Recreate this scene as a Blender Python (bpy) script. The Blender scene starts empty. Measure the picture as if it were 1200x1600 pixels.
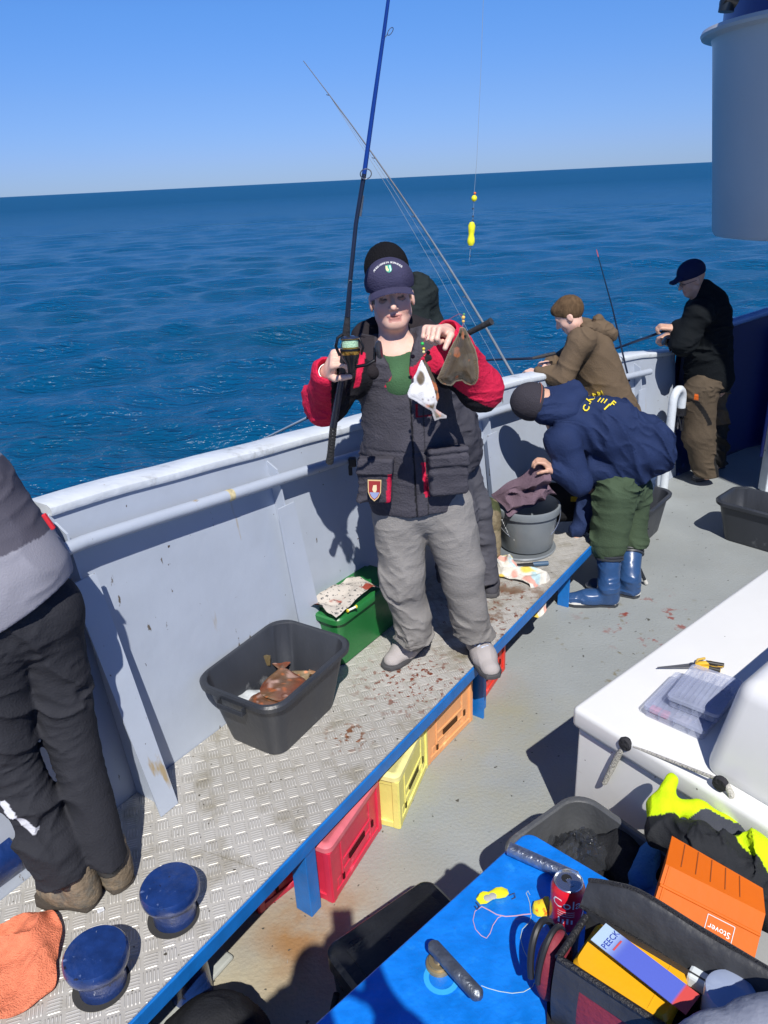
import bpy, bmesh, math, random
import numpy as np
from mathutils import Vector, Matrix, noise as mnoise
R = math.radians
C = bpy.context.scene.collection
sc = bpy.context.scene
random.seed(7); RNG = np.random.default_rng(7)

# ---------------------------------------------------------------- camera
F = 1200.0; CAMH = 2.45
ROLL = R(2.84); PITCH = math.atan(521 / F)
_fw = np.array([0, math.cos(PITCH), -math.sin(PITCH)]); _u0 = np.array([0, math.sin(PITCH), math.cos(PITCH)])
_x = np.array([1.0, 0, 0])
_r = math.cos(ROLL) * _x - math.sin(ROLL) * _u0
_u = math.sin(ROLL) * _x + math.cos(ROLL) * _u0
CP = np.array([0, 0, CAMH])
cam = bpy.data.cameras.new('camera'); co = bpy.data.objects.new('camera', cam); C.objects.link(co)
co.matrix_world = Matrix(((_r[0], _u[0], -_fw[0], 0), (_r[1], _u[1], -_fw[1], 0), (_r[2], _u[2], -_fw[2], CAMH), (0, 0, 0, 1)))
cam.sensor_fit = 'HORIZONTAL'; cam.sensor_width = 36; cam.lens = 36
cam.clip_start = 0.02; cam.clip_end = 60000
sc.camera = co

def ray(x, y): return _fw * F + _r * (x - 600) + _u * (800 - y)
def on(x, y, z=0.0):
    d = ray(x, y); return CP + d * ((z - CAMH) / d[2])
def at(x, y, Y):
    d = ray(x, y); return CP + d * (Y / d[1])

# ---------------------------------------------------------------- light
SUN_TO = np.array([0.092, -0.815, 1.0]); SUN_TO /= np.linalg.norm(SUN_TO)
w = bpy.data.worlds.new('World'); sc.world = w; w.use_nodes = True
nt = w.node_tree; bg = nt.nodes['Background']
sky = nt.nodes.new('ShaderNodeTexSky'); sky.sky_type = 'NISHITA'; sky.sun_disc = False
sky.sun_elevation = math.asin(SUN_TO[2]); sky.sun_rotation = math.atan2(SUN_TO[0], SUN_TO[1])
sky.air_density = 1.0; sky.dust_density = 0.0; sky.ozone_density = 1.0; sky.altitude = 0
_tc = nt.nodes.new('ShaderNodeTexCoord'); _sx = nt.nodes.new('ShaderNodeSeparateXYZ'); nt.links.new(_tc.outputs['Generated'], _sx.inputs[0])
_cr = nt.nodes.new('ShaderNodeValToRGB'); nt.links.new(_sx.outputs[2], _cr.inputs[0])      # deep, clear maritime blue: sky tint by elevation, dimmed overhead to deepen shadows
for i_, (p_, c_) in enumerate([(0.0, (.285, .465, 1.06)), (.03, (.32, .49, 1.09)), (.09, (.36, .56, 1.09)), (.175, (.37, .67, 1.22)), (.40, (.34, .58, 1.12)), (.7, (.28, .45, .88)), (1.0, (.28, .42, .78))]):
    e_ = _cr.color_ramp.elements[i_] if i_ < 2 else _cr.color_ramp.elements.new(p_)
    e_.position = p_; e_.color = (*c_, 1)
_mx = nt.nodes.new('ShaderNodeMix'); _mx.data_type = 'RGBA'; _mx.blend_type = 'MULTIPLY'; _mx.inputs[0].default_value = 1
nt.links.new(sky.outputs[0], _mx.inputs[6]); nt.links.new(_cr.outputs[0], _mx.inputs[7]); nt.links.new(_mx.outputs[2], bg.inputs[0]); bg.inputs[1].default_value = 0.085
sl = bpy.data.lights.new('sun', 'SUN'); sl.energy = 4.7; sl.angle = R(0.5); sl.color = (1.0, 0.955, 0.89)
so = bpy.data.objects.new('sun', sl); C.objects.link(so)
so.rotation_euler = Vector(-SUN_TO).to_track_quat('-Z', 'Y').to_euler(); so.location = (0, -5, 8)
sc.view_settings.view_transform = 'Standard'; sc.view_settings.look = 'None'
sc.view_settings.exposure = 0.25; sc.view_settings.gamma = 1
sc.render.engine = 'CYCLES'
sc.render.resolution_x = 768; sc.render.resolution_y = 1024
# ---------------------------------------------------------------- materials
def nodes(m): return m.node_tree.nodes, m.node_tree.links
def mat(name, col, rough=0.6, metal=0.0, var=0.12, vscale=8, bump=0.0, bscale=40, dirt=None, dscale=3, dth=0.55, spec=None, coat=0, rvar=0.0, stretch=None, trans=0, alpha=1, ior=None):
    m = bpy.data.materials.new(name); m.use_nodes = True
    N, L = nodes(m); b = N['Principled BSDF']
    tc = N.new('ShaderNodeTexCoord'); mp = N.new('ShaderNodeMapping'); L.new(tc.outputs['Object'], mp.inputs[0])
    if stretch: mp.inputs['Scale'].default_value = stretch
    n = N.new('ShaderNodeTexNoise'); n.inputs['Scale'].default_value = vscale; n.inputs['Detail'].default_value = 6; L.new(mp.outputs[0], n.inputs['Vector'])
    mr = N.new('ShaderNodeMapRange'); mr.inputs[1].default_value = .3; mr.inputs[2].default_value = .7; mr.inputs[3].default_value = 1 - var; mr.inputs[4].default_value = 1 + var
    L.new(n.outputs[0], mr.inputs[0])
    mx = N.new('ShaderNodeMix'); mx.data_type = 'RGBA'; mx.blend_type = 'MULTIPLY'; mx.inputs[0].default_value = 1
    if col == 'attr':
        a = N.new('ShaderNodeAttribute'); a.attribute_name = 'Col'; L.new(a.outputs['Color'], mx.inputs[6])
    else: mx.inputs[6].default_value = (*col, 1)
    L.new(mr.outputs[0], mx.inputs[7]); out = mx.outputs[2]
    if dirt:
        n2 = N.new('ShaderNodeTexNoise'); n2.inputs['Scale'].default_value = dscale; n2.inputs['Detail'].default_value = 8; n2.inputs['Roughness'].default_value = .65; L.new(tc.outputs['Object'], n2.inputs['Vector'])
        r2 = N.new('ShaderNodeMapRange'); r2.inputs[1].default_value = dth; r2.inputs[2].default_value = dth + .12; L.new(n2.outputs[0], r2.inputs[0])
        m2 = N.new('ShaderNodeMix'); m2.data_type = 'RGBA'; L.new(r2.outputs[0], m2.inputs[0]); L.new(out, m2.inputs[6]); m2.inputs[7].default_value = (*dirt, 1); out = m2.outputs[2]
    L.new(out, b.inputs['Base Color'])
    b.inputs['Roughness'].default_value = rough; b.inputs['Metallic'].default_value = metal
    if rvar:
        r3 = N.new('ShaderNodeMapRange'); r3.inputs[1].default_value = .3; r3.inputs[2].default_value = .7; r3.inputs[3].default_value = max(.02, rough - rvar); r3.inputs[4].default_value = rough + rvar
        L.new(n.outputs[0], r3.inputs[0]); L.new(r3.outputs[0], b.inputs['Roughness'])
    if coat: b.inputs['Coat Weight'].default_value = coat
    if spec is None and rough >= .75 and not metal: spec = .12
    if spec is not None: b.inputs['Specular IOR Level'].default_value = spec
    if trans: b.inputs['Transmission Weight'].default_value = trans
    if ior: b.inputs['IOR'].default_value = ior
    if alpha < 1: b.inputs['Alpha'].default_value = alpha
    if bump:
        nb = N.new('ShaderNodeTexNoise'); nb.inputs['Scale'].default_value = bscale; nb.inputs['Detail'].default_value = 5; L.new(mp.outputs[0], nb.inputs['Vector'])
        bp = N.new('ShaderNodeBump'); bp.inputs['Strength'].default_value = bump; bp.inputs['Distance'].default_value = .01; L.new(nb.outputs[0], bp.inputs['Height']); L.new(bp.outputs[0], b.inputs['Normal'])
    return m

def layer(m, scale, th, wd, col, loc=0, det=5, rough=None):
    # one more coat of wear: patches of another colour where a stretched noise is high
    N, L = nodes(m); b = N['Principled BSDF']; src = b.inputs['Base Color'].links[0].from_socket
    g = N.new('ShaderNodeNewGeometry'); mp = N.new('ShaderNodeMapping'); mp.inputs['Scale'].default_value = scale; mp.inputs['Location'].default_value = (loc, loc * .7, loc * .3); L.new(g.outputs['Position'], mp.inputs[0])
    n = N.new('ShaderNodeTexNoise'); n.inputs['Scale'].default_value = 1; n.inputs['Detail'].default_value = det; n.inputs['Roughness'].default_value = .6; L.new(mp.outputs[0], n.inputs['Vector'])
    r_ = N.new('ShaderNodeMapRange'); r_.inputs[1].default_value = th; r_.inputs[2].default_value = th + wd; L.new(n.outputs[0], r_.inputs[0])
    x = N.new('ShaderNodeMix'); x.data_type = 'RGBA'; L.new(r_.outputs[0], x.inputs[0]); L.new(src, x.inputs[6]); x.inputs[7].default_value = (*col, 1); L.new(x.outputs[2], b.inputs['Base Color']); return m
# ---------------------------------------------------------------- object bookkeeping
ORG = {}
def tag(o, label=None, cat=None, group=None, kind=None):
    if label: o['label'] = label
    if cat: o['category'] = cat
    if group: o['group'] = group
    if kind: o['kind'] = kind
    return o
def thing(name, label, cat, loc=(0, 0, 0), rz=0, group=None, local=False):
    o = bpy.data.objects.new(name, None); C.objects.link(o); o.empty_display_size = .1
    o.location = tuple(loc); o.rotation_euler = (0, 0, rz)
    ORG[o.name] = np.zeros(3) if local else np.array(loc, float)
    return tag(o, label, cat, group)
def obj(name, verts, faces, m, parent=None, smooth=False, cols=None, mats=None, fm=None, loc=None):
    V = np.asarray(verts, float).reshape(-1, 3)
    if parent is not None: og = ORG[parent.name]
    else: og = np.array(loc, float) if loc is not None else np.zeros(3)
    me = bpy.data.meshes.new(name); me.from_pydata((V - og).tolist(), [], [tuple(map(int, f)) for f in faces])
    for mm in (mats or [m]): me.materials.append(mm)
    if fm is not None: me.polygons.foreach_set('material_index', list(fm))
    if smooth: me.polygons.foreach_set('use_smooth', [True] * len(me.polygons))
    if cols is not None:
        a = me.color_attributes.new('Col', 'FLOAT_COLOR', 'POINT')
        cc = np.ones((len(V), 4)); cc[:, :3] = cols; a.data.foreach_set('color', cc.ravel())
    me.validate(); me.update()
    o = bpy.data.objects.new(name, me); C.objects.link(o)
    if parent is not None: o.parent = parent
    elif loc is not None: o.location = tuple(loc)
    ORG[o.name] = og
    return o
def unit(v): v = np.asarray(v, float); return v / (np.linalg.norm(v) + 1e-12)
def frame(d, up=(0, 0, 1)):
    d = unit(d); up = np.asarray(up, float)
    if abs(d @ unit(up)) > .98: up = np.array([1.0, 0, 0]) if abs(d[0]) < .9 else np.array([0, 1.0, 0])
    s = unit(np.cross(d, up)); u = np.cross(s, d); return s, u, d

class MB:
    def __init__(s): s.v = []; s.f = []; s.s = []
    def add(s, V, Fc):
        n = len(s.v); s.v += [tuple(map(float, p)) for p in V]; s.f += [tuple(i + n for i in f) for f in Fc]; return s
    def hexa(s, P):      # 8 points: bottom 4 (ccw), top 4
        return s.add(P, [(3, 2, 1, 0), (4, 5, 6, 7), (0, 1, 5, 4), (1, 2, 6, 5), (2, 3, 7, 6), (3, 0, 4, 7)])
    def box(s, c, size, ax=None, bev=0.0, seg=2):
        bm = bmesh.new(); bmesh.ops.create_cube(bm, size=1)
        for v in bm.verts: v.co = Vector((v.co.x * size[0], v.co.y * size[1], v.co.z * size[2]))
        if bev: bmesh.ops.bevel(bm, geom=list(bm.edges), offset=bev, segments=seg, affect='EDGES', profile=.5)
        ax = np.eye(3) if ax is None else np.array(ax, float)
        bm.verts.ensure_lookup_table()
        V = [np.array(c) + ax[0] * v.co.x + ax[1] * v.co.y + ax[2] * v.co.z for v in bm.verts]
        Fc = [[v.index for v in f.verts] for f in bm.faces]; bm.free()
        if np.linalg.det(ax) < 0: Fc = [f[::-1] for f in Fc]
        return s.add(V, Fc)
    def tube(s, pts, rad, n=12, cap=True, closed=False):
        pts = [np.array(p, float) for p in pts]; m = len(pts)
        rad = [rad] * m if np.isscalar(rad) else list(rad)
        V = []; Fc = []; pu = None
        for i, p in enumerate(pts):
            if closed: d = pts[(i + 1) % m] - pts[i - 1]
            else: d = pts[min(i + 1, m - 1)] - pts[max(i - 1, 0)]
            d = unit(d)
            if pu is None: sx, ux, _ = frame(d)
            else:
                ux = unit(pu - d * (pu @ d)); sx = np.cross(d, ux)
            pu = ux
            for k in range(n):
                a = 2 * math.pi * k / n; V.append(p + rad[i] * (math.cos(a) * sx + math.sin(a) * ux))
        for i in range(m if closed else m - 1):
            for k in range(n):
                a = i * n + k; b = i * n + (k + 1) % n; j = ((i + 1) % m) * n
                Fc.append((a, b, j + (k + 1) % n, j + k))
        if cap and not closed: Fc.append(tuple(range(n))[::-1]); Fc.append(tuple((m - 1) * n + k for k in range(n)))
        return s.add(V, Fc)
    def lathe(s, prof, c=(0, 0, 0), ax=(0, 0, 1), n=32, cap=True):   # prof [(r,h)...]
        sx, ux, d = frame(ax, (0, 1, 0)); c = np.array(c, float); V = []; Fc = []
        for r_, h in prof:
            for k in range(n):
                a = 2 * math.pi * k / n; V.append(c + d * h + r_ * (math.cos(a) * sx + math.sin(a) * ux))
        for i in range(len(prof) - 1):
            for k in range(n):
                a = i * n + k; b = i * n + (k + 1) % n; Fc.append((a, b, b + n, a + n))
        if cap: Fc.append(tuple(range(n))[::-1]); Fc.append(tuple((len(prof) - 1) * n + k for k in range(n)))
        return s.add(V, Fc)
    def prism(s, poly, off):    # planar polygon (3d pts) extruded by vector off
        n = len(poly); P = [np.array(p, float) for p in poly]; o = np.array(off, float)
        return s.add(P + [p + o for p in P], [tuple(range(n))[::-1], tuple(range(n, 2 * n))] + [(i, (i + 1) % n, (i + 1) % n + n, i + n) for i in range(n)])
    def sheet(s, grid):
        g = np.asarray(grid, float); a, b = g.shape[:2]
        return s.add(g.reshape(-1, 3), [(i * b + j, (i + 1) * b + j, (i + 1) * b + j + 1, i * b + j + 1) for i in range(a - 1) for j in range(b - 1)])
    def build(s, name, m, parent=None, smooth=False, **k):
        o = obj(name, s.v, s.f, m, parent, smooth=smooth, **k)
        if smooth:
            bm = bmesh.new(); bm.from_mesh(o.data); bmesh.ops.recalc_face_normals(bm, faces=bm.faces)
            for e in bm.edges:
                if len(e.link_faces) == 2 and e.calc_face_angle(0) > R(38): e.smooth = False
            bm.to_mesh(o.data); bm.free()
        else:
            bm = bmesh.new(); bm.from_mesh(o.data); bmesh.ops.recalc_face_normals(bm, faces=bm.faces); bm.to_mesh(o.data); bm.free()
        return o

def text_mb(body, size, origin, right, up, depth=0.002, arc=None, bend=None, bold=0.0):
    cu = bpy.data.curves.new('t', 'FONT'); cu.body = body; cu.size = size; cu.align_x = 'CENTER'; cu.align_y = 'CENTER'; cu.extrude = 0; cu.offset = bold; cu.resolution_u = 2
    to = bpy.data.objects.new('t', cu); C.objects.link(to)
    dg = bpy.context.evaluated_depsgraph_get(); dg.update(); me = to.evaluated_get(dg).to_mesh()
    P = [(v.co.x, v.co.y) for v in me.vertices]; Fc = [tuple(p.vertices) for p in me.polygons]
    to.evaluated_get(dg).to_mesh_clear(); bpy.data.objects.remove(to); bpy.data.curves.remove(cu)
    right = np.array(right, float); up = np.array(up, float); o = np.array(origin, float); nrm = unit(np.cross(right, up))
    mb = MB(); V = []
    for x, y in P:
        if arc: a = x / arc; x, y = (arc + y) * math.sin(a), (arc + y) * math.cos(a) - arc
        V.append(o + right * x + up * y + nrm * depth if bend is None else bend(x, y))
    mb.add(V, Fc); return mb

# ---------------------------------------------------------------- implicit surfaces for soft things
def _hash(ix, iy, iz, seed):
    h = (ix * 374761393 + iy * 668265263 + iz * 2147483647 + seed * 1274126177) & 0xffffffff
    h = ((h ^ (h >> 13)) * 1274126177) & 0xffffffff
    return ((h ^ (h >> 16)) & 0xffff) / 65535.0
def vnoise(P, s=1.0, seed=0):
    Q = P * s; I = np.floor(Q).astype(np.int64); f = Q - I; f = f * f * (3 - 2 * f)
    o = 0
    for dx in (0, 1):
        wx = f[:, 0] if dx else 1 - f[:, 0]
        for dy in (0, 1):
            wy = f[:, 1] if dy else 1 - f[:, 1]
            for dz in (0, 1):
                wz = f[:, 2] if dz else 1 - f[:, 2]
                o = o + wx * wy * wz * _hash(I[:, 0] + dx, I[:, 1] + dy, I[:, 2] + dz, seed)
    return o
def folds(scale=14, amp=.006, dirv=(0, 0, 1), squash=2.2, seed=0):
    """ridged cloth folds, packed closer along dirv"""
    d = unit(dirv)
    def f(P):
        W = np.stack([vnoise(P, 5, seed + 9), vnoise(P, 5, seed + 10), vnoise(P, 5, seed + 11)], 1) - .5
        Q = P + W * .10; Q = Q + np.outer(Q @ d, d) * (squash * 1.25 - 1)
        n1 = 1 - np.abs(2 * vnoise(Q, scale * .8, seed) - 1); n2 = 1 - np.abs(2 * vnoise(Q + W * .05, scale * 1.7, seed + 3) - 1)
        m = .25 + 1.25 * sstep(vnoise(P, 4.5, seed + 5), .25, .75)
        return -amp * m * ((n1 ** 3 - .25) * .95 + (n2 ** 3 - .25) * .40)
    return f
# primitive: dict(t, ..., k, col, sub)
def cone(a, b, ra, rb=None, k=.015, col=0, flat=None, sub=False):
    return dict(t='c', a=np.array(a, float), b=np.array(b, float), ra=ra, rb=ra if rb is None else rb, k=k, col=col, flat=flat, sub=sub)
def ell(c, r, ax=None, k=.015, col=0, sub=False):
    return dict(t='e', c=np.array(c, float), r=np.array(r, float), ax=np.eye(3) if ax is None else np.array(ax), k=k, col=col, sub=sub)
def rbox(c, r, ax=None, rr=.01, k=.01, col=0, sub=False):
    return dict(t='b', c=np.array(c, float), r=np.array(r, float), ax=np.eye(3) if ax is None else np.array(ax), rr=rr, k=k, col=col, sub=sub)
def chain(pts, rad, **kw):
    return [cone(pts[i], pts[i + 1], rad[i], rad[i + 1], **kw) for i in range(len(pts) - 1)]
def pdist(p, P):
    if p['t'] == 'c':
        a, b = p['a'], p['b']; ab = b - a
        if p['flat'] is not None:
            fx, fs = p['flat']; fx = unit(fx)
            P = P + np.outer((P - a) @ fx, fx) * (fs - 1); ab = ab + fx * (ab @ fx) * (fs - 1)
        L = ab @ ab + 1e-12; t = np.clip(((P - a) @ ab) / L, 0, 1)
        d = np.linalg.norm(P - a - t[:, None] * ab, axis=1) - (p['ra'] + (p['rb'] - p['ra']) * t)
        return d
    if p['t'] == 'e':
        q = (P - p['c']) @ p['ax'].T; r_ = p['r']; k0 = np.linalg.norm(q / r_, axis=1); k1 = np.linalg.norm(q / r_ ** 2, axis=1)
        return k0 * (k0 - 1) / (k1 + 1e-9)
    q = np.abs((P - p['c']) @ p['ax'].T) - (p['r'] - p['rr'])
    return np.linalg.norm(np.maximum(q, 0), axis=1) + np.minimum(q.max(axis=1), 0) - p['rr']
def fsdf(prims, P, disp, ids=False):
    d = np.full(len(P), 1e3); best = np.full(len(P), 1e3); idx = np.zeros(len(P), int)
    for i, p in enumerate(prims):
        e = pdist(p, P); k = p['k']
        if p['sub']:
            h = np.maximum(k - np.abs(-e - d), 0) / k; d = np.maximum(d, -e) + h * h * k * .25
        else:
            h = np.maximum(k - np.abs(e - d), 0) / k; d = np.minimum(d, e) - h * h * k * .25
            if ids: m_ = e < best; idx[m_] = i; best[m_] = e[m_]
    if disp is not None: d = d + disp(P)
    return (d, idx) if ids else d
def sdf_obj(name, prims, h, m, parent=None, disp=None, pal=None, paint=None, loc=None, cut=None):
    lo = np.full(3, 1e9); hi = -lo
    for p in prims:
        if p['sub']: continue
        if p['t'] == 'c':
            r_ = max(p['ra'], p['rb'])
            for q in (p['a'], p['b']): lo = np.minimum(lo, q - r_); hi = np.maximum(hi, q + r_)
        else:
            r_ = np.linalg.norm(p['r']) if p['t'] == 'b' else p['r'].max(); lo = np.minimum(lo, p['c'] - r_); hi = np.maximum(hi, p['c'] + r_)
    lo -= .03; hi += .03
    f = (lambda P: fsdf(prims, P, disp)) if cut is None else (lambda P: np.maximum(fsdf(prims, P, disp), cut(P)))
    K = 4; n = (np.ceil((hi - lo) / (h * K)).astype(int) + 1)
    ax_ = [lo[i] + (np.arange(n[i]) + .5) * h * K - .5 * h for i in range(3)]
    G = np.stack(np.meshgrid(*ax_, indexing='ij'), -1).reshape(-1, 3)
    D0 = f(G).reshape(n); act = np.abs(D0) < h * K * 1.75 + .004
    D = np.repeat(np.repeat(np.repeat(D0, K, 0), K, 1), K, 2).astype(np.float32)
    A = np.repeat(np.repeat(np.repeat(act, K, 0), K, 1), K, 2)
    I = np.argwhere(A); P = lo + I * h
    for s0 in range(0, len(I), 400000):
        ii = I[s0:s0 + 400000]; D[ii[:, 0], ii[:, 1], ii[:, 2]] = f(P[s0:s0 + 400000])
    S = D < 0
    c = [(i, j, k) for i in (0, 1) for j in (0, 1) for k in (0, 1)]
    nx, ny, nz = D.shape
    cnt = sum(S[i:nx - 1 + i, j:ny - 1 + j, k:nz - 1 + k].astype(np.int8) for i, j, k in c)
    cell = np.argwhere((cnt > 0) & (cnt < 8))
    idm = -np.ones((nx - 1, ny - 1, nz - 1), np.int32); idm[cell[:, 0], cell[:, 1], cell[:, 2]] = np.arange(len(cell))
    dv = {q: D[cell[:, 0] + q[0], cell[:, 1] + q[1], cell[:, 2] + q[2]].astype(float) for q in c}
    acc = np.zeros((len(cell), 3)); nn = np.zeros(len(cell))
    for q in c:
        for a_ in range(3):
            if q[a_] == 0:
                q2 = list(q); q2[a_] = 1; q2 = tuple(q2); d0, d1 = dv[q], dv[q2]; mk = (d0 < 0) != (d1 < 0)
                t = np.where(mk, d0 / (d0 - d1 + 1e-20), 0); pt = np.tile(np.array(q, float), (len(cell), 1)); pt[:, a_] = t
                acc[mk] += pt[mk]; nn[mk] += 1
    V = lo + (cell + acc / nn[:, None]) * h
    Fc = []
    for a_ in range(3):
        b_, c_ = (a_ + 1) % 3, (a_ + 2) % 3
        s0 = [slice(None)] * 3; s1 = [slice(None)] * 3; s0[a_] = slice(0, -1); s1[a_] = slice(1, None)
        E = np.argwhere(S[tuple(s0)] != S[tuple(s1)])
        E = E[(E[:, b_] > 0) & (E[:, c_] > 0) & (E[:, b_] < D.shape[b_] - 1) & (E[:, c_] < D.shape[c_] - 1)]
        ins = S[E[:, 0], E[:, 1], E[:, 2]]
        def g(db, dc):
            Q = E.copy(); Q[:, b_] -= db; Q[:, c_] -= dc; return idm[Q[:, 0], Q[:, 1], Q[:, 2]]
        q = np.stack([g(1, 1), g(0, 1), g(0, 0), g(1, 0)], 1); q[~ins] = q[~ins][:, ::-1]
        Fc.append(q)
    Fc = np.concatenate(Fc); Fc = Fc[(Fc >= 0).all(1)]
    cols = None
    if pal is not None:
        _, idx = fsdf(prims, V, None, True)
        pid = np.array([p['col'] for p in prims]); cols = np.array([pal[c_] for c_ in range(len(pal))])[pid[idx]]
        if paint: cols = paint(V, cols, pid[idx])
    return obj(name, V, Fc.tolist(), m, parent, smooth=True, cols=cols, loc=loc)
def sstep(x, a, b): t = np.clip((x - a) / (b - a), 0, 1); return t * t * (3 - 2 * t)
def lerpc(c, m_, col): return c * (1 - m_[:, None]) + np.array(col) * m_[:, None]
def inpoly(px, py, poly):
    r_ = np.zeros(len(px), bool); n = len(poly); j = n - 1
    for i in range(n):
        xi, yi = poly[i]; xj, yj = poly[j]
        c_ = ((yi > py) != (yj > py)) & (px < (xj - xi) * (py - yi) / (yj - yi + 1e-12) + xi); r_ ^= c_; j = i
    return r_
# ================================================================= SETTING
BZ = 0.37                       # bench height
# foot line of the bulwark: a gentle curve running in towards the bow
_ds = .02; _sv = np.arange(-7, 7, _ds); _th = np.radians(54.4 - 12.6 * np.clip(_sv, -.5, 5.6) / 5.1)
_cx = np.cumsum(np.cos(_th)) * _ds; _cy = np.cumsum(np.sin(_th)) * _ds; _i0 = int(round(7 / _ds))
_cx += -.92 - _cx[_i0]; _cy += 2.35 - _cy[_i0]
def wt(s): t = math.radians(54.4 - 12.6 * min(max(s, -.5), 5.6) / 5.1); return np.array([math.cos(t), math.sin(t)])
def wn(s): t = wt(s); return np.array([-t[1], t[0]])
def wl(s, w, z):
    n = wn(s); return np.array([np.interp(s, _sv, _cx) + n[0] * w, np.interp(s, _sv, _cy) + n[1] * w, z])
def wsd(p):          # (s, w) of a ground point
    d = np.hypot(_cx - p[0], _cy - p[1]); i = int(d.argmin()); s = _sv[i]; q = wl(s, 0, 0); return s, (np.array(p[:2]) - q[:2]) @ wn(s)
def rail(px, py, w0):
    d = ray(px, py); ks = np.linspace(2.0, 12, 1500) / F; best = None
    for k in ks:
        P = CP + d * k; s, w_ = wsd(P)
        if w_ >= w0: return s, P[2]
    return None
_rp = [rail(px, py, .10) for px, py in ((90, 787), (200, 757), (300, 730), (420, 697), (555, 662), (700, 621), (810, 592), (900, 571), (1000, 551), (1045, 548))]
_zs = [-6, -1.5] + [p[0] for p in _rp] + [7]; _zz = [_rp[0][1] + .07, _rp[0][1] + .02] + [p[1] for p in _rp] + [_rp[-1][1] - .02]
def ztop(s): return float(np.interp(s, _zs, _zz)) - .036
SK = wsd((2.49, 6.14))[0]
print('rail', [(round(a, 2), round(b, 2)) for a, b in _rp], 'corner', wsd((2.49, 6.14)))
SEAZ = -1.5
def flare(z): return (z - BZ) * .115
SEAZ = -1.5
# --- materials
M_white = mat('bulwark_paint', (.395, .445, .525), .42, var=.04, vscale=5, bump=.16, bscale=14, dirt=(.40, .36, .27), dscale=2.6, dth=.74, rvar=.08)
layer(M_white, (1.5, 1.5, .5), .64, .10, (.30, .36, .46)); layer(M_white, (22, 22, 7), .69, .02, (.12, .10, .08), 3); layer(M_white, (9, 9, .8), .665, .06, (.34, .27, .16), 7); layer(M_white, (45, 45, 30), .745, .01, (.07, .05, .04), 11, 2)
M_cap = mat('cap_paint', (.60, .65, .70), .45, var=.08, bump=.3, bscale=30, dirt=(.36, .38, .38), dscale=6, dth=.58)
layer(M_cap, (14, 14, 14), .70, .02, (.12, .13, .14), 2); layer(M_cap, (26, 26, 26), .74, .015, (.28, .16, .07), 5)
M_blue = mat('blue_gloss_paint', (.008, .15, .50), .35, var=.15, vscale=12, bump=.2, bscale=40, dirt=(.02, .06, .10), dscale=14, dth=.68)
M_navy = mat('navy_paint', (.012, .035, .22), .35, var=.1, vscale=6, bump=.15, bscale=20)
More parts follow.
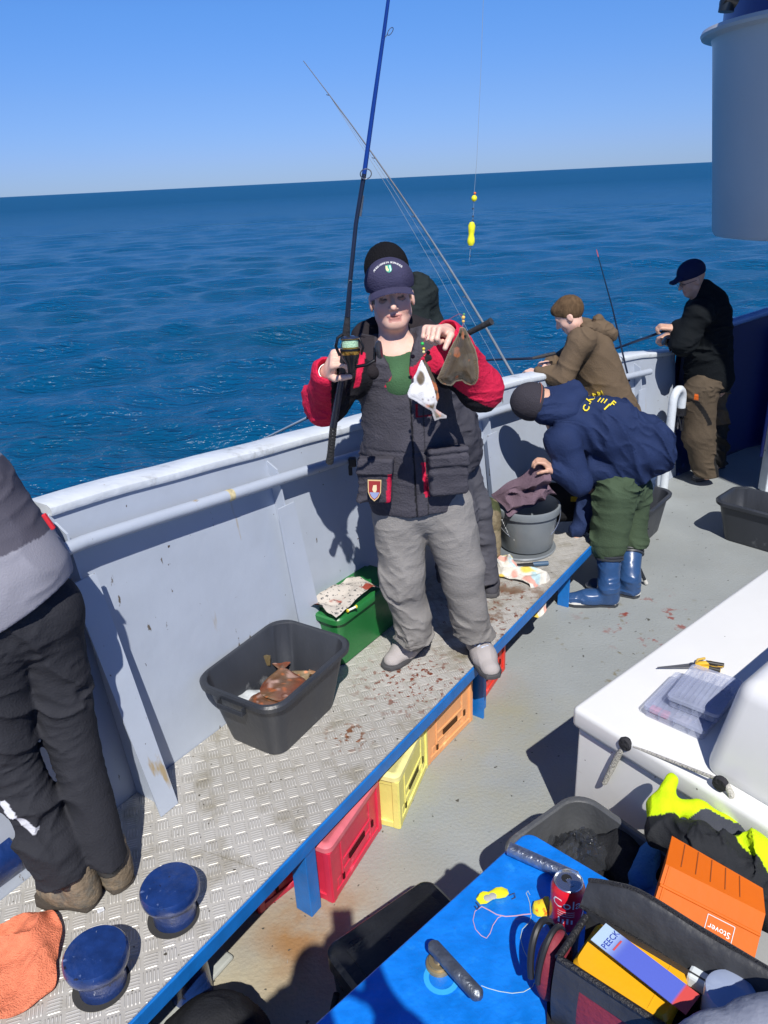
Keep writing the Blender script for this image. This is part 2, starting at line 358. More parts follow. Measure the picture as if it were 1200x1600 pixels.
# --- sea
def build_sea():
    na, nr = 620, 900
    ang = np.radians(np.linspace(-46, 46, na)); rr = 2.2 * (25000 / 2.2) ** (np.linspace(0, 1, nr) ** .92)
    A_, R_ = np.meshgrid(ang, rr, indexing='ij'); X = np.sin(A_) * R_; Y = np.cos(A_) * R_; Z = np.zeros_like(X); DX = np.zeros_like(X); DY = np.zeros_like(X)
    rs = np.random.default_rng(3); dr = np.gradient(rr)[None, :] * np.ones_like(X)
    for i in range(84):
        lam = .28 * (4.5 / .28) ** rs.random(); th = R(-78) + rs.normal() * .62; k = 2 * math.pi / lam
        amp = .0060 * lam ** .82; ph = rs.random() * 6.28
        fade = np.clip((lam / dr - 2.2) / 3, 0, 1)
        q = k * (X * math.cos(th) + Y * math.sin(th)) + ph
        Z += amp * fade * np.sin(q); DX += amp * fade * np.cos(q) * math.cos(th) * .5; DY += amp * fade * np.cos(q) * math.sin(th) * .5
    P = np.stack([X + DX, Y + DY, Z + SEAZ], -1)
    m = bpy.data.materials.new('sea_water'); m.use_nodes = True; N, L = nodes(m); b = N['Principled BSDF']
    b.inputs['Base Color'].default_value = (.002, .030, .085, 1); b.inputs['Roughness'].default_value = .10; b.inputs['IOR'].default_value = 1.333; b.inputs['Specular IOR Level'].default_value = .42
    g = N.new('ShaderNodeNewGeometry')
    prev = None
    for sc_, st, ds, strch in ((.9, 1.0, .20, (1, 2.6, 1)), (2.6, 1.0, .14, (1, 2.6, 1)), (7.0, .9, .045, (1, 2.2, 1))):
        mp = N.new('ShaderNodeMapping'); mp.inputs['Scale'].default_value = strch; mp.inputs['Rotation'].default_value = (0, 0, R(12)); L.new(g.outputs['Position'], mp.inputs[0])
        n = N.new('ShaderNodeTexNoise'); n.inputs['Scale'].default_value = sc_; n.inputs['Detail'].default_value = 3; L.new(mp.outputs[0], n.inputs['Vector'])
        bp = N.new('ShaderNodeBump'); bp.inputs['Strength'].default_value = st; bp.inputs['Distance'].default_value = ds; L.new(n.outputs[0], bp.inputs['Height'])
        if prev: L.new(prev.outputs[0], bp.inputs['Normal'])
        prev = bp
    L.new(prev.outputs[0], b.inputs['Normal'])
    vl = N.new('ShaderNodeVectorMath'); vl.operation = 'LENGTH'; L.new(g.outputs['Position'], vl.inputs[0]); mr_ = N.new('ShaderNodeMapRange'); mr_.inputs[1].default_value = 25; mr_.inputs[2].default_value = 260; mr_.inputs[3].default_value = .19; mr_.inputs[4].default_value = .48
    L.new(vl.outputs['Value'], mr_.inputs[0]); L.new(mr_.outputs[0], b.inputs['Roughness'])      # unresolved chop far out
    # patches of wind-ruffled and smoother, greener water
    n = N.new('ShaderNodeTexNoise'); n.inputs['Scale'].default_value = .10; n.inputs['Detail'].default_value = 4; mp = N.new('ShaderNodeMapping'); mp.inputs['Scale'].default_value = (1, 2.5, 1)
    L.new(g.outputs['Position'], mp.inputs[0]); L.new(mp.outputs[0], n.inputs['Vector'])
    cr = N.new('ShaderNodeMix'); cr.data_type = 'RGBA'; cr.inputs[6].default_value = (.001, .058, .115, 1); cr.inputs[7].default_value = (.0015, .082, .225, 1)
    L.new(n.outputs[0], cr.inputs[0]); L.new(cr.outputs[2], b.inputs['Base Color'])
    mb = MB().sheet(P); o = mb.build('sea', m, smooth=True); tag(o, kind='structure')
build_sea()
# --- deck
def deck_mat():
    m = mat('deck_paint', (.275, .298, .302), .5, var=.06, vscale=2.5, bump=.35, bscale=70, rvar=.1)
    N, L = nodes(m); b = N['Principled BSDF']; src = b.inputs['Base Color'].links[0].from_socket
    g = N.new('ShaderNodeTexCoord')
    def spots(scale, th, wd, col, src, dist=None, det=8, mask=None):
        n = N.new('ShaderNodeTexNoise'); n.inputs['Scale'].default_value = scale; n.inputs['Detail'].default_value = det; n.inputs['Roughness'].default_value = .6
        L.new(g.outputs['Object'], n.inputs['Vector']); r_ = N.new('ShaderNodeMapRange'); r_.inputs[1].default_value = th; r_.inputs[2].default_value = th + wd; L.new(n.outputs[0], r_.inputs[0])
        f = r_.outputs[0]
        if mask:
            c, rad = mask; vm = N.new('ShaderNodeVectorMath'); vm.operation = 'DISTANCE'; vm.inputs[1].default_value = (*c, 0); L.new(g.outputs['Object'], vm.inputs[0])
            r2 = N.new('ShaderNodeMapRange'); r2.inputs[1].default_value = rad; r2.inputs[2].default_value = rad * .3; L.new(vm.outputs['Value'], r2.inputs[0])
            mm = N.new('ShaderNodeMath'); mm.operation = 'MULTIPLY'; L.new(f, mm.inputs[0]); L.new(r2.outputs[0], mm.inputs[1]); f = mm.outputs[0]
        x = N.new('ShaderNodeMix'); x.data_type = 'RGBA'; L.new(f, x.inputs[0]); L.new(src, x.inputs[6]); x.inputs[7].default_value = (*col, 1); return x.outputs[2]
    src = spots(2.2, .12, .45, (.42, .37, .25), src, mask=((-.38, 1.35), 1.05))
    src = spots(3, .35, .25, (.30, .17, .075), src, mask=((-.33, 1.93), .32))
    src = spots(1.1, .56, .3, (.28, .292, .28), src)
    src = spots(1.8, .42, .3, (.30, .29, .20), src, mask=((.3, 2.9), .9))
    src = spots(26, .70, .03, (.07, .07, .06), src, det=2)
    src = spots(60, .76, .02, (.05, .05, .045), src, det=2)
    src = spots(7, .60, .05, (.23, .06, .045), src, mask=((1.5, 3.85), .45))
    src = spots(9, .62, .05, (.17, .15, .09), src, mask=((1.5, 3.5), .8))
    L.new(src, b.inputs['Base Color']); layer(m, (3, 30, 1), .70, .03, (.20, .21, .21), 4); layer(m, (50, 4, 1), .74, .02, (.36, .38, .38), 9); layer(m, (90, 90, 1), .77, .01, (.45, .44, .40), 13, 2); return m
K0 = np.array([2.49, 6.14])
deckP = [wl(k_, -.045, 0) for k_ in np.arange(-6, SK, .25)] + [wl(SK, -.045, 0), (3.4, 6.72, 0), (6, 7.6, 0), (7.5, 3, 0), (5, -6, 0), (-5, -6, 0)]
dk = MB(); n_ = len(deckP); dk.add([tuple(p) for p in deckP], [tuple(range(n_))]); o = dk.build('deck', deck_mat()); tag(o, kind='structure')

# --- bulwark
bul = thing('bulwark', 'pale grey-blue steel bulwark with white cap rail running along the sea side of the deck', 'bulwark', wl(0, 0, 0))
g = []; SS = np.concatenate([np.arange(-4, SK, .2), [SK]]); SS.sort()
inn = [[wl(s, flare(z) + .0035 * (vnoise(np.array([[s, z, 0]]), 3.1)[0] - .5), z) for z in np.linspace(0, ztop(s), 12)] for s in SS]
out = [[wl(s, flare(z) + .012 if z > 0 else .0 + .012, z) for z in np.linspace(ztop(s), -1.8, 8)] for s in SS]
g = [a + b for a, b in zip(inn, out)]
mb = MB().sheet(g); mb.build('plating', M_white, bul, smooth=True)
S0_ = _rp[0][0] - .02
def capstrip(s0, s1, m, name, w0=-.012, w1=.125, th=.036, dz=0.0):
    ss = np.arange(s0, s1 + .01, .1); G = []
    for s in ss:
        z = ztop(s) + dz + .002 * math.sin(s * 5.1) + .0015 * math.sin(s * 13); f = flare(ztop(s))
        prof = [(w0, 0), (w0 - .004, th * .3), (w0, th * .75), (w0 + .016, th), (w1 - .02, th), (w1, th * .7), (w1, 0), (w0, 0)]
        G.append([wl(s, f + a, z + b) for a, b in prof])
    mb = MB().sheet(G); mb.add(G[0][:-1], [tuple(range(7))]); mb.add(G[-1][:-1], [tuple(range(7))]); return mb.build(name, m, bul, smooth=True)
capstrip(S0_, SK, M_cap, 'cap_rail')
o = capstrip(-4, S0_ - .005, mat('blue_grey_cap', (.10, .20, .50), .4), 'cap_rail', dz=-.012); o['label'] = 'blue painted stretch of the cap rail'
mb = MB(); ss = np.arange(S0_ - .25, SK - .5, .15); mb.tube([wl(s, flare(ztop(s)) - .075, ztop(s) - .10) for s in ss], .024, 14)
mb.build('pipe_rail', M_white, bul, smooth=True)
st_ = rail(366, 738, .0)[0]; mb = MB(); mb.tube([wl(s, flare(ztop(s)) - .075, ztop(s) - .10) for s in (st_ - .014, st_ + .014)], .0248, 14); mb.build('tape_band', mat('yellowed_tape', (.55, .48, .28), .6, var=.3, vscale=60), bul, smooth=True)
st_ = rail(548, 690, .0)[0]; mb = MB(); q = wl(st_, flare(ztop(st_)) - .11, ztop(st_) - .11); mb.box(q, (.035, .03, .045), bev=.006); mb.box(q + (-.012, 0, -.04), (.018, .02, .05), bev=.005); mb.build('rod_clip', mat('black_clip', (.012, .012, .014), .5), bul)
_b0 = wsd(on(258, 1288, BZ))
print('bracket0', _b0)
for s in (_b0[0] + .05, rail(420, 735, .03)[0] + .07, rail(765, 645, .03)[0], rail(1000, 570, .03)[0]):
    zt = ztop(s); mb = MB()
    P = [(flare(zt) - .004, zt - .03), (flare(zt) - .06, zt - .06), (flare(zt) - .085, zt - .22), (-.175 if s < 0 else -.085, BZ + .002 if s < 3.5 else .01), (-.005, BZ + .002 if s < 3.5 else .01)]
    mb.prism([wl(s - .004, a, b) for a, b in P], np.array([*(wt(s) * .008), 0])); mb.build('bracket', M_white, bul)
    mb = MB(); a, b = P[2], P[3]; d = unit([a[0] - b[0], a[1] - b[1]]); nrm = np.array([-d[1], d[0]]) * .008
    hb__ = .040 if s < 0 else .075; q = [wl(s - .05, a[0], a[1]), wl(s + .05, a[0], a[1]), wl(s + hb__, b[0], b[1]), wl(s - hb__, b[0], b[1])]
    mb.prism(q, [wn(s)[0] * -abs(nrm[0]), wn(s)[1] * -abs(nrm[0]), 0.0]); mb.build('bracket', M_white, bul)
# rust and paint chips
# scupper-like fitting on the rail beside the main angler
# --- bow bulwark (blue)
M_navy2 = mat('blue_bow_paint', (.004, .013, .10), .4, var=.08, vscale=4, bump=.2, bscale=15)
bow = thing('bow_bulwark', 'dark blue steel bulwark of the bow behind the shaded angler', 'bulwark', (2.6, 6.2, 0))
bl = [(2.47, 6.165), (2.62, 6.30), (3.1, 6.58), (3.6, 6.82), (4.3, 7.1), (5.4, 7.4), (7, 7.7)]
bz = [1.14, 1.15, 1.19, 1.25, 1.32, 1.4, 1.5]
mb = MB(); G = [[(x, y, z) for z in (0, .5, h)] + [(x - .02, y + .06, h), (x - .02, y + .06, -1.8)] for (x, y), h in zip(bl, bz)]; mb.sheet(G); mb.build('plating', M_navy2, bow)
mb = MB(); mb.tube([(x, y, h + .015) for (x, y), h in zip(bl, bz)], .035, 10); mb.build('cap_rail', mat('bow_cap_paint', (.16, .30, .62), .4), bow, smooth=True)
for x, y in ((2.95, 6.40), (3.6, 6.74)):
    mb = MB(); mb.box((x, y, .55), (.02, .16, 1.1), bev=.003); mb.build('bracket', M_navy2, bow)
# hawse pipe / rail loop
P0 = on(1036, 772, 0); lp = thing('vent_pipe', 'white gooseneck pipe bent over at the top, standing against the bulwark', 'pipe', P0)
mb = MB(); dv = np.array([*wt(4.9), 0]); H_ = .86
pts = [P0 + (0, 0, z) for z in (0, .3, .6, H_ - .1)] + [P0 + dv * (.075 - .075 * math.cos(a)) + np.array([0, 0, H_ - .1 + .09 * math.sin(a)]) for a in np.linspace(.3, math.pi, 8)] + [P0 + dv * .15 + np.array([0, 0, H_ - .2])]
mb.tube(pts, .032, 16); mb.build('pipe', M_cap, lp, smooth=True)
mb = MB(); e = pts[-1]; mb.lathe([(.034, .03), (.045, .03), (.045, -.03), (.03, -.035)], e, n=16); 
for k in range(7): mb.tube([e + (0.02 * math.cos(k * 2), .02 * math.sin(k * 2), -.03), e + (.03 * math.cos(k), .03 * math.sin(k), -.1 - .01 * k)], .008, 6)
mb.build('shackle', mat('dark_steel', (.04, .04, .045), .4, .7, bump=.4), lp, smooth=True)
# white post and the deck above (its roof edge lies outside the frame, it shades the bow corner)
pp = on(1190, 768, 0)
po = thing('steel_post', 'white steel post at the right edge under the overhead drum', 'post', pp)
zb_ = at(1118, 383, 5.9)[2]; mb = MB(); mb.box(pp + (.06, 0, zb_ / 2), (.13, .13, zb_ - .004), bev=.01); mb.build('pillar', M_cap, po)
mb = MB(); mb.box(pp + (-.025, 0, .72), (.04, .03, .1), bev=.004); mb.box(pp + (-.05, 0, .55), (.02, .02, .5), bev=.004); mb.build('door_latch', M_navy, po)
M_house = mat('superstructure_paint', (.52, .54, .56), .45, var=.05, bump=.15, bscale=12)
ud = thing('upper_deck', 'pale deck overhead beyond the frame, throwing shade over the bow corner', 'roof', (4, 4, 4))
mb = MB(); mb.prism([(2.95, 3.38, 4.0), (3.31, 2.52, 4.0), (7, 2.2, 4.0), (7, 7.6, 4.0), (2.9, 6.6, 4.0), (2.45, 5.2, 4.0), (2.43, 3.88, 4.0)], (0, 0, .12)); mb.build('ceiling_plate', M_house, ud)
mb = MB(); mb.box((5.2, 3.2, 2.0), (2.6, 1.8, 3.99), bev=.02); mb.build('wall', M_house, ud)
# hanging cylindrical housing
def edge_x(px, py, Y): return at(px, py, Y)
hc = at(1138, 100, 6.3); RC = .95; cc = np.array([hc[0] + RC * .985, 6.3 + RC * .1])
zb_ = at(1118, 383, 5.9)[2]; zf = at(1093, 45, 6.2)[2]
hs = thing('overhead_housing', 'large pale cylindrical housing with a flared rim hanging at the top right corner', 'ship housing', (*cc, zb_))
mb = MB(); mb.lathe([(.02, zb_), (RC - .22, zb_), (RC - .165, zb_ + .008), (RC - .145, zb_ + .04), (RC + .005, zf - .05), (RC + .02, zf - .015), (RC + .09, zf), (RC + .10, zf + .02), (RC + .09, zf + .045), (RC - .03, zf + .05)], (*cc, 0), n=96)
mb.build('drum', layer(mat('housing_paint', (.64, .65, .64), .35, var=.04, vscale=2), (2, 2, .4), .62, .15, (.56, .58, .58)), hs, smooth=True)
mb = MB(); mb.lathe([(RC - .05, zf + .05), (RC - .05, 4.0)], (*cc, 0), n=96); mb.build('collar', M_navy, hs, smooth=True)
mb = MB(); q = at(1136, 2, 5.95); mb.tube([q + (.0, .0, -.06), q + (.02, 0, .16)], .05, 14); mb.tube([q + (-.02, 0, .03), q + (.06, 0, .0)], .06, 14); mb.build('lamp', mat('lamp_black', (.02, .025, .03), .3), hs, smooth=True)

# --- bench platform
B0 = np.array([-.77, 1.38]); B1 = np.array([1.31, 4.247]); TB = unit(B1 - B0); NB = np.array([-TB[1], TB[0]])
def bp(s, w, z=BZ): return np.array([*(B0 + TB * s + NB * w), z])
def plate_mat():
    m = bpy.data.materials.new('tread_plate_aluminium'); m.use_nodes = True; N, L = nodes(m); b = N['Principled BSDF']
    def math_(op, a, c=None, clamp=False):
        x = N.new('ShaderNodeMath'); x.operation = op; x.use_clamp = clamp
        for i, v in enumerate((a, c)):
            if v is None: continue
            if hasattr(v, 'links') or hasattr(v, 'is_linked'): L.new(v, x.inputs[i])
            else: x.inputs[i].default_value = v
        return x.outputs[0]
    tc = N.new('ShaderNodeNewGeometry'); mp = N.new('ShaderNodeMapping'); mp.inputs['Rotation'].default_value = (0, 0, -math.atan2(TB[1], TB[0]) + R(38)); mp.inputs['Scale'].default_value = (19, 19, 19)
    L.new(tc.outputs['Position'], mp.inputs[0]); sx = N.new('ShaderNodeSeparateXYZ'); L.new(mp.outputs[0], sx.inputs[0])
    x, y = sx.outputs[0], sx.outputs[1]
    par = math_('MODULO', math_('ADD', math_('ADD', math_('FLOOR', x), math_('FLOOR', y)), 2000), 2)
    fx = math_('FRACT', x); fy = math_('FRACT', y)
    def bars(u, v):
        s_ = math_('SINE', math_('MULTIPLY', u, 2 * math.pi * 5)); s_ = math_('MULTIPLY', math_('ADD', s_, 0.0), 2.2, True)
        mu = math_('MULTIPLY', math_('SUBTRACT', .47, math_('ABSOLUTE', math_('SUBTRACT', u, .5))), 14, True)
        mv = math_('MULTIPLY', math_('SUBTRACT', .40, math_('ABSOLUTE', math_('SUBTRACT', v, .5))), 9, True)
        return math_('MULTIPLY', s_, math_('MULTIPLY', mu, mv))
    ba, bb = bars(fx, fy), bars(fy, fx)
    h = math_('ADD', math_('MULTIPLY', ba, par), math_('MULTIPLY', bb, math_('SUBTRACT', 1, par)))
    bp_ = N.new('ShaderNodeBump'); bp_.inputs['Strength'].default_value = 1.0; bp_.inputs['Distance'].default_value = .0028; L.new(h, bp_.inputs['Height'])
    n = N.new('ShaderNodeTexNoise'); n.inputs['Scale'].default_value = 1.6; n.inputs['Detail'].default_value = 9; n.inputs['Roughness'].default_value = .65; L.new(tc.outputs['Position'], n.inputs['Vector'])
    cr = N.new('ShaderNodeValToRGB'); cr.color_ramp.elements[0].position = .32; cr.color_ramp.elements[0].color = (.38, .365, .325, 1); cr.color_ramp.elements[1].position = .62; cr.color_ramp.elements[1].color = (.53, .515, .48, 1)
    L.new(n.outputs[0], cr.inputs[0])
    mh = N.new('ShaderNodeMix'); mh.data_type = 'RGBA'; L.new(math_('MULTIPLY', h, .6), mh.inputs[0]); L.new(cr.outputs[0], mh.inputs[6]); mh.inputs[7].default_value = (.76, .75, .72, 1)
    src = mh.outputs[2]
    def spots(scale, th, wd, col, src, det=6, mask=None):
        n = N.new('ShaderNodeTexNoise'); n.inputs['Scale'].default_value = scale; n.inputs['Detail'].default_value = det; n.inputs['Roughness'].default_value = .62
        L.new(tc.outputs['Position'], n.inputs['Vector']); r_ = N.new('ShaderNodeMapRange'); r_.inputs[1].default_value = th; r_.inputs[2].default_value = th + wd; L.new(n.outputs[0], r_.inputs[0])
        f = r_.outputs[0]
        for c, rad in (mask or []):
            vm = N.new('ShaderNodeVectorMath'); vm.operation = 'DISTANCE'; vm.inputs[1].default_value = (*c, BZ); L.new(tc.outputs['Position'], vm.inputs[0])
            r2 = N.new('ShaderNodeMapRange'); r2.inputs[1].default_value = rad; r2.inputs[2].default_value = rad * .35; L.new(vm.outputs['Value'], r2.inputs[0]); f = math_('MULTIPLY', f, r2.outputs[0])
        xx = N.new('ShaderNodeMix'); xx.data_type = 'RGBA'; L.new(f, xx.inputs[0]); L.new(src, xx.inputs[6]); xx.inputs[7].default_value = (*col, 1); return xx.outputs[2]
    src = spots(5, .52, .22, (.27, .24, .17), src)
    src = spots(30, .71, .03, (.10, .09, .07), src, 2)
    cA = tuple(on(645, 1065, BZ)[:2]); cB = tuple(on(780, 950, BZ)[:2]); cC = tuple(on(545, 1152, BZ)[:2])
    src = spots(27, .55, .04, (.22, .06, .03), src, mask=[(cA, .32)])
    src = spots(9, .50, .12, (.22, .14, .09), src, mask=[(cB, .55)])
    src = spots(30, .57, .05, (.22, .08, .045), src, mask=[(cB, .45)])
    src = spots(24, .54, .05, (.24, .10, .05), src, mask=[(cC, .13)])
    L.new(src, b.inputs['Base Color'])
    b.inputs['Metallic'].default_value = .25; b.inputs['Roughness'].default_value = .42; L.new(bp_.outputs[0], b.inputs['Normal'])
    return m
ben = thing('bench_platform', 'long bench topped with aluminium tread plate on a blue steel frame along the bulwark', 'bench', bp(0, 0, 0))
MP = plate_mat(); cuts = [-2.6, -.6, .2, 1.16, 2.18, (np.array([1.24, 4.15]) - B0) @ TB]
cuts = [-2.6, (on(383, 1340, BZ)[:2] - B0) @ TB, (on(665, 1112, BZ)[:2] - B0) @ TB, (B1 - B0) @ TB]
SEAMD = unit(on(287, 1307, BZ)[:2] - on(383, 1340, BZ)[:2])
def bk(s):           # back end of a seam starting at s
    p = B0 + TB * s
    for k in np.arange(.2, 2, .004):
        if wsd(p + SEAMD * k)[1] > -.004: return p + SEAMD * k
    return p + SEAMD
for i in range(3):
    a, b = cuts[i] + .0015, cuts[i + 1] - .0015
    sa, sb = wsd(bk(a))[0], wsd(bk(b))[0]; P = [bp(a, 0), bp(b, 0)] + [wl(q_, -.004, BZ) for q_ in np.linspace(sb, sa, 14)]
    mb = MB(); mb.prism([p - (0, 0, .006) for p in P], (0, 0, .006)); mb.build('tread_plate', MP, ben)
SE = (B1 - B0) @ TB
mb = MB(); mb.box(bp((-2.6 + SE) / 2, -.006, BZ - .031), (SE + 2.6, .010, .058), ax=[[*TB, 0], [*NB, 0], [0, 0, 1]], bev=.002)
mb.box(bp((-2.6 + SE) / 2, .02, BZ - .012), (SE + 2.6, .04, .008), ax=[[*TB, 0], [*NB, 0], [0, 0, 1]]); mb.build('edge_beam', M_blue, ben)
mb = MB(); q = np.array([*bk(SE), BZ]); mb.box((bp(SE, 0) + q) / 2 + (0, 0, -.031), (np.linalg.norm(q - bp(SE, 0)), .01, .05), ax=[[*SEAMD, 0], [-SEAMD[1], SEAMD[0], 0], [0, 0, 1]]); mb.build('edge_beam', M_blue, ben)
for px, py in ((487, 1420), (744, 1118), (878, 946)):
    s = (on(px, py, 0)[:2] - B0) @ TB; wv = max(0.0, (on(px, py, 0)[:2] - B0) @ NB - .01)
    AX = [[*TB, 0], [*NB, 0], [0, 0, 1]]
    mb = MB(); mb.box(bp(s, .003 + wv, .155), (.012, .07, .312), ax=AX, bev=.002); mb.box(bp(s + .045, .004 + wv, .155), (.078, .010, .312), ax=AX, bev=.002)
    if px < 600: mb = MB(); mb.box(bp(s - .0, .036, .155), (.055, .075, .312), ax=AX, bev=.003)
    mb.build('leg', M_blue, ben)
for s in (-.9, .6, 2.2):
    mb = MB(); mb.box(bp(s, .5, .18), (.05, .05, .36)); mb.build('leg', M_blue, ben)
# hatch plate with bolt low left under the bench edge
hp = on(335, 1500, 0); mb = MB(); hh = thing('deck_plate', 'grey bolted steel plate on the deck beside the bench edge', 'hatch plate', hp)
AX = [unit(on(355, 1500, 0) - on(265, 1600, 0)), None, np.array([0, 0, 1.])]; AX[1] = np.cross(AX[2], AX[0])
mb.box((on(350, 1500, 0) + on(200, 1640, 0)) / 2 + (0, 0, .012) + AX[1] * .05, (.42, .20, .02), ax=AX, bev=.008); mb.build('plate', mat('plate_grey', (.36, .38, .36), .45, bump=.3), hh)
mb = MB(); mb.lathe([(.022, .022), (.022, .03), (.012, .031), (.012, .042), (.001, .043)], hp + (-.03, 0, 0), n=12); mb.build('bolt', mat('plate_bolt', (.4, .4, .38), .4), hh, smooth=True)
# ================================================================= PROPS
def rrect(hx, hy, r, n=6):
    P = []
    for cx, cy, a0 in ((hx - r, hy - r, 0), (-hx + r, hy - r, 90), (-hx + r, -hy + r, 180), (hx - r, -hy + r, 270)):
        for i in range(n + 1): a = R(a0 + 90 * i / n); P.append((cx + r * math.cos(a), cy + r * math.sin(a)))
    return P
def loft(mb, prof, n=6, cap0=True, cap1=True, warp=None):
    V = []; m = 4 * (n + 1)
    for z, hx, hy, r in prof: V += [(x, y, z) for x, y in rrect(hx, hy, r, n)]
    if warp: V = [warp(v) for v in V]
    Fc = [(i * m + k, i * m + (k + 1) % m, (i + 1) * m + (k + 1) % m, (i + 1) * m + k) for i in range(len(prof) - 1) for k in range(m)]
    if cap0: Fc.append(tuple(range(m))[::-1])
    if cap1: Fc.append(tuple((len(prof) - 1) * m + k for k in range(m)))
    return mb.add(V, Fc)
def yaw(d): return math.atan2(d[1], d[0])
M_tub = mat('tub_plastic', (.030, .034, .043), .42, var=.25, vscale=4, bump=.15, bscale=60, dirt=(.20, .21, .22), dscale=5, dth=.62, stretch=(1, 1, .35), rvar=.1)
def tub(name, label, c, rz, tx, ty, bx, by, h, m=None, group='black plastic mortar tubs', grips=True):
    t = thing(name, label, 'tub', c, rz, group, local=True); mb = MB(); m = m or M_tub; r_ = .07
    loft(mb, [(0, bx - .02, by - .02, r_ - .02), (.004, bx - .006, by - .006, r_ - .01), (.02, bx, by, r_), (h - .035, tx - .012, ty - .012, r_ + .01), (h - .034, tx + .004, ty + .004, r_ + .015), (h - .028, tx + .010, ty + .010, r_ + .02),
              (h - .008, tx + .012, ty + .012, r_ + .02), (h, tx + .006, ty + .006, r_ + .02), (h, tx - .006, ty - .006, r_ + .01), (h - .006, tx - .012, ty - .012, r_ + .01), (.02, bx - .004, by - .004, r_), (.008, bx - .02, by - .02, r_ - .02)], 8)
    mb.build('shell', m, t, smooth=True)
    if grips:
        for sx_ in (-1, 1):
            g = MB(); x = sx_ * (tx + .006)
            for y0 in (-.062, .062): g.box((x + sx_ * .006, y0, h - .045), (.022, .006, .034), bev=.002)
            g.box((x + sx_ * .018, 0, h - .052), (.008, .13, .022), bev=.003); g.build('grip', m, t)
    return t
# --- main tub with the catch
dl = unit(np.array([.27, .42])); tc_ = (on(298, 1055, .68) + on(430, 1090, .68) + on(545, 990, .68) + on(430, 970, .68)) / 4
TUBC = np.array([tc_[0], tc_[1], BZ + .002])
TUBC = TUBC + np.array([.0, -.0, 0])
tub('mortar_tub', 'black plastic tub holding bloody flatfish on the bench', TUBC + np.array([.012, -.022, 0]), yaw(dl), .268, .200, .208, .145, .30)
def fish_top_col(V, c, side):
    n = vnoise(V, 45, 5); n2 = vnoise(V, 16, 8); base = np.outer(1 - n2, [.050, .036, .020]) + np.outer(n2, [.13, .092, .05])
    sp = sstep(vnoise(V, 48, 12), .72, .78); base = lerpc(base, sp * .9, (.42, .13, .04)); base = lerpc(base, sstep(n, .55, .8) * .35, (.20, .18, .14)); return base
M_fish = mat('fish_skin', 'attr', .3, var=.12, vscale=60, bump=.2, bscale=250, coat=.5)
def flatfish(name, label, outline, Yf, thick, colf, extras, lean=0.0, roll=0.0, h=.0028):
    """outline in photo pixels placed at its own depth; body swells from the edge, fins stay thin"""
    P3 = [at(x, y, Yf) for x, y in outline]; o0 = np.mean(P3, axis=0)
    xs = np.array([p[0] for p in P3]); zs = np.array([p[2] for p in P3]); poly = list(zip(xs, zs))
    t = thing(name, label, 'fish', (o0[0], o0[1], zs.max()), group='flatfish hanging from his hand')
    nx, nz = 70, 90; X = np.linspace(xs.min() - .004, xs.max() + .004, nx); Z = np.linspace(zs.min() - .004, zs.max() + .004, nz)
    GX, GZ = np.meshgrid(X, Z, indexing='ij'); ins = inpoly(GX.ravel(), GZ.ravel(), poly).reshape(GX.shape)
    def d2(px, pz):
        d = np.full(px.shape, 9.0)
        for i in range(len(poly)):
            a = np.array(poly[i]); b = np.array(poly[i - 1]); ab = b - a; tt = np.clip(((px - a[0]) * ab[0] + (pz - a[1]) * ab[1]) / (ab @ ab + 1e-12), 0, 1)
            d = np.minimum(d, np.hypot(px - a[0] - tt * ab[0], pz - a[1] - tt * ab[1]))
        return d
    def f(P):
        px, pz = P[:, 0], P[:, 2]; s_ = np.where(inpoly(px, pz, poly), d2(px, pz), -d2(px, pz))
        zc = (P[:, 2] - o0[2]); yc = o0[1] + lean * zc + .012 * np.sin((px - o0[0]) * 28 + roll)
        hgt = .0022 + thick * np.clip((s_ - .010) / .032, 0, 1) ** .6
        return np.maximum((np.abs(P[:, 1] - yc) - hgt), -s_ * 1.0)
    b = rbox((o0[0], o0[1], (zs.min() + zs.max()) / 2), ((xs.max() - xs.min()) / 2 + .005, .06 + abs(lean) * .15, (zs.max() - zs.min()) / 2 + .005), rr=.001)
    global _ff; _ff = f
    old = fsdf
    def ff(prims, P, disp, ids=False):
        d = f(P); return (d, np.zeros(len(P), int)) if ids else d
    globals()['fsdf'] = ff
    try: o = sdf_obj('body', [b], h, M_fish, t, pal=[(.5, .5, .5)], paint=lambda V, c, i: colf(V, o0, xs, zs, poly, d2))
    finally: globals()['fsdf'] = old
    return t, o0
def col_dark(V, o0, xs, zs, poly, d2):
    c = fish_top_col(V, None, 1) * .8; d = d2(V[:, 0], V[:, 2]); ry_ = .5 + .5 * np.sin(np.arctan2(V[:, 2] - zs.mean(), V[:, 0] - xs.mean()) * 70); c = lerpc(c, sstep(-d, -.020, -.012) * ry_ * .45, (.24, .18, .10)); c = lerpc(c, sstep(-d, -.005, -.002) * .6, (.30, .25, .17)); c = lerpc(c, np.exp(-((d - .030) / .0016) ** 2) * .4, (.03, .02, .012))
    return c
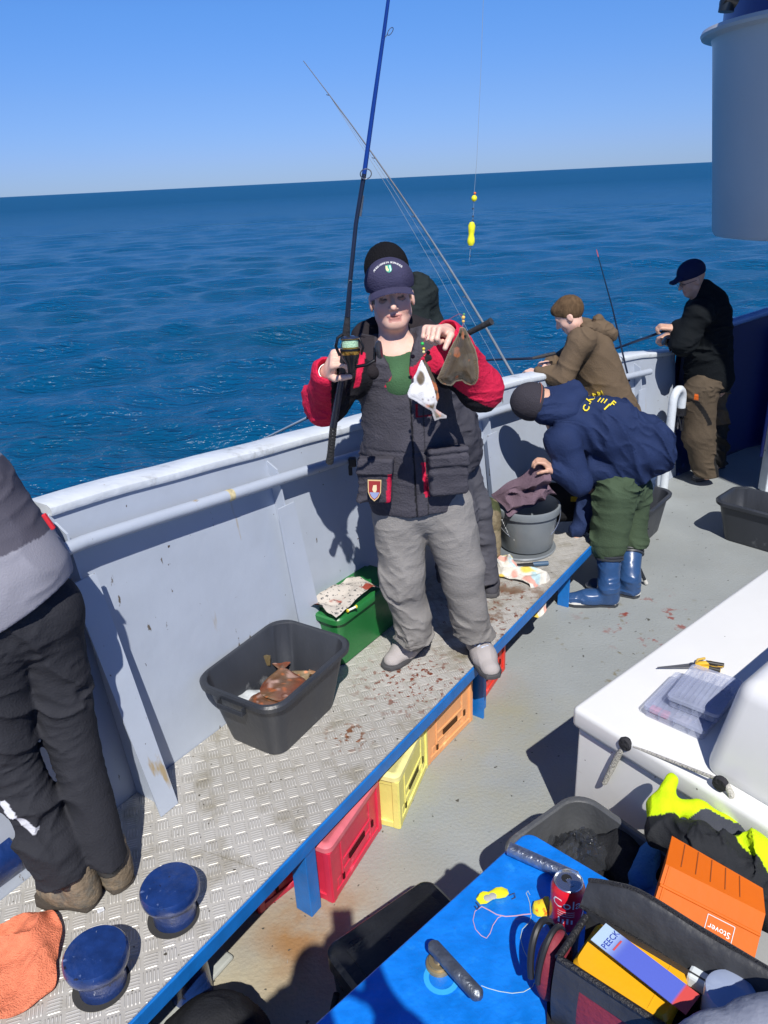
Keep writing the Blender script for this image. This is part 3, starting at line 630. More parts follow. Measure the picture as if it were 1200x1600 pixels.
def col_pale(V, o0, xs, zs, poly, d2):
    n = vnoise(V, 20, 3)[:, None]; c = np.array([.78, .77, .76]) * (.92 + .1 * n); dk = fish_top_col(V, None, 1) * 1.5
    lo = sstep(-(V[:, 2] - (zs.min() + .30 * (zs.max() - zs.min())) - .02 * (vnoise(V, 40, 2) - .5)), -.006, .010); c = c * (1 - lo[:, None]) + dk * lo[:, None]
    q = at(657, 590, o0[1]); m_ = sstep(-np.hypot((V[:, 0] - q[0]) * 1.3, (V[:, 2] - q[2]) * .8) + .004 * vnoise(V, 90, 4), -.020, -.012); c = c * (1 - m_[:, None]) + dk * m_[:, None]
    for x, y in ((660, 622), (669, 624), (677, 620)):
        q = at(x, y, o0[1]); m_ = sstep(-np.hypot(V[:, 0] - q[0], V[:, 2] - q[2]), -.0045, -.003); c = lerpc(c, m_ * .7, (.25, .2, .2))
    d = d2(V[:, 0], V[:, 2]); c = lerpc(c, sstep(-d, -.012, -.005) * .55, (.50, .50, .54))
    b_ = (V[:, 1] > o0[1] + .004); c[b_] = fish_top_col(V, None, 1)[b_]
    return c
YF = 2.56
flatfish('flatfish', 'white-bellied flatfish with brown patches hanging from a red and yellow beaded hook', [(663, 562), (668, 568), (676, 585), (680, 593), (684, 606), (687, 622), (684, 628), (681, 639), (690, 645), (699, 650), (698, 654), (688, 655), (679, 658), (676, 650), (674, 642), (664, 636), (650, 626), (638, 620), (636, 613), (641, 600), (646, 596), (646, 588), (650, 582), (654, 572), (658, 563)], YF, .010, col_pale, None, lean=.10)
flatfish('flatfish', 'brown speckled flatfish hanging from an orange beaded hook beside his elbow', [(718, 511), (724, 510), (728, 514), (733, 524), (738, 535), (743, 545), (747, 560), (749, 580), (748, 595), (743, 603), (736, 605), (728, 602), (722, 597), (714, 598), (706, 605), (698, 603), (690, 600), (682, 591), (688, 578), (695, 562), (702, 545), (710, 531), (716, 520)], YF + .02, .020, col_dark, None, lean=-.12, roll=1)
for px_, py_ in ((719, 522), (727, 525)):
    p = at(px_, py_, YF + .012 - .0); mb = MB(); mb.lathe([(.0045 * math.sin(a) + 1e-4, -.0045 * math.cos(a)) for a in np.linspace(0, math.pi, 8)], p, n=10); mb.build('eye', mat('fish_eye', (.015, .015, .01), .15), bpy.data.objects['flatfish.001'], smooth=True)
# hooks, beads and snoods
def rig(name, label, pts, beads, cat='hook'):
    t = thing(name, label, cat, pts[-1]); mb = MB(); mb.tube(pts, .0009, 6); mb.build('snood', mat(name + '_line', (.35, .05, .05), .4), t, smooth=True)
    for p, r_, c in beads:
        mb = MB(); mb.lathe([(r_ * math.sin(a) + 1e-4, -r_ * math.cos(a)) for a in np.linspace(0, math.pi, 9)], p, n=12); mb.build('bead', mat('bead_colour', c, .25), t, smooth=True)
    return t
hd = at(668, 524, 2.60)
rig('beaded_hook', 'short hook snood with green and yellow beads above the white-bellied fish', [hd, at(661, 536, 2.57), at(662, 550, 2.56), at(664, 566, 2.55)], [(at(660, 537, 2.56), .006, (.02, .45, .08)), (at(662, 545, 2.555), .005, (.7, .6, .05)), (at(662, 550, 2.555), .005, (.75, .65, .3)), (at(663, 556, 2.555), .004, (.5, .03, .03))])
rig('beaded_hook', 'short hook snood with yellow and orange beads above the brown fish', [at(690, 505, 2.62), at(718, 490, 2.6), at(725, 494, 2.59), at(724, 503, 2.58), at(722, 516, 2.57)], [(at(724, 496, 2.58), .0062, (.8, .5, .12)), (at(724, 502, 2.58), .005, (.8, .45, .1)), (at(725, 491, 2.58), .004, (.1, .3, .1))])
# fish in the tub
def tubfish(cx, cy, z, rz, L_, W_, colf, label, tilt=0.0, curl=.03):
    t = thing('flatfish', label, 'fish', (cx, cy, z), rz, 'fish in the black tub', local=True); g = []; nu, nv = 34, 15; cols = []
    for i in range(nu):
        u = i / (nu - 1)
        wd = W_ * (math.sin(math.pi * min(u / .86, 1)) ** .8 * (1 - .25 * u) + .03) if u < .86 else W_ * (.12 + .25 * (u - .86) / .14)
        row = []
        for j in range(nv):
            v = -1 + 2 * j / (nv - 1); x = (u - .5) * L_; y = v * wd; row.append((x, y, curl * (2 * abs(u - .5)) ** 2 + tilt * y + .002 * math.sin(u * 23 + v * 5)))
        g.append(row)
    G = np.array(g); H = np.zeros((nu, nv))
    for i in range(nu):
        for j in range(nv): u = i / (nu - 1); v = -1 + 2 * j / (nv - 1); H[i, j] = .017 * max(0, 1 - v * v) ** .7 * (1 if u < .8 else max(0, 1 - (u - .8) / .15)) + .0012
    up = G.copy(); up[..., 2] += H; dn = G.copy(); dn[..., 2] -= H
    mb = MB(); mb.sheet(up); mb.sheet(dn[:, ::-1])
    V = np.array(mb.v); o = obj('body', V, mb.f, M_fish, t, smooth=True, cols=colf(V)); return t
def bloody(V):
    c = fish_top_col(V, None, 1) * 1.3; c = lerpc(c, sstep(vnoise(V, 9, 21), .35, .6) * .8, (.17, .035, .018)); return lerpc(c, sstep(vnoise(V, 34, 5), .74, .80) * .7, (.45, .30, .26))
def brownish(V): return lerpc(fish_top_col(V, None, 1) * 2.0, sstep(vnoise(V, 14, 2), .4, .7) * .6, (.24, .09, .04))
def whitish(V): return np.tile([.62, .66, .68], (len(V), 1)) * (.9 + .15 * vnoise(V, 20, 1)[:, None])
tx_, ty_ = TUBC[:2]
for du, dv_, z, rzd, L_, W_, cf, lb, tl_ in ((.05, .01, .500, 100, .29, .110, bloody, 'flatfish smeared with blood on top of the pile in the tub', .05), (-.045, -.01, .485, 48, .31, .115, bloody, 'bloody flatfish lying half under the topmost one', -.05),
        (-.075, .06, .470, 20, .25, .095, whitish, 'flatfish showing its pale belly against the tub wall', .10), (.10, .02, .470, 35, .27, .10, brownish, 'brown flatfish at the far end of the tub', .06), (.0, -.03, .462, 70, .30, .11, brownish, 'brown flatfish at the bottom of the pile', -.05)):
    q_ = TUBC[:2] + dl * du + np.array([-dl[1], dl[0]]) * dv_; tubfish(q_[0], q_[1], z, R(rzd), L_, W_, cf, lb, tilt=tl_, curl=.010)
mb = MB(); p = on(418, 1040, .52); mb.prism([p + (-.012, 0, 0), p + (.012, 0, 0), p + (.018, 0, .05), p + (0, 0, .055), p + (-.016, 0, .048)], (0, .003, 0))
o = mb.build('fish_tail', M_fish, loc=None, cols=None) if False else None
tl = thing('fish_tail', 'upright tail fin sticking up from the fish pile in the tub', 'fish', p); V = np.array(mb.v); obj('fin', V, mb.f, M_fish, tl, cols=np.tile([.13, .10, .05], (len(V), 1)))
mb = MB(); loft(mb, [(.070, .195, .125, .05), (.078, .195, .125, .05)], 6)
t = thing('fish_blood', 'thin pool of bloody water in the bottom of the fish tub', 'liquid', TUBC, yaw(dl), local=True); mb.build('pool', mat('blood_water', (.05, .008, .006), .1), t)
# other tubs
rc = (on(1120, 780, .3) + on(1225, 800, .3)) / 2
q0, q1 = on(1120, 784, .3), on(1158, 760, .3); dr_ = unit((q1 - q0)[:2]); rx = np.array([dr_[1], -dr_[0]])
c_ = q0[:2] + dr_ * .16 + rx * .23 + dr_ * .0
RT = tub('mortar_tub', 'black plastic tub standing on the deck at the right edge', (c_[0] + .03, c_[1] + .03, .001), yaw(rx), .26, .18, .20, .13, .30)
b2 = on(1000, 790, .28); tub('mortar_tub', 'dusty black tub standing behind the legs of the bending angler', (b2[0] + .02, b2[1] + .12, .001), R(50), .24, .17, .19, .125, .30)
# --- bucket
bc = (on(830, 872, BZ) + (0, .155, 0)); bc = np.array([bc[0], bc[1], BZ + .001])
bt = thing('bucket', 'round grey plastic bucket with a wire bail, under the towel held by the bending angler', 'bucket', bc)
M_buck = mat('bucket_grey', (.19, .215, .235), .35, var=.08, vscale=5, bump=.1, rvar=.06)
mb = MB(); mb.lathe([(.001, 0), (.150, 0), (.155, .006), (.176, .215), (.178, .216), (.190, .222), (.193, .25), (.190, .262), (.180, .265), (.174, .258), (.154, .012), (.001, .012)], bc, n=64); mb.build('shell', M_buck, bt, smooth=True)
for a in (0, math.pi):
    mb = MB(); d = np.array([math.cos(a), math.sin(a), 0]); mb.box(bc + d * .19 + (0, 0, .235), (.012, .03, .03), ax=[d, np.cross([0, 0, 1.], d), [0, 0, 1]], bev=.004); mb.build('ear', M_buck, bt)
hp_ = [bc + np.array([.195 * math.cos(a), -.195 * math.sin(a) * .62 - .02 * math.sin(a), .235 - .165 * math.sin(a)]) for a in np.linspace(0, math.pi, 25)]
mb = MB(); mb.tube(hp_, .0028, 8); bl_ = mb.build('bail', mat('bail_wire', (.55, .57, .6), .25, .9), bt, smooth=True)
i0 = 14; mb = MB(); mb.tube(hp_[i0 - 1:i0 + 3], .009, 12); mb.build('grip', mat('grip_white', (.7, .7, .68), .4), bl_, smooth=True)
lc = bc + (-.03, .0, 0); mb = MB(); mb.lathe([(.001, .0), (.20, .0), (.205, .01), (.20, .018), (.19, .012), (.001, .010)], lc, n=48)
lid = thing('round_lid', 'grey round lid lying under the grey bucket', 'lid', lc); bt.location.z += .02; mb.build('disc', M_buck, lid, smooth=True)
# --- green box with newspaper
gd = unit(np.array([.585, .81])); gn = np.array([-gd[1], gd[0]])
g0 = on(538, 1046, BZ); gc = g0[:2] + gd * .24 + gn * .135
gb = thing('green_box', 'dark green plastic storage box with lid on the bench beside the tub', 'storage box', (gc[0], gc[1], BZ + .001), yaw(gd), local=True)
M_green = mat('green_plastic', (.018, .16, .04), .38, var=.12, vscale=6, bump=.12, bscale=50)
mb = MB(); loft(mb, [(0, .225, .112, .03), (.006, .23, .118, .035), (.235, .245, .128, .04)], 6); mb.build('body', M_green, gb, smooth=True)
mb = MB(); loft(mb, [(.235, .250, .133, .045), (.238, .262, .143, .05), (.262, .262, .143, .05), (.270, .255, .137, .045), (.272, .225, .11, .03), (.282, .218, .103, .03), (.283, .10, .05, .02)], 6)
for k in range(5): mb.box((-.16 + k * .08, -.12, .271), (.05, .006, .006), bev=.002)
mb.build('lid', M_green, gb, smooth=True)
# newspaper, crumpled
nc = on(538, 935, .66); G = []
for i in range(26):
    row = []
    for j in range(14):
        u = (i / 25 - .5) * .34; v = (j / 13 - .5) * .17; P = np.array([[u, v, 0.]])
        zz = .012 + .05 * vnoise(P, 11, 3)[0] * (1 - abs(v) * 3) + .02 * vnoise(P, 30, 5)[0]
        row.append([nc[0] + gd[0] * u + gn[0] * v, nc[1] + gd[1] * u + gn[1] * v, BZ + .283 + zz - .012])
    G.append(row)
M_news = mat('newsprint', (.52, .48, .43), .8, var=.1); N, L = nodes(M_news); b_ = N['Principled BSDF']; src = b_.inputs['Base Color'].links[0].from_socket; tcx = N.new('ShaderNodeTexCoord')
for sc_, th_, col_ in ((70, .60, (.12, .12, .12)), (9, .60, (.30, .06, .04)), (10, .66, (.60, .45, .05)), (7, .64, (.05, .05, .06))):
    n = N.new('ShaderNodeTexNoise'); n.inputs['Scale'].default_value = sc_; n.inputs['Detail'].default_value = 2; L.new(tcx.outputs['Object'], n.inputs['Vector']); mp = N.new('ShaderNodeMapping'); mp.inputs['Location'].default_value = (sc_, 0, 0); L.new(tcx.outputs['Object'], mp.inputs[0]); L.new(mp.outputs[0], n.inputs['Vector'])
    r_ = N.new('ShaderNodeMapRange'); r_.inputs[1].default_value = th_; r_.inputs[2].default_value = th_ + .03; L.new(n.outputs[0], r_.inputs[0]); x = N.new('ShaderNodeMix'); x.data_type = 'RGBA'; L.new(r_.outputs[0], x.inputs[0]); L.new(src, x.inputs[6]); x.inputs[7].default_value = (*col_, 1); src = x.outputs[2]
L.new(src, b_.inputs['Base Color'])
mb = MB(); mb.sheet(G); o = mb.build('newspaper', M_news, smooth=True); tag(o, 'crumpled newspaper lying on the lid of the green box', 'newspaper')
p = on(550, 954, .655); t = thing('line_float', 'small yellow and white bobbin of line on the green lid', 'float', p); mb = MB(); mb.tube([p + (-.018, -.012, .008), p + (.018, .012, .012)], .005, 10); mb.build('tube', mat('white_bobbin', (.8, .8, .75), .4), t)
for s_ in (-1, 1): mb = MB(); mb.tube([p + np.array([.016, .011, 0]) * s_ + (0, 0, .01 + .002 * s_), p + np.array([.022, .015, 0]) * s_ + (0, 0, .01 + .002 * s_)], .008, 10); mb.build('end_cap', mat('yellow_cap', (.75, .6, .05), .4), t)
# --- crates
def crate(label, col, base, d, L_=.40, W_=.30, H_=.275):
    d = unit(d); n = np.array([-d[1], d[0]])
    t = thing('beer_crate', label, 'crate', (base[0], base[1], .001), yaw(d), 'upturned plastic crates under the bench', local=True)   # origin at nearest bottom corner, x along the face, y under the bench
    m = mat('crate_plastic', col, .42, var=.10, vscale=9, bump=.12, bscale=60, dirt=tuple(min(1, c * 1.5 + .06) for c in col), dscale=11, dth=.60); pale = mat('crate_rim', tuple(min(1, c * .8 + .12) for c in col), .5, var=.15, vscale=14)
    dk = mat('crate_hole', tuple(c * .10 for c in col), .8)
    e = .012; mb = MB()
    def face(o0, u, v_, lu):   # ribs on a face: origin, along, normal out
        def bxf(a0, a1, z0, z1, th): mb.box(np.array(o0) + np.array(u) * (a0 + a1) / 2 + np.array([0, 0, (z0 + z1) / 2]) + np.array(v_) * (th / 2 - .004), (abs(a1 - a0), th, z1 - z0), ax=[u, v_, [0, 0, 1]], bev=.002, seg=1)
        for a in (0.004, lu - .030): bxf(a, a + .026, .0, H_ - .03, .012)
        bxf(0.03, lu - .03, 0.0, .03, .010); bxf(.03, lu - .03, H_ - .055, H_ - .03, .008)
        if lu > .35:
            bxf(.085, .095, .03, H_ - .055, .008); bxf(lu - .095, lu - .085, .03, H_ - .055, .008); bxf(.095, lu - .095, .118, .130, .009); bxf(.095, lu - .095, .075, .083, .009)
            bxf(.05, .075, .03, .07, .006); bxf(lu - .075, lu - .05, .03, .07, .006)
    mb.box((L_ / 2, W_ / 2, H_ / 2), (L_ - .016, W_ - .016, H_ - .004), bev=.012)
    face((0, .008, 0), [1, 0, 0], [0, -1, 0], L_); face((.008, 0, 0), [0, 1, 0], [-1, 0, 0], W_); face((L_ - .008, 0, 0), [0, 1, 0], [1, 0, 0], W_)
    mb.build('body', m, t)
    mb = MB(); V0 = len(mb.v); loft(mb, [(H_ - .032, L_ / 2 + .001, W_ / 2 + .001, .03), (H_ - .028, L_ / 2 + .004, W_ / 2 + .004, .032), (H_ - .008, L_ / 2 + .003, W_ / 2 + .003, .03), (H_ + .001, L_ / 2 - .008, W_ / 2 - .008, .025), (H_ + .001, L_ / 2 - .02, W_ / 2 - .02, .02), (H_ - .001, L_ / 2 - .022, W_ / 2 - .022, .02)], 5, warp=lambda v: (v[0] + L_ / 2, v[1] + W_ / 2, v[2])); mb.build('rim', pale, t, smooth=True)
    for c3, z3 in (((L_ / 2, .0045, .1005), (.12, .006, .028)), ((L_ / 2 - .11, .0045, .05), (.012, .006, .03)), ((L_ / 2 + .125, .0045, .09), (.014, .006, .03))): mb = MB(); mb.box(c3, z3, bev=.001); mb.build('handle_slot', dk, t)
    return t
def cb(a, b): return on(*a, 0), (on(*b, 0) - on(*a, 0))[:2]
for lb, col, a, b in (('dark red crate mostly hidden left of the bench leg', (.42, .018, .05), (406, 1430), (462, 1385)), ('faded red crate right of the nearest bench leg', (.62, .028, .07), (522, 1413), (603, 1285)), ('pale yellow crate between the red and the orange crate', (.76, .70, .20), (626, 1297), (670, 1196)),
                      ('orange crate next to the yellow one', (.78, .36, .15), (668, 1199), (738, 1126)), ('bright red crate under the toe of the standing angler', (.62, .04, .025), (745, 1112), (792, 1042))):
    P, d = cb(a, b); crate(lb, col, P, d)
# --- bollards through the bench
M_boll = mat('bollard_paint', (.009, .032, .14), .30, var=.35, vscale=14, bump=.35, bscale=40, dirt=(.16, .22, .40), dscale=30, dth=.62, coat=.3); layer(M_boll, (30, 30, 30), .66, .03, (.01, .012, .03), 4); layer(M_boll, (60, 12, 12), .70, .02, (.30, .33, .42), 9)
def bollard(px, py, label, k=1.0):
    p = on(px, py, BZ + .13); t = thing('bollard', label, 'bollard', (p[0], p[1], 0), group='blue mooring bollards poking through the bench')
    mb = MB(); mb.lathe([(.068 * k, 0), (.066 * k, BZ + .075), (.068 * k, BZ + .083)], (p[0], p[1], 0), n=40); mb.build('post', M_boll, t, smooth=True)
    mb = MB(); mb.lathe([(.068 * k, BZ + .078), (.078 * k, BZ + .080), (.088 * k, BZ + .09), (.0905 * k, BZ + .105), (.0895 * k, BZ + .122), (.084 * k, BZ + .1305), (.05 * k, BZ + .133), (.001, BZ + .1335)], (p[0], p[1], 0), n=48); mb.build('cap', M_boll, t, smooth=True)
    mb = MB(); mb.lathe([(.06 * k, BZ + .0015), (.080 * k, BZ + .0015)], (p[0] - .004, p[1] - .006, 0), n=40, cap=False); mb.build('hole_edge', mat('bollard_hole', (.03, .03, .03), .7), t)
bollard(148, 1487, 'blue painted mooring bollard nearest the orange cloth'); bollard(264, 1382, 'blue painted mooring bollard nearest the blue bench edge')
p = on(14, 1390, BZ); t = thing('bollard', 'blue painted roller fairlead at the left edge behind the brown boots', 'fairlead', (p[0], p[1], BZ))
mb = MB(); a = np.array([*TB, 0]); mb.tube([p - a * .35 + (-.06, .04, .10), p + a * .055 + (-.06, .04, .10), p + a * .065 + (-.06, .04, .10)], [.10, .10, .085], 32); mb.build('drum', M_boll, t, smooth=True)
mb = MB(); mb.box(p - a * .2 + (-.06, .04, .02), (.4, .12, .04), ax=[a, [*NB, 0], [0, 0, 1]], bev=.01); mb.build('foot', M_boll, t)
# --- orange cloth bottom left
M_cloth_o = mat('orange_terry', (.74, .22, .12), .9, var=.15, vscale=40, bump=.8, bscale=220)
def cloth_sheet(name, label, cat, c, d, lx, ly, z0, m, amp=.03, sc_=9, seed=0, mask=None, edge=.012, nx=60, ny=40, extra=None, cols=None, thick=.004, rim=.02):
    d = unit(d); n = np.array([-d[1], d[0]]); U = np.linspace(-.5, .5, nx); W = np.linspace(-.5, .5, ny); UU, WW = np.meshgrid(U, W, indexing='ij')
    P = np.stack([UU.ravel() * lx, WW.ravel() * ly, np.zeros(UU.size) + seed], 1)
    e1 = (vnoise(P, 7, seed) - .5) * rim * 2; e2 = (vnoise(P, 7, seed + 5) - .5) * rim * 2
    rg = 1 - np.abs(2 * vnoise(P, sc_, seed + 1) - 1); edgef = np.clip((.5 - np.maximum(np.abs(UU), np.abs(WW)).ravel()) * 6, 0, 1)
    H = z0 + thick + amp * (rg ** 2) * (.25 + .75 * edgef) + amp * .4 * vnoise(P, sc_ * 2.6, seed + 2)
    u = UU.ravel() * lx * (1 - .12 * np.abs(WW.ravel())) + e1; v = WW.ravel() * ly * (1 - .2 * np.abs(UU.ravel())) + e2
    if extra is not None: u, v, H = extra(UU.ravel(), WW.ravel(), u, v, H)
    X = np.stack([c[0] + d[0] * u + n[0] * v, c[1] + d[1] * u + n[1] * v, H], 1).reshape(nx, ny, 3)
    mb = MB(); mb.sheet(X); B = X.copy(); B[..., 2] -= thick; k0 = len(mb.v); mb.sheet(B[:, ::-1])
    idx = [(i, 0) for i in range(nx)] + [(nx - 1, j) for j in range(ny)] + [(i, ny - 1) for i in range(nx - 1, -1, -1)] + [(0, j) for j in range(ny - 1, -1, -1)]
    for a_, b_ in zip(idx[:-1], idx[1:]):
        if a_ != b_: mb.f.append((a_[0] * ny + a_[1], b_[0] * ny + b_[1], k0 + b_[0] * ny + (ny - 1 - b_[1]), k0 + a_[0] * ny + (ny - 1 - a_[1])))
    kw = {}
    if cols is not None: kw['cols'] = cols(np.array(mb.v), UU, WW)
    o = mb.build(name, m, smooth=True, **kw); tag(o, label, cat); return o
c0 = on(22, 1510, BZ)
cloth_sheet('orange_cloth', 'crumpled orange terry cloth lying on the tread plate at the lower left', 'cloth', c0, (on(60, 1440, BZ) - on(0, 1590, BZ))[:2], .36, .31, BZ + .002, M_cloth_o, amp=.055, sc_=9, seed=4, rim=.03, extra=lambda U, W, u, v, H: (u * np.sqrt(1 - 1.9 * W * W), v * np.sqrt(1 - 1.9 * U * U), H))
# --- small litter on the bench
for (px, py, lb) in ((52, 1560, 'small white and blue scrap by the orange cloth'), (158, 1424, 'small pale scrap of fishing tackle between the boots and the bollard')):
    p = on(px, py, BZ); mb = MB(); mb.box(p + (0, 0, .005), (.022, .012, .006), ax=[unit([1, .6, 0]), unit([-.6, 1, 0]), [0, 0, 1]], bev=.002); o = mb.build('scrap', mat('scrap_white', (.6, .62, .66), .5, var=.4, vscale=60)); tag(o, lb, 'scrap')
# --- towels near the bucket
def multicol(V, UU, WW):
    n = vnoise(V, 16, 31); c = np.tile([.66, .64, .58], (len(V), 1)); c = lerpc(c, sstep(n, .55, .62), (.42, .58, .62)); c = lerpc(c, sstep(vnoise(V, 13, 7), .60, .66), (.70, .52, .10)); return lerpc(c, sstep(vnoise(V, 17, 77), .66, .7), (.68, .36, .30))
M_cl = mat('patterned_cotton', 'attr', .9, var=.1, vscale=60, bump=.5, bscale=200)
def droop(U, W, u, v, H):
    k = sstep(U, .18, .5); H = H - k * .16 + .0; return u - k * .06, v + .03 * np.sin(U * 9), H
ct = on(815, 902, BZ); cloth_sheet('patterned_towel', 'white, yellow and light blue towel twisted on the bench and hanging over its blue edge', 'towel', ct, (on(858, 930, BZ) - on(785, 886, BZ))[:2], .50, .16, BZ + .002, M_cl, amp=.045, sc_=13, seed=9, extra=droop, cols=multicol, nx=80, ny=30)
# --- knife in sheath
ka, kb = on(800, 884, BZ + .015), on(856, 880, BZ + .015); t = thing('knife', 'black sheathed fillet knife with blue-grey handle lying by the bucket', 'knife', ka)
d = unit(kb - ka); mb = MB(); mb.box(ka + d * .06, (.13, .028, .012), ax=[d, np.cross([0, 0, 1.], d), [0, 0, 1]], bev=.004); mb.build('sheath', mat('sheath_black', (.02, .022, .025), .5), t)
mb = MB(); mb.tube([ka + d * .12, ka + d * .15, ka + d * .21], [.012, .015, .013], 12); mb.build('handle', mat('handle_blue', (.04, .09, .16), .5), t, smooth=True)
# --- camouflage bag
M_camo = mat('camouflage_fabric', 'attr', .85, var=.15, vscale=40, bump=.5, bscale=80)
q = at(762, 830, 3.98); cz = BZ
def camocol(V, c, i):
    n = vnoise(V, 16, 3); c = np.tile([.16, .13, .08], (len(V), 1)); c = lerpc(c, sstep(n, .5, .56), (.055, .065, .03)); return lerpc(c, sstep(vnoise(V, 20, 9), .6, .65), (.24, .20, .13))
sb_ = sdf_obj('camouflage_bag', [rbox((q[0] - .02, 4.05, BZ + .17), (.10, .10, .17), rr=.05, k=.04), ell((q[0] - .02, 4.05, BZ + .33), (.08, .08, .05), k=.05)], .009, M_camo, None, disp=folds(12, .012, seed=4), pal=[(1, 1, 1)], paint=camocol, loc=(q[0] - .02, 4.05, BZ)); tag(sb_, 'soft camouflage bag against the bulwark between the legs and the bucket', 'bag')
# --- black tackle bag with clear plastic cover behind the bucket
q = at(885, 800, 4.55); tb = thing('tackle_bag', 'black tackle bag with yellow print and clear plastic cover behind the bucket', 'bag', (q[0], 4.6, BZ))
M_blk = mat('black_nylon', (.018, .019, .022), .75, var=.2, vscale=20, bump=.4, bscale=150)
sdf_obj('body', [rbox((q[0] - .03, 4.60, BZ + .12), (.19, .12, .13), rr=.05, k=.03), cone((q[0] + .13, 4.53, BZ + .10), (q[0] + .15, 4.53, BZ + .0), .03, .025, k=.02)], .009, M_blk, tb, disp=folds(14, .010, seed=8))
G = [[(q[0] - .22 + .42 * i / 29, 4.50 + .22 * j / 15, BZ + .262 + .03 * float(vnoise(np.array([[i * .12, j * .2, 3.]]), 2.5, 5)[0]) + (.03 if 4 < j < 12 else 0)) for j in range(16)] for i in range(30)]
mb = MB(); mb.sheet(G); mb.build('plastic_cover', mat('clear_film', (.55, .62, .66), .12, var=.3, vscale=20, bump=.9, bscale=35, alpha=.75), tb, smooth=True)
mb = MB(); mb.box((q[0] + .05, 4.478, BZ + .16), (.09, .006, .035), bev=.002); mb.build('label_patch', mat('yellow_print', (.5, .34, .02), .5, var=.5, vscale=60), tb)
for k in range(3): mb = MB(); mb.tube([(q[0] + .13 + .02 * k, 4.47, BZ + .18 - .03 * k), (q[0] + .16, 4.44, BZ + .12 - .03 * k), (q[0] + .17, 4.47, BZ + .05)], .008, 8); mb.build('strap', M_blk, tb, smooth=True)
p = on(915, 805, BZ); mb = MB(); mb.box(p + (0, 0, .01), (.10, .07, .015), bev=.004); o = mb.build('paper_scrap', mat('scrap_cream', (.66, .62, .5), .7, var=.2, bump=.6)); tag(o, 'cream paper scrap lying between the bag and the green trousers', 'paper')
p = on(985, 826, 0); mb = MB(); mb.box(p + (0, 0, .012), (.12, .06, .02), ax=[unit([1, .5, 0]), unit([-.5, 1, 0]), [0, 0, 1]], bev=.008); o = mb.build('paper_scrap', mat('scrap_white2', (.72, .62, .55), .7, var=.2, bump=.6)); tag(o, 'white paper scrap on the deck behind the blue boots', 'paper')
# folding stool legs behind the boots
sa, sb2 = on(1010, 912, .01), at(975, 835, on(1010, 912, .01)[1] + .05); t = thing('folding_stool', 'dark folding stool with tubular legs behind the blue rubber boots', 'stool', (sa[0], sa[1], 0))
mb = MB(); mb.tube([sa, sb2], .011, 10); mb.build('leg', mat('stool_tube', (.03, .035, .045), .35, .4), t, smooth=True)
mb = MB(); d = unit(sb2 - sa); mb.tube([sa, sa + d * .03], .013, 10); mb.build('foot_cap', mat('cap_grey', (.5, .5, .48), .5), t, smooth=True)
sa2 = sa + (-.30, .05, 0); mb = MB(); mb.tube([sa2, sa2 + (.30, .02, .36)], .011, 10); mb.build('leg', mat('stool_tube2', (.03, .035, .045), .35, .4), t, smooth=True)
mb = MB(); mb.box(sb2 + (-.10, .10, .03), (.26, .22, .02), bev=.006); mb.build('seat', M_blk, t)

# --- white locker with lid, rope handles and moulded hump
M_lock = layer(layer(mat('white_gelcoat', (.74, .75, .74), .28, var=.02, vscale=4, bump=.05, bscale=20, dirt=(.45, .44, .38), dscale=7, dth=.73), (28, 28, 28), .76, .012, (.14, .13, .12), 3, 2), (4, 4, 14), .68, .08, (.60, .59, .54), 8)
ZL = .66; OL = np.array([.647, 2.267]); D1 = unit(on(1200, 885, ZL)[:2] - OL); D2 = unit(on(1200, 1290, ZL)[:2] - OL)
lk = thing('white_locker', 'big white fibreglass deck locker with overhanging lid and rope handles', 'locker', (*OL, 0))
def lp_(a, b, z): return np.array([*(OL + D1 * a + D2 * b), z])
def slab(a0, a1, b0, b1, z0, z1, bev, name, m, par):
    bm = bmesh.new(); vs = [bm.verts.new(tuple(lp_(a, b, z))) for z in (z0, z1) for a, b in ((a0, b0), (a0, b1), (a1, b1), (a1, b0))]
    for f in [(3, 2, 1, 0), (4, 5, 6, 7), (0, 1, 5, 4), (1, 2, 6, 5), (2, 3, 7, 6), (3, 0, 4, 7)]: bm.faces.new([vs[i] for i in f])
    bmesh.ops.recalc_face_normals(bm, faces=bm.faces); bmesh.ops.bevel(bm, geom=list(bm.edges), offset=bev, segments=4, affect='EDGES', profile=.5)
    mb = MB(); bm.verts.ensure_lookup_table(); mb.add([v.co for v in bm.verts], [[v.index for v in f.verts] for f in bm.faces]); bm.free(); return mb.build(name, m, par, smooth=True)
slab(.02, 2.4, .02, 1.6, .0, ZL - .098, .012, 'body', M_lock, lk)
slab(.035, 2.38, .035, 1.58, ZL - .099, ZL - .088, .002, 'lid_gap_filler', mat('lid_gap_shade', (.10, .10, .11), .7), lk)  # dark filler under the lid, shade of the gap put into its colour
slab(0, 2.42, 0, 1.62, ZL - .089, ZL, .022, 'lid', M_lock, lk)
# hump
hg = on(1100, 1196, ZL)[:2] - OL; ha, hb = hg @ D1, hg @ D2
bm = bmesh.new(); HH = .34
vs = [bm.verts.new(tuple(lp_(a, b, z))) for a, b, z in ((ha, hb, ZL - .02), (ha, 1.6, ZL - .02), (ha + 1.5, 1.6, ZL - .02), (ha + 1.5, hb, ZL - .02), (ha + .07, hb + .05, ZL + HH), (ha + .07, 1.6, ZL + HH), (ha + 1.4, 1.6, ZL + HH), (ha + 1.4, hb + .05, ZL + HH))]
for f in [(3, 2, 1, 0), (4, 5, 6, 7), (0, 1, 5, 4), (1, 2, 6, 5), (2, 3, 7, 6), (3, 0, 4, 7)]: bm.faces.new([vs[i] for i in f])
bmesh.ops.recalc_face_normals(bm, faces=bm.faces); bmesh.ops.bevel(bm, geom=list(bm.edges), offset=.055, segments=6, affect='EDGES', profile=.5)
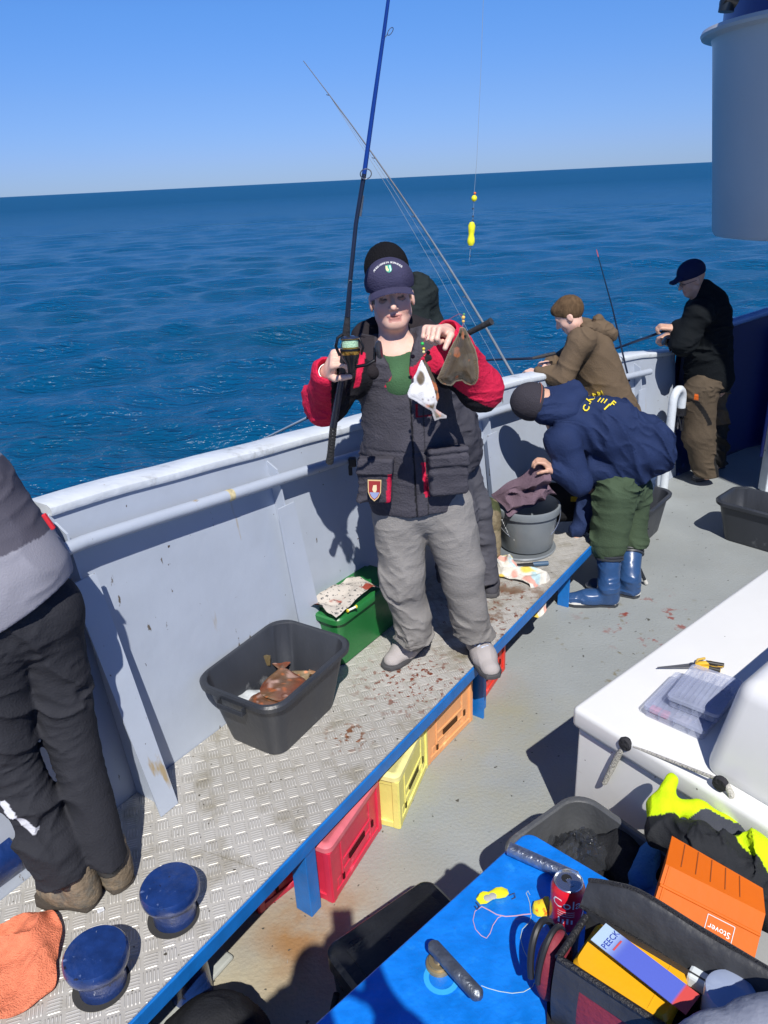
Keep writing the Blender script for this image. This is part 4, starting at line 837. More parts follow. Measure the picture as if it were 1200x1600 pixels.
mb = MB(); bm.verts.ensure_lookup_table(); mb.add([v.co for v in bm.verts], [[v.index for v in f.verts] for f in bm.faces]); bm.free(); mb.build('moulded_seat', M_lock, lk, smooth=True)
M_rope = mat('dirty_rope', (.50, .49, .44), .9, var=.3, vscale=120, bump=1.0, bscale=180)
for kpx, rp in (((978, 1162), [(978, 1162), (966, 1180), (955, 1202), (944, 1224)]), ((1126, 1224), [(1126, 1224), (1136, 1228), (1142, 1240), (1143, 1256)])):
    def onf(px, py):
        d = ray(px, py); k = ((OL - CP[:2]) @ D1) / (d[:2] @ D1); return CP + d * k * .995
    kp = onf(*kpx); mb = MB(); mb.lathe([(.001, -.012), (.022, -.010), (.026, .0), (.022, .012), (.001, .014)], kp, ax=[-D1[0], -D1[1], 0], n=14); kn = mb.build('knot', mat('rope_knot', (.035, .035, .04), .8, bump=.8, bscale=90), lk, smooth=True)
    pts = [onf(*p_) for p_ in rp]; mb = MB(); mb.tube(pts, [.010, .011, .011, .009], 10); mb.build('rope_handle', M_rope, lk, smooth=True)
a_, b_ = onf(990, 1168), onf(1118, 1218)
mb = MB(); mb.tube([a_ + (b_ - a_) * t_ + np.array([0, 0, .004]) for t_ in np.linspace(0, 1, 12)], .0055, 8); mb.build('rope_handle', mat('rope_dark', (.42, .41, .38), .9, bump=1, bscale=150), lk, smooth=True)
# tackle boxes on the locker
M_clear = mat('clear_plastic', (.45, .50, .66), .12, var=.08, vscale=10, alpha=.35, spec=.6)
M_edge = mat('clear_plastic_edge', (.50, .55, .72), .15, alpha=.40)
def tbox(label, p, rz, lx, ly, h, items, z0):
    t = thing('tackle_box', label, 'tackle box', (p[0], p[1], z0), rz, 'clear tackle boxes on the white locker', local=True)
    mb = MB(); loft(mb, [(0, lx - .006, ly - .006, .012), (.003, lx - .003, ly - .003, .014), (h * .7, lx, ly, .015)], 4); mb.build('tray', M_clear, t, smooth=True)
    mb = MB(); loft(mb, [(h * .7, lx + .003, ly + .003, .016), (h * .72, lx + .004, ly + .004, .016), (h, lx + .003, ly + .003, .016), (h + .002, lx - .004, ly - .004, .012)], 4, cap0=False)
    for k in range(9): mb.box((-lx * .8 + k * lx * .2, 0, h + .003), (.003, ly * 1.7, .002))
    mb.build('lid', M_edge, t, smooth=True)
    for k in range(1, 4): mb = MB(); mb.box((-lx + k * lx / 2, 0, h * .38), (.0015, ly * 1.9, h * .6)); mb.build('divider', M_edge, t)
    for x, y, c, sz in items: mb = MB(); mb.box((x, y, h * .3), sz, bev=.006); o = mb.build('lure_packet', mat('packet', c, .5, var=.4, vscale=60, bump=.4), t)
    return t
e1_ = on(1004, 1118, ZL); e2_ = on(1098, 1160, ZL); dd = unit((e2_ - e1_)[:2]); dn = np.array([-dd[1], dd[0]]); L2 = np.linalg.norm(e2_ - e1_) / 2
cT = (e1_ + e2_)[:2] / 2 + dn * .13
tbox('lower clear tackle box with a pink packet inside, on the white locker', cT, yaw(dd), L2, .13, .045, [(-L2 * .6, -.09, (.75, .08, .16), (.07, .03, .02)), (L2 * .1, -.08, (.35, .3, .3), (.06, .04, .02))], ZL + .001)
cT2 = cT + dd * .035 + dn * .035
tbox('upper clear tackle box with dark weights inside, stacked on the lower one', cT2, yaw(dd) + R(3), L2 * .80, .12, .042, [(-L2 * .35, -.07, (.02, .03, .05), (.09, .05, .02)), (L2 * .2, .02, (.25, .3, .38), (.1, .1, .02))], ZL + .051)
# pliers
pa = on(1027, 1043, ZL + .012); pb = on(1082, 1040, ZL + .014); pc = on(1128, 1044, ZL + .014)
pl = thing('pliers', 'long-nose pliers with yellow and black handles lying on the white locker', 'pliers', pb)
M_st = mat('plier_steel', (.32, .32, .33), .3, .9)
d = unit(pc - pa); n_ = np.cross([0, 0, 1.], d)
for s_ in (-1, 1):
    mb = MB(); mb.tube([pa + n_ * .001 * s_, (pa + pb) / 2 + n_ * .004 * s_, pb + n_ * .007 * s_], [.0018, .0035, .006], 8); mb.build('jaw', M_st, pl, smooth=True)
    mb = MB(); mb.tube([pb - n_ * .008 * s_, pb + d * .03 + n_ * .013 * s_, pb + d * .07 + n_ * .018 * s_, pc + n_ * .016 * s_ + d * .01 * s_], [.008, .010, .010, .008], 10); mb.build('handle', mat('plier_yellow', (.70, .42, .03), .45), pl, smooth=True)
    mb = MB(); mb.tube([pb + d * .055 + n_ * .0185 * s_ + (0, 0, .003), pc + n_ * .017 * s_ + d * .012 * s_ + (0, 0, .001)], [.0085, .009], 10); mb.build('grip', mat('plier_black', (.02, .02, .02), .5), pl, smooth=True)
mb = MB(); mb.lathe([(.012, -.006), (.013, .006), (.009, .009), (.001, .009)], pb + (0, 0, 0), n=16); mb.build('pivot', M_st, pl, smooth=True)
mb = MB(); mb.tube([pb + d * .02 + n_ * .02, pb + d * .03 + n_ * .04, pb + d * .06 + n_ * .05], .005, 8); mb.build('spring_tab', mat('plier_yellow2', (.6, .4, .08), .45), pl, smooth=True)

# --- blue table / engine hatch
ZT = .95; TC0 = on(824, 1297, ZT)[:2]; TA = unit(on(490, 1600, ZT)[:2] - TC0); TBX = unit(on(1000, 1402, ZT)[:2] - TC0)
def tp(a, b, z=ZT): return np.array([*(TC0 + TA * a + TBX * b), z])
M_tbl = mat('table_blue', (.004, .19, .72), .42, var=.16, vscale=18, bump=.25, bscale=60, dirt=(.02, .28, .78), dscale=22, dth=.60, rvar=.12); layer(M_tbl, (90, 8, 8), .73, .02, (.03, .30, .75), 2); layer(M_tbl, (6, 70, 8), .74, .02, (.004, .12, .5), 5); layer(M_tbl, (35, 35, 35), .77, .01, (.10, .16, .24), 8, 2)
bt_ = thing('blue_hatch', 'bright blue painted engine hatch used as a table in the foreground', 'hatch', (*TC0, 0))
bm = bmesh.new(); vs = [bm.verts.new(tuple(tp(a, b, z))) for z in (ZT - .03, ZT) for a, b in ((0, 0), (1.15, 0), (1.15, 1.5), (0, 1.5))]
for f in [(3, 2, 1, 0), (4, 5, 6, 7), (0, 1, 5, 4), (1, 2, 6, 5), (2, 3, 7, 6), (3, 0, 4, 7)]: bm.faces.new([vs[i] for i in f])
bmesh.ops.recalc_face_normals(bm, faces=bm.faces)
ve = [e for e in bm.edges if abs(e.verts[0].co.z - e.verts[1].co.z) > .01]; bmesh.ops.bevel(bm, geom=ve, offset=.028, segments=6, affect='EDGES', profile=.5)
bmesh.ops.bevel(bm, geom=[e for e in bm.edges if abs(e.verts[0].co.z - e.verts[1].co.z) < .001], offset=.006, segments=3, affect='EDGES', profile=.5)
mb = MB(); bm.verts.ensure_lookup_table(); mb.add([v.co for v in bm.verts], [[v.index for v in f.verts] for f in bm.faces]); bm.free(); mb.build('top', M_tbl, bt_, smooth=True)
mb = MB(); q = [tp(.04, .04, 0), tp(1.1, .04, 0), tp(1.1, 1.45, 0), tp(.04, 1.45, 0)]; mb.hexa(q + [p + (0, 0, ZT - .031) for p in q]); mb.build('casing', M_navy, bt_)
# T handle
hb_ = on(683, 1508, ZT); t = thing('hatch_handle', 'worn steel T-bar handle on a brass boss in the blue hatch', 'handle', hb_)
mb = MB(); mb.lathe([(.028, 0), (.028, .006), (.026, .009), (.022, .010), (.022, .016), (.001, .017)], hb_ + (0.004, 0, .0), n=28); mb.build('boss', mat('brass_boss', (.42, .33, .18), .4, .7, var=.2), t, smooth=True)
mb = MB(); mb.tube([hb_ + (0.004, .0, .015), hb_ + (0.006, 0, .045)], .012, 16); mb.build('stem', mat('steel_stem', (.32, .32, .33), .35, .8), t, smooth=True)
ha_, hc_ = on(676, 1477, ZT + .055), on(748, 1556, ZT + .055); d = unit(hc_ - ha_)
mb = MB(); mb.tube([ha_ - d * .006, ha_, ha_ + d * .004, hc_ - d * .004, hc_, hc_ + d * .006], [.007, .0125, .0145, .0145, .0125, .006], 20); mb.build('bar', mat('worn_steel', (.16, .18, .21), .38, .75, var=.35, vscale=30, bump=.4, bscale=90), t, smooth=True)
mb = MB(); mb.lathe([(.036, .0), (.037, .0015), (.026, .002)], on(690, 1528, ZT) + (0, 0, 0), n=24, cap=False); mb.build('paint_ring', mat('ring_paint', (.03, .33, .7), .5), t)
# lead cylinder
a_, b_ = on(796, 1326, ZT + .017), on(868, 1358, ZT + .017); d = unit(b_ - a_); mb = MB(); mb.tube([a_ - d * .004, a_, b_ + d * .05, b_ + d * .054], [.008, .0155, .0155, .009], 24); o = mb.build('steel_bar', mat('galvanised', (.36, .40, .46), .28, .9, var=.3, vscale=60, bump=.3, bscale=120), smooth=True); tag(o, 'short galvanised steel tube lying on the blue hatch behind the red can', 'tube')
# can
cb_ = on(884, 1440, ZT); cb_[2] = ZT + .001; cn = thing('soda_can', 'opened red soda can with white lettering standing on the blue hatch', 'can', cb_)
RC_ = .036
prof = [(.001, .004), (.024, .004), (.027, 0), (.030, .004), (RC_, .014), (RC_, .104), (RC_ - .002, .110), (RC_ - .0065, .119)]
M_red = mat('can_red', (.62, .012, .025), .3, .0, var=.04); M_alu = mat('can_aluminium', (.62, .63, .65), .25, .95)
mb = MB(); mb.lathe(prof, cb_, n=48, cap=False); mb.build('body', M_red, cn, smooth=True)
mb = MB(); mb.lathe([(RC_ - .0065, .1185), (RC_ - .0055, .122), (RC_ - .007, .1235), (RC_ - .009, .121), (RC_ - .0105, .1175), (.001, .118)], cb_, n=48); mb.build('lid', M_alu, cn, smooth=True)
mb = MB(); mb.lathe([(.001, 0), (.011, 0), (.011, .0006), (.001, .0006)], cb_ + (-.002, .009, .1182), n=20); mb.build('mouth_hole', mat('can_hole', (.01, .01, .01), .6), cn)
mb = MB(); mb.box(cb_ + (.003, -.003, .1195), (.011, .019, .0012), ax=[unit([1, .3, 0]), unit([-.3, 1, 0]), [0, 0, 1]], bev=.0005); mb.build('ring_pull', M_alu, cn)
def canwrap(a0, z0, rot=0.0, zs=1):
    def f(x, y):
        X = x * math.cos(rot) - y * math.sin(rot); Y = x * math.sin(rot) + y * math.cos(rot); a = a0 + X / RC_; return cb_ + np.array([(RC_ + .0007) * math.sin(a), -(RC_ + .0007) * math.cos(a), z0 + Y])
    return f
M_ink = mat('white_ink', (.78, .78, .78), .35)
f0 = R(-18)
mb = text_mb('Cola', .034, (0, 0, 0), (1, 0, 0), (0, 0, 1), bend=canwrap(f0, .090)); mb.build('lettering', M_ink, cn)
for k, z in enumerate((.070, .064, .058)):
    mb = MB(); f = canwrap(f0, z); mb.sheet([[f(-.018 + .0036 * i, -.0006), f(-.018 + .0036 * i, .0006)] for i in range(11)]); mb.build('lettering', M_ink, cn)
mb = MB(); f = canwrap(f0, .044)
for i in range(4):
    mb.sheet([[f(-.016 + .009 * i + .0013 * j, -.008), f(-.016 + .009 * i + .0013 * j, .008 - .004 * (i % 2))] for j in range(4)])
mb.build('lettering', M_ink, cn)
mb = MB(); f = canwrap(R(38), .06); mb.sheet([[f(.010 * math.sin(u * 2.2) - .004 * (1 - u), -.03 + .075 * u), f(.010 * math.sin(u * 2.2) + .004 * math.sin(u * 3.1), -.03 + .075 * u)] for u in np.linspace(0, 1, 16)]); mb.build('lettering', M_ink, cn)
# lures
def lure(label, outline, z, m, th=.008, extra=None, group='yellow lures on the blue hatch', Y=None):
    P = [on(x, y, z) if Y is None else at(x, y, Y) for x, y in outline]; c = np.mean(P, axis=0); t = thing('lure', label, 'lure', c, group=group)
    up = np.array([0, 0, 1.]) if Y is None else np.array([0, -1., 0])
    n = len(P); mb = MB(); rings = [(1, 0), (1.0, .3), (.86, .8), (.5, 1.0)]
    V = []; Fc = []
    for k, (s_, h_) in enumerate(rings): V += [c + (p - c) * s_ + up * th * h_ for p in P]
    for k in range(3): Fc += [(k * n + i, k * n + (i + 1) % n, (k + 1) * n + (i + 1) % n, (k + 1) * n + i) for i in range(n)]
    Fc.append(tuple(3 * n + i for i in range(n))); Fc.append(tuple(range(n))[::-1]); mb.add(V, Fc); mb.build('body', m, t, smooth=True)
    return t, c
M_yel = mat('neon_yellow', (.80, .78, .02), .35)
t, c = lure('chipped yellow figure-eight lead lure lying flat on the blue hatch', [(744, 1406), (746, 1400), (752, 1396), (760, 1398), (768, 1394), (776, 1389), (786, 1388), (793, 1391), (795, 1397), (790, 1402), (780, 1404), (772, 1404), (766, 1408), (760, 1412), (750, 1413)], ZT + .002, M_yel, .010)
mb = MB(); q = on(762, 1403, ZT + .012); mb.lathe([(.001, .001), (.008, .0005), (.009, 0)], q, n=12); q2 = on(770, 1400, ZT + .012); mb.lathe([(.001, .001), (.008, .0005), (.009, 0)], q2, n=10); mb.build('bare_lead', mat('bare_lead', (.42, .42, .40), .5), t, smooth=True)
mb = MB(); q = on(796, 1399, ZT + .006); mb.tube([q, q + (.012, .002, .004), q + (.012, -.008, .002), q + (.004, -.01, 0)], .0012, 6); mb.build('hook', M_st, t, smooth=True); mb = MB(); q = on(744, 1410, ZT + .006); mb.tube([q, q + (0.006, -.016, .006), q + (.0, -.02, .002), q + (-.004, -.01, .001)], .0012, 6); mb.build('hook', M_st, t, smooth=True)
t, c = lure('yellow and orange lure with green edge lying against the red can', [(831, 1420), (833, 1413), (840, 1411), (846, 1409), (852, 1404), (858, 1404), (859, 1412), (858, 1430), (850, 1433), (840, 1432), (833, 1427)], ZT + .002, mat('lure_mixed', (.75, .62, .03), .35, var=.2, dirt=(.72, .12, .02), dscale=60, dth=.5), .014)
M_line = mat('nylon_line', (.55, .35, .42), .3); M_line2 = mat('pale_line', (.50, .62, .55), .3)
z_ = ZT + .002
t = thing('line_trace', 'pinkish nylon trace curled between the two yellow lures', 'fishing line', on(770, 1430, ZT))
mb = MB(); mb.tube([on(x, y, z_) for x, y in ((752, 1416), (764, 1422), (776, 1429), (790, 1432), (806, 1431), (818, 1429), (830, 1428))], .0012, 6); mb.tube([on(x, y, z_) for x, y in ((752, 1417), (742, 1424), (739, 1438), (743, 1452), (752, 1462), (760, 1466), (766, 1458), (770, 1446), (778, 1434), (784, 1431))], .0009, 6); mb.build('line', M_line, t, smooth=True)
t = thing('line_trace', 'long pale line looping from the lure past the steel handle', 'fishing line', on(820, 1480, ZT))
mb = MB(); mb.tube([on(x, y, z_) for x, y in ((830, 1430), (828, 1440), (816, 1452), (813, 1466), (818, 1484), (826, 1500), (834, 1516), (838, 1530), (832, 1542), (818, 1550), (800, 1552), (780, 1549), (762, 1544), (752, 1540))], .0007, 6); mb.tube([on(x, y, z_) for x, y in ((829, 1426), (828, 1412), (825, 1402), (822, 1396), (825, 1392), (828, 1398))], .0007, 6); mb.build('line', M_line2, t, smooth=True)
# --- black case leaning by the hatch
ZC = .34; ca, cb2, cc2 = on(508, 1478, ZC), on(668, 1368, ZC), on(706, 1388, ZC)
t = thing('black_case', 'long black plastic seat box on the deck alongside the blue hatch', 'case', (ca[0], ca[1], 0))
d = unit((cb2 - ca)[:2]); n_ = np.array([d[1], -d[0]]); Lc = np.linalg.norm((cb2 - ca)[:2]); M_case = mat('black_case_plastic', (.012, .013, .015), .35, var=.3, vscale=12, bump=.2, bscale=90, rvar=.1)
cc_ = ca[:2] + d * Lc / 2 + n_ * .12
tt = thing('black_case', 'long black plastic seat box on the deck alongside the blue hatch', 'case', (cc_[0], cc_[1], .001), yaw(d), local=True); bpy.data.objects.remove(t)
mb = MB(); loft(mb, [(0, Lc / 2 - .02, .10, .03), (.01, Lc / 2 - .01, .11, .035), (ZC - .07, Lc / 2, .12, .04)], 6); mb.build('body', M_case, tt, smooth=True)
mb = MB(); loft(mb, [(ZC - .07, Lc / 2 + .008, .128, .045), (ZC - .02, Lc / 2 + .008, .128, .045), (ZC - .004, Lc / 2 - .006, .115, .04), (ZC, Lc / 2 - .03, .09, .03)], 6); mb.box((0, 0, ZC), (Lc * .8, .13, .006), bev=.002); mb.build('lid', M_case, tt, smooth=True)
mb = MB(); mb.tube([(-Lc / 2 - .01, -.06, .2), (-Lc / 2 - .04, -.05, .14), (-Lc / 2 - .05, 0, .10), (-Lc / 2 - .04, .05, .14), (-Lc / 2 - .01, .06, .2)], .010, 10); mb.build('strap', M_blk, tt, smooth=True)
# small black holdall at the very bottom
p = on(330, 1622, .18); o = sdf_obj('black_holdall', [ell((p[0], p[1] + .02, .10), (.16, .13, .17), k=.03), rbox((p[0], p[1] - .05, .08), (.15, .12, .08), rr=.04, k=.05)], .009, M_blk, None, disp=folds(9, .008, seed=2), loc=(p[0], p[1], 0)); tag(o, 'rounded black holdall on the deck at the bottom edge', 'bag')

# --- tub behind the hatch
ZK = .42; k1 = on(911, 1234, ZK)[:2]; k2 = on(1015, 1270, ZK)[:2]; k3 = on(843, 1303, ZK)[:2]
dk1 = D2; dk2 = -D1
kc = k1 + dk1 * .30 + dk2 * .215 - D1 * 0
GT = tub('mortar_tub', 'grey plastic tub between the white locker and the blue hatch', (kc[0], kc[1], .001), yaw(dk1), .32, .20, .27, .16, ZK, m=mat('grey_tub_plastic', (.075, .080, .088), .45, var=.2, vscale=5, bump=.2, bscale=60, dirt=(.17, .17, .18), dscale=6, dth=.62), grips=False)
p = on(905, 1325, .36); mb = MB(); G = []
for i in range(34):
    row = []
    for j in range(26):
        u = i / 33 - .5; v = j / 25 - .5; P = np.array([[u * 2, v * 2, .3]]); e_ = max(0, 1 - (u * u + v * v) * 4)
        row.append((p[0] + u * .20 + .02 * float(vnoise(P, 3, 8)[0]), p[1] + v * .15, .30 + .09 * e_ ** .6 + .045 * abs(2 * float(vnoise(P, 5, 2)[0]) - 1) + .015 * float(vnoise(P, 14, 3)[0])))
    G.append(row)
mb.sheet(G); o = mb.build('plastic_bag', mat('crinkled_film', (.05, .055, .065), .10, var=.2, bump=.5, bscale=16, alpha=.45, spec=1.0, coat=.8), smooth=True); tag(o, 'crinkled clear plastic bag in the grey tub', 'plastic bag')
p = on(975, 1350, .33); sh = thing('black_shoe', 'black trainer with patterned sole lying in the grey tub', 'shoe', p)
sdf_obj('upper', [cone(p + (-.05, .07, 0), p + (.02, -.10, .0), .045, .04, k=.02), ell(p + (.02, .05, .03), (.05, .07, .04), k=.03)], .007, M_blk, sh, disp=folds(20, .004))
o = sdf_obj('blue_cloth', [cone(on(1000, 1372, .40), on(1018, 1330, .40), .035, .03, k=.02), cone(on(1000, 1385, .34), on(1020, 1400, .34), .04, .04, k=.02)], .007, mat('blue_cotton', (.04, .16, .42), .8, bump=.5, bscale=100), None, disp=folds(18, .007), loc=on(1000, 1372, .38)); tag(o, 'blue cloth stuffed beside the orange box', 'cloth')
o = sdf_obj('black_bag', [rbox((kc[0] + .03, kc[1] + .0, .17), (.22, .12, .13), ax=[[*dk1, 0], [*dk2, 0], [0, 0, 1]], rr=.05)], .01, M_blk, None, disp=folds(10, .012, seed=6), loc=(kc[0], kc[1], .02)); tag(o, 'black cloth bag filling the bottom of the grey tub', 'bag')
# --- orange box, tipped
M_or = mat('orange_plastic', (.58, .115, .004), .55, spec=.2, var=.05, vscale=6, bump=.08, bscale=40)
zA = 1.50
A_, B_, C_ = at(1040, 1350, zA), at(1196, 1428, zA - .10), at(1010, 1402, zA - .06)
ex = unit(B_ - A_); ez_ = C_ - A_; ey = unit(ez_ - ex * (ez_ @ ex)); nn = np.cross(ex, ey)      # nn: towards the viewer or away
if nn @ (CP - A_) < 0: nn = -nn
ob = thing('orange_box', 'orange plastic box turned upside down with a white maker mark', 'box', A_)
Wd = np.linalg.norm(B_ - A_); Hd = .26
def q3(a, b, c): return A_ + ex * a + ey * b + nn * c
Dk, Ek = at(1050, 1306, zA + .10), at(1192, 1388, zA - .02)
mb = MB(); mb.hexa([q3(0, Hd, 0), q3(Wd, Hd, 0), q3(Wd, Hd, 0) + (Ek - B_), q3(0, Hd, 0) + (Dk - A_), A_, B_, Ek, Dk]); mb.build('shell', M_or, ob)
mb = MB(); mb.box(q3(Wd / 2, .055, .002), (Wd, .008, .006), ax=[ex, ey, nn], bev=.002); mb.box(q3(.012, Hd / 2, .001), (.006, Hd, .004), ax=[ex, ey, nn], bev=.001); mb.build('rib', M_or, ob)
gu = unit(np.cross(Dk - A_, ex)); gu = gu if gu[2] > 0 else -gu
for k in range(5): mb = MB(); g0 = A_ + (B_ - A_) * (.15 * (k + 1)); g1 = Dk + (Ek - Dk) * (.15 * (k + 1)); mb.tube([g0 + (g1 - g0) * .15 + gu * .0005, g0 + (g1 - g0) * .95 + gu * .0005], .0014, 5); mb.build('groove', mat('groove_dark', (.25, .06, .01), .6), ob)
mb = MB(); lp0 = [(Wd * .50, .066), (Wd * .50 + .07, .066), (Wd * .50 + .07, .115), (Wd * .50, .115)]
for i in range(4): mb.tube([q3(*lp0[i], .002), q3(*lp0[(i + 1) % 4], .002)], .0011, 6)
mb.build('mark_frame', M_ink, ob)
mb = text_mb('Stover', .022, q3(Wd * .50 + .035, .092, .0015), -ex, ey * 1.0 if False else ey, depth=0.0); V_ = np.array(mb.v); mb.v = [tuple(v + nn * .001) for v in V_]; mb.build('mark_lettering', M_ink, ob)
# --- hi-vis jacket
M_jk = mat('hivis_fabric', 'attr', .75, var=.08, vscale=30, bump=.3, bscale=200)
jp = [at(1050, 1220, 1.86), at(1030, 1262, 1.80), at(1032, 1300, 1.74), at(1090, 1262, 1.80), at(1150, 1290, 1.76), at(1210, 1330, 1.70), at(1090, 1320, 1.66), at(1150, 1360, 1.60), at(1210, 1420, 1.56)]
prims = [cone(jp[0], jp[1], .014, .032, k=.02, col=1), cone(jp[1], jp[2], .032, .024, k=.02, col=1), cone(jp[1], jp[3], .026, .022, k=.03, col=1), cone(jp[3], jp[4], .018, .020, k=.02, col=1), cone(jp[4], jp[5], .020, .028, k=.02, col=1),
         cone(jp[2], jp[6], .045, .055, k=.03, col=0), cone(jp[6], jp[7], .060, .065, k=.03, col=0), cone(jp[7], jp[8], .065, .07, k=.03, col=0), cone(jp[3] + (0.01, -.03, -.03), jp[4] + (0, -.03, -.03), .04, .04, k=.02, col=2), cone(at(1200, 1352, 1.60), at(1178, 1325, 1.63), .045, .035, k=.01, col=1)]
o = sdf_obj('hivis_jacket', prims, .0055, M_jk, None, disp=folds(11, .018, dirv=(.6, -.6, .3), squash=1.8, seed=5), pal=[(.022, .024, .028), (.55, .78, .01), (.05, .055, .07)], loc=jp[3]); tag(o, 'fluorescent yellow and black jacket heaped behind the orange box', 'jacket')
# --- sports bag on the hatch
sg = thing('sports_bag', 'open black and dark red sports bag on the blue hatch, lid flap thrown back', 'bag', on(960, 1540, ZT))
M_nyl = mat('bag_nylon', (.035, .037, .042), .55, var=.2, vscale=14, bump=.5, bscale=30); M_wine = mat('wine_fabric', (.20, .02, .035), .7, var=.1, bump=.3, bscale=90)
RZ = 1.13
cf = on(872, 1497, RZ); ce = on(1052, 1614, RZ); cbk = on(915, 1432, RZ); e1 = unit(ce - cf); e2 = unit(np.cross([0, 0, 1.], e1)); dpt = (cbk - cf) @ e2
def bg_(a, b, z): p = cf + e1 * a + e2 * b; return np.array([p[0], p[1], z])
LB = .62; mb = MB()
G = [[bg_(a, .0 - .012 * math.sin(math.pi * (z - ZT) / .18) - .004 * math.sin(a * 30), z) for z in np.linspace(ZT + .004, RZ, 8)] for a in np.linspace(0, LB, 30)]; mb.sheet(G); mb.build('front_panel', M_wine, sg, smooth=True)
mb = MB(); mb.sheet([[bg_(a, -.004 - .012 * math.sin(math.pi * (z - ZT) / .18), z) for z in np.linspace(ZT + .004, RZ, 8)] for a in np.linspace(-.002, .05, 5)]); mb.sheet([[bg_(a, -.004 - .012 * math.sin(math.pi * (z - ZT) / .18), z) for z in np.linspace(RZ - .035, RZ, 4)] for a in np.linspace(.05, LB, 24)]); mb.build('black_trim', M_nyl, sg, smooth=True)
mb = MB(); mb.sheet([[bg_(-.012 * math.sin(math.pi * (z - ZT) / .18), b, z) for z in np.linspace(ZT + .004, RZ, 8)] for b in np.linspace(0, dpt, 10)]); mb.sheet([[bg_(a, dpt, z) for z in np.linspace(ZT + .004, RZ + .02, 6)] for a in np.linspace(0, LB, 20)]); mb.sheet([[bg_(a, b, ZT + .006) for b in (0, dpt)] for a in (0, LB)]); mb.sheet([[bg_(LB, b, z) for z in (ZT, RZ)] for b in (0, dpt)]); mb.build('body', M_nyl, sg, smooth=True)
mb = MB(); mb.tube([bg_(a, 0, RZ) for a in np.linspace(0, LB, 12)], .007, 10); mb.tube([bg_(0, b, RZ) for b in np.linspace(0, dpt, 5)], .007, 10); mb.build('piping', mat('bag_piping', (.015, .015, .017), .5, bump=.6, bscale=200), sg, smooth=True)
# flap: folded back over the far side, billowing
G = []
for i in range(36):
    a = LB * i / 35 * 1.12 - .02; row = []
    for j in range(16):
        v = j / 15; P = np.array([[a * 3, v * 1.2, .5]]); bb = dpt + .012 + v * .035; zz = RZ + .0 + .080 * math.sin(v * math.pi * .55) * (1 - .25 * i / 35) * min(1, (.25 + i / 6)) ** .6 + .018 * (float(vnoise(P, 3.2, 6)[0]) - .5)
        row.append(bg_(a, bb, zz))
    G.append(row)
mb = MB(); mb.sheet(G); mb.build('flap', M_nyl, sg, smooth=True)
mb = MB(); mb.tube([tuple(r_[-1]) for r_ in G], .005, 8); mb.tube([tuple(r_[0]) for r_ in G], .004, 8); mb.build('zip', mat('zip_black', (.03, .03, .033), .4, bump=1, bscale=400), sg, smooth=True)
# side pocket, bulging out at the left with its own zip
o = sdf_obj('side_pocket', [ell(bg_(-.030, dpt * .42, ZT + .085), (.030, dpt * .46, .085), ax=[e1, e2, [0, 0, 1.]], k=.01)], .005, M_wine, sg)
mb = MB(); mb.tube([bg_(-.052 - .012 * math.sin(a), dpt * .42 + dpt * .44 * math.cos(a), ZT + .085 + .088 * math.sin(a)) for a in np.linspace(0, math.pi, 16)], .007, 8); mb.tube([bg_(-.036, dpt * .42 + dpt * .46 * math.cos(a), ZT + .085 + .090 * math.sin(a)) for a in np.linspace(0, math.pi, 16)], .006, 8); mb.build('piping', mat('bag_piping2', (.015, .015, .017), .5), sg, smooth=True)
mb = MB(); pts_ = [on(872, 1520, ZT + .10), on(868, 1545, ZT + .06), on(866, 1572, ZT + .02), on(866, 1600, ZT + .008), on(868, 1640, ZT + .008)]; mb.sheet([[p_ - e1 * .016, p_ + e1 * .022] for p_ in pts_]); mb.build('strap', M_blk, sg, smooth=True)
# yellow case in the bag
yc = on(985, 1510, RZ + .005); t = thing('yellow_case', 'yellow plastic case lying in the open sports bag', 'case', (yc[0], yc[1], RZ - .06), yaw(e1), local=True)
mb = MB(); loft(mb, [(0, .085, .058, .02), (.055, .088, .062, .022), (.064, .082, .056, .02)], 6); mb.box((.055, 0, .0645), (.002, .105, .001)); mb.build('shell', mat('case_yellow', (.80, .40, .01), .4, var=.05, bump=.1), t, smooth=True)
# card across it
p0_, p1_ = on(935, 1455, RZ + .035), on(1083, 1570, RZ + .03); d = unit(p1_ - p0_); sd_ = unit(np.cross([0, 0, 1.], d)); Lp = np.linalg.norm(p1_ - p0_)
t = thing('hook_card', 'long blue and red tackle card with lettering lying across the yellow case', 'card', (p0_ + p1_) / 2)
mb = MB(); cz = np.cross(d, sd_); q = lambda a, b, c: p0_ + d * a + sd_ * b + cz * c
W2 = .024; G = [[q(Lp * i / 40, -W2 + 2 * W2 * j / 6, 0) for j in range(7)] for i in range(41)]
def cardcol(V):
    a = (V - p0_) @ d / Lp; b = (V - p0_) @ sd_; c = np.tile([.10, .14, .55], (len(V), 1)); c = lerpc(c, 1 - sstep(a, .08, .30), (.42, .56, .72)); return lerpc(c, sstep(a - .86 - .06 * np.sqrt(np.clip(1 - (b / W2 - .9) ** 2 / 3.6, 0, 1)) + .09, .0, .015) * (a > .85), (.62, .08, .07))
mb.sheet(G); V = np.array(mb.v); mb.v = [tuple(v) for v in V] + [tuple(v - cz * .0012) for v in V]; k0 = len(V); mb.f += [tuple(k0 + i for i in f[::-1]) for f in list(mb.f)]
V = np.array(mb.v); o = obj('card', V, mb.f, mat('card_gloss', 'attr', .3, var=.02), t, cols=cardcol(V))
mb = text_mb('PEECK', .016, q(.026, 0, .0008), sd_ * 1.0, -d, depth=0.0); V = np.array(mb.v); mb.v = [tuple(v + cz * .0012) for v in V]; mb.build('lettering', mat('ink_blue', (.03, .06, .40), .5), t)
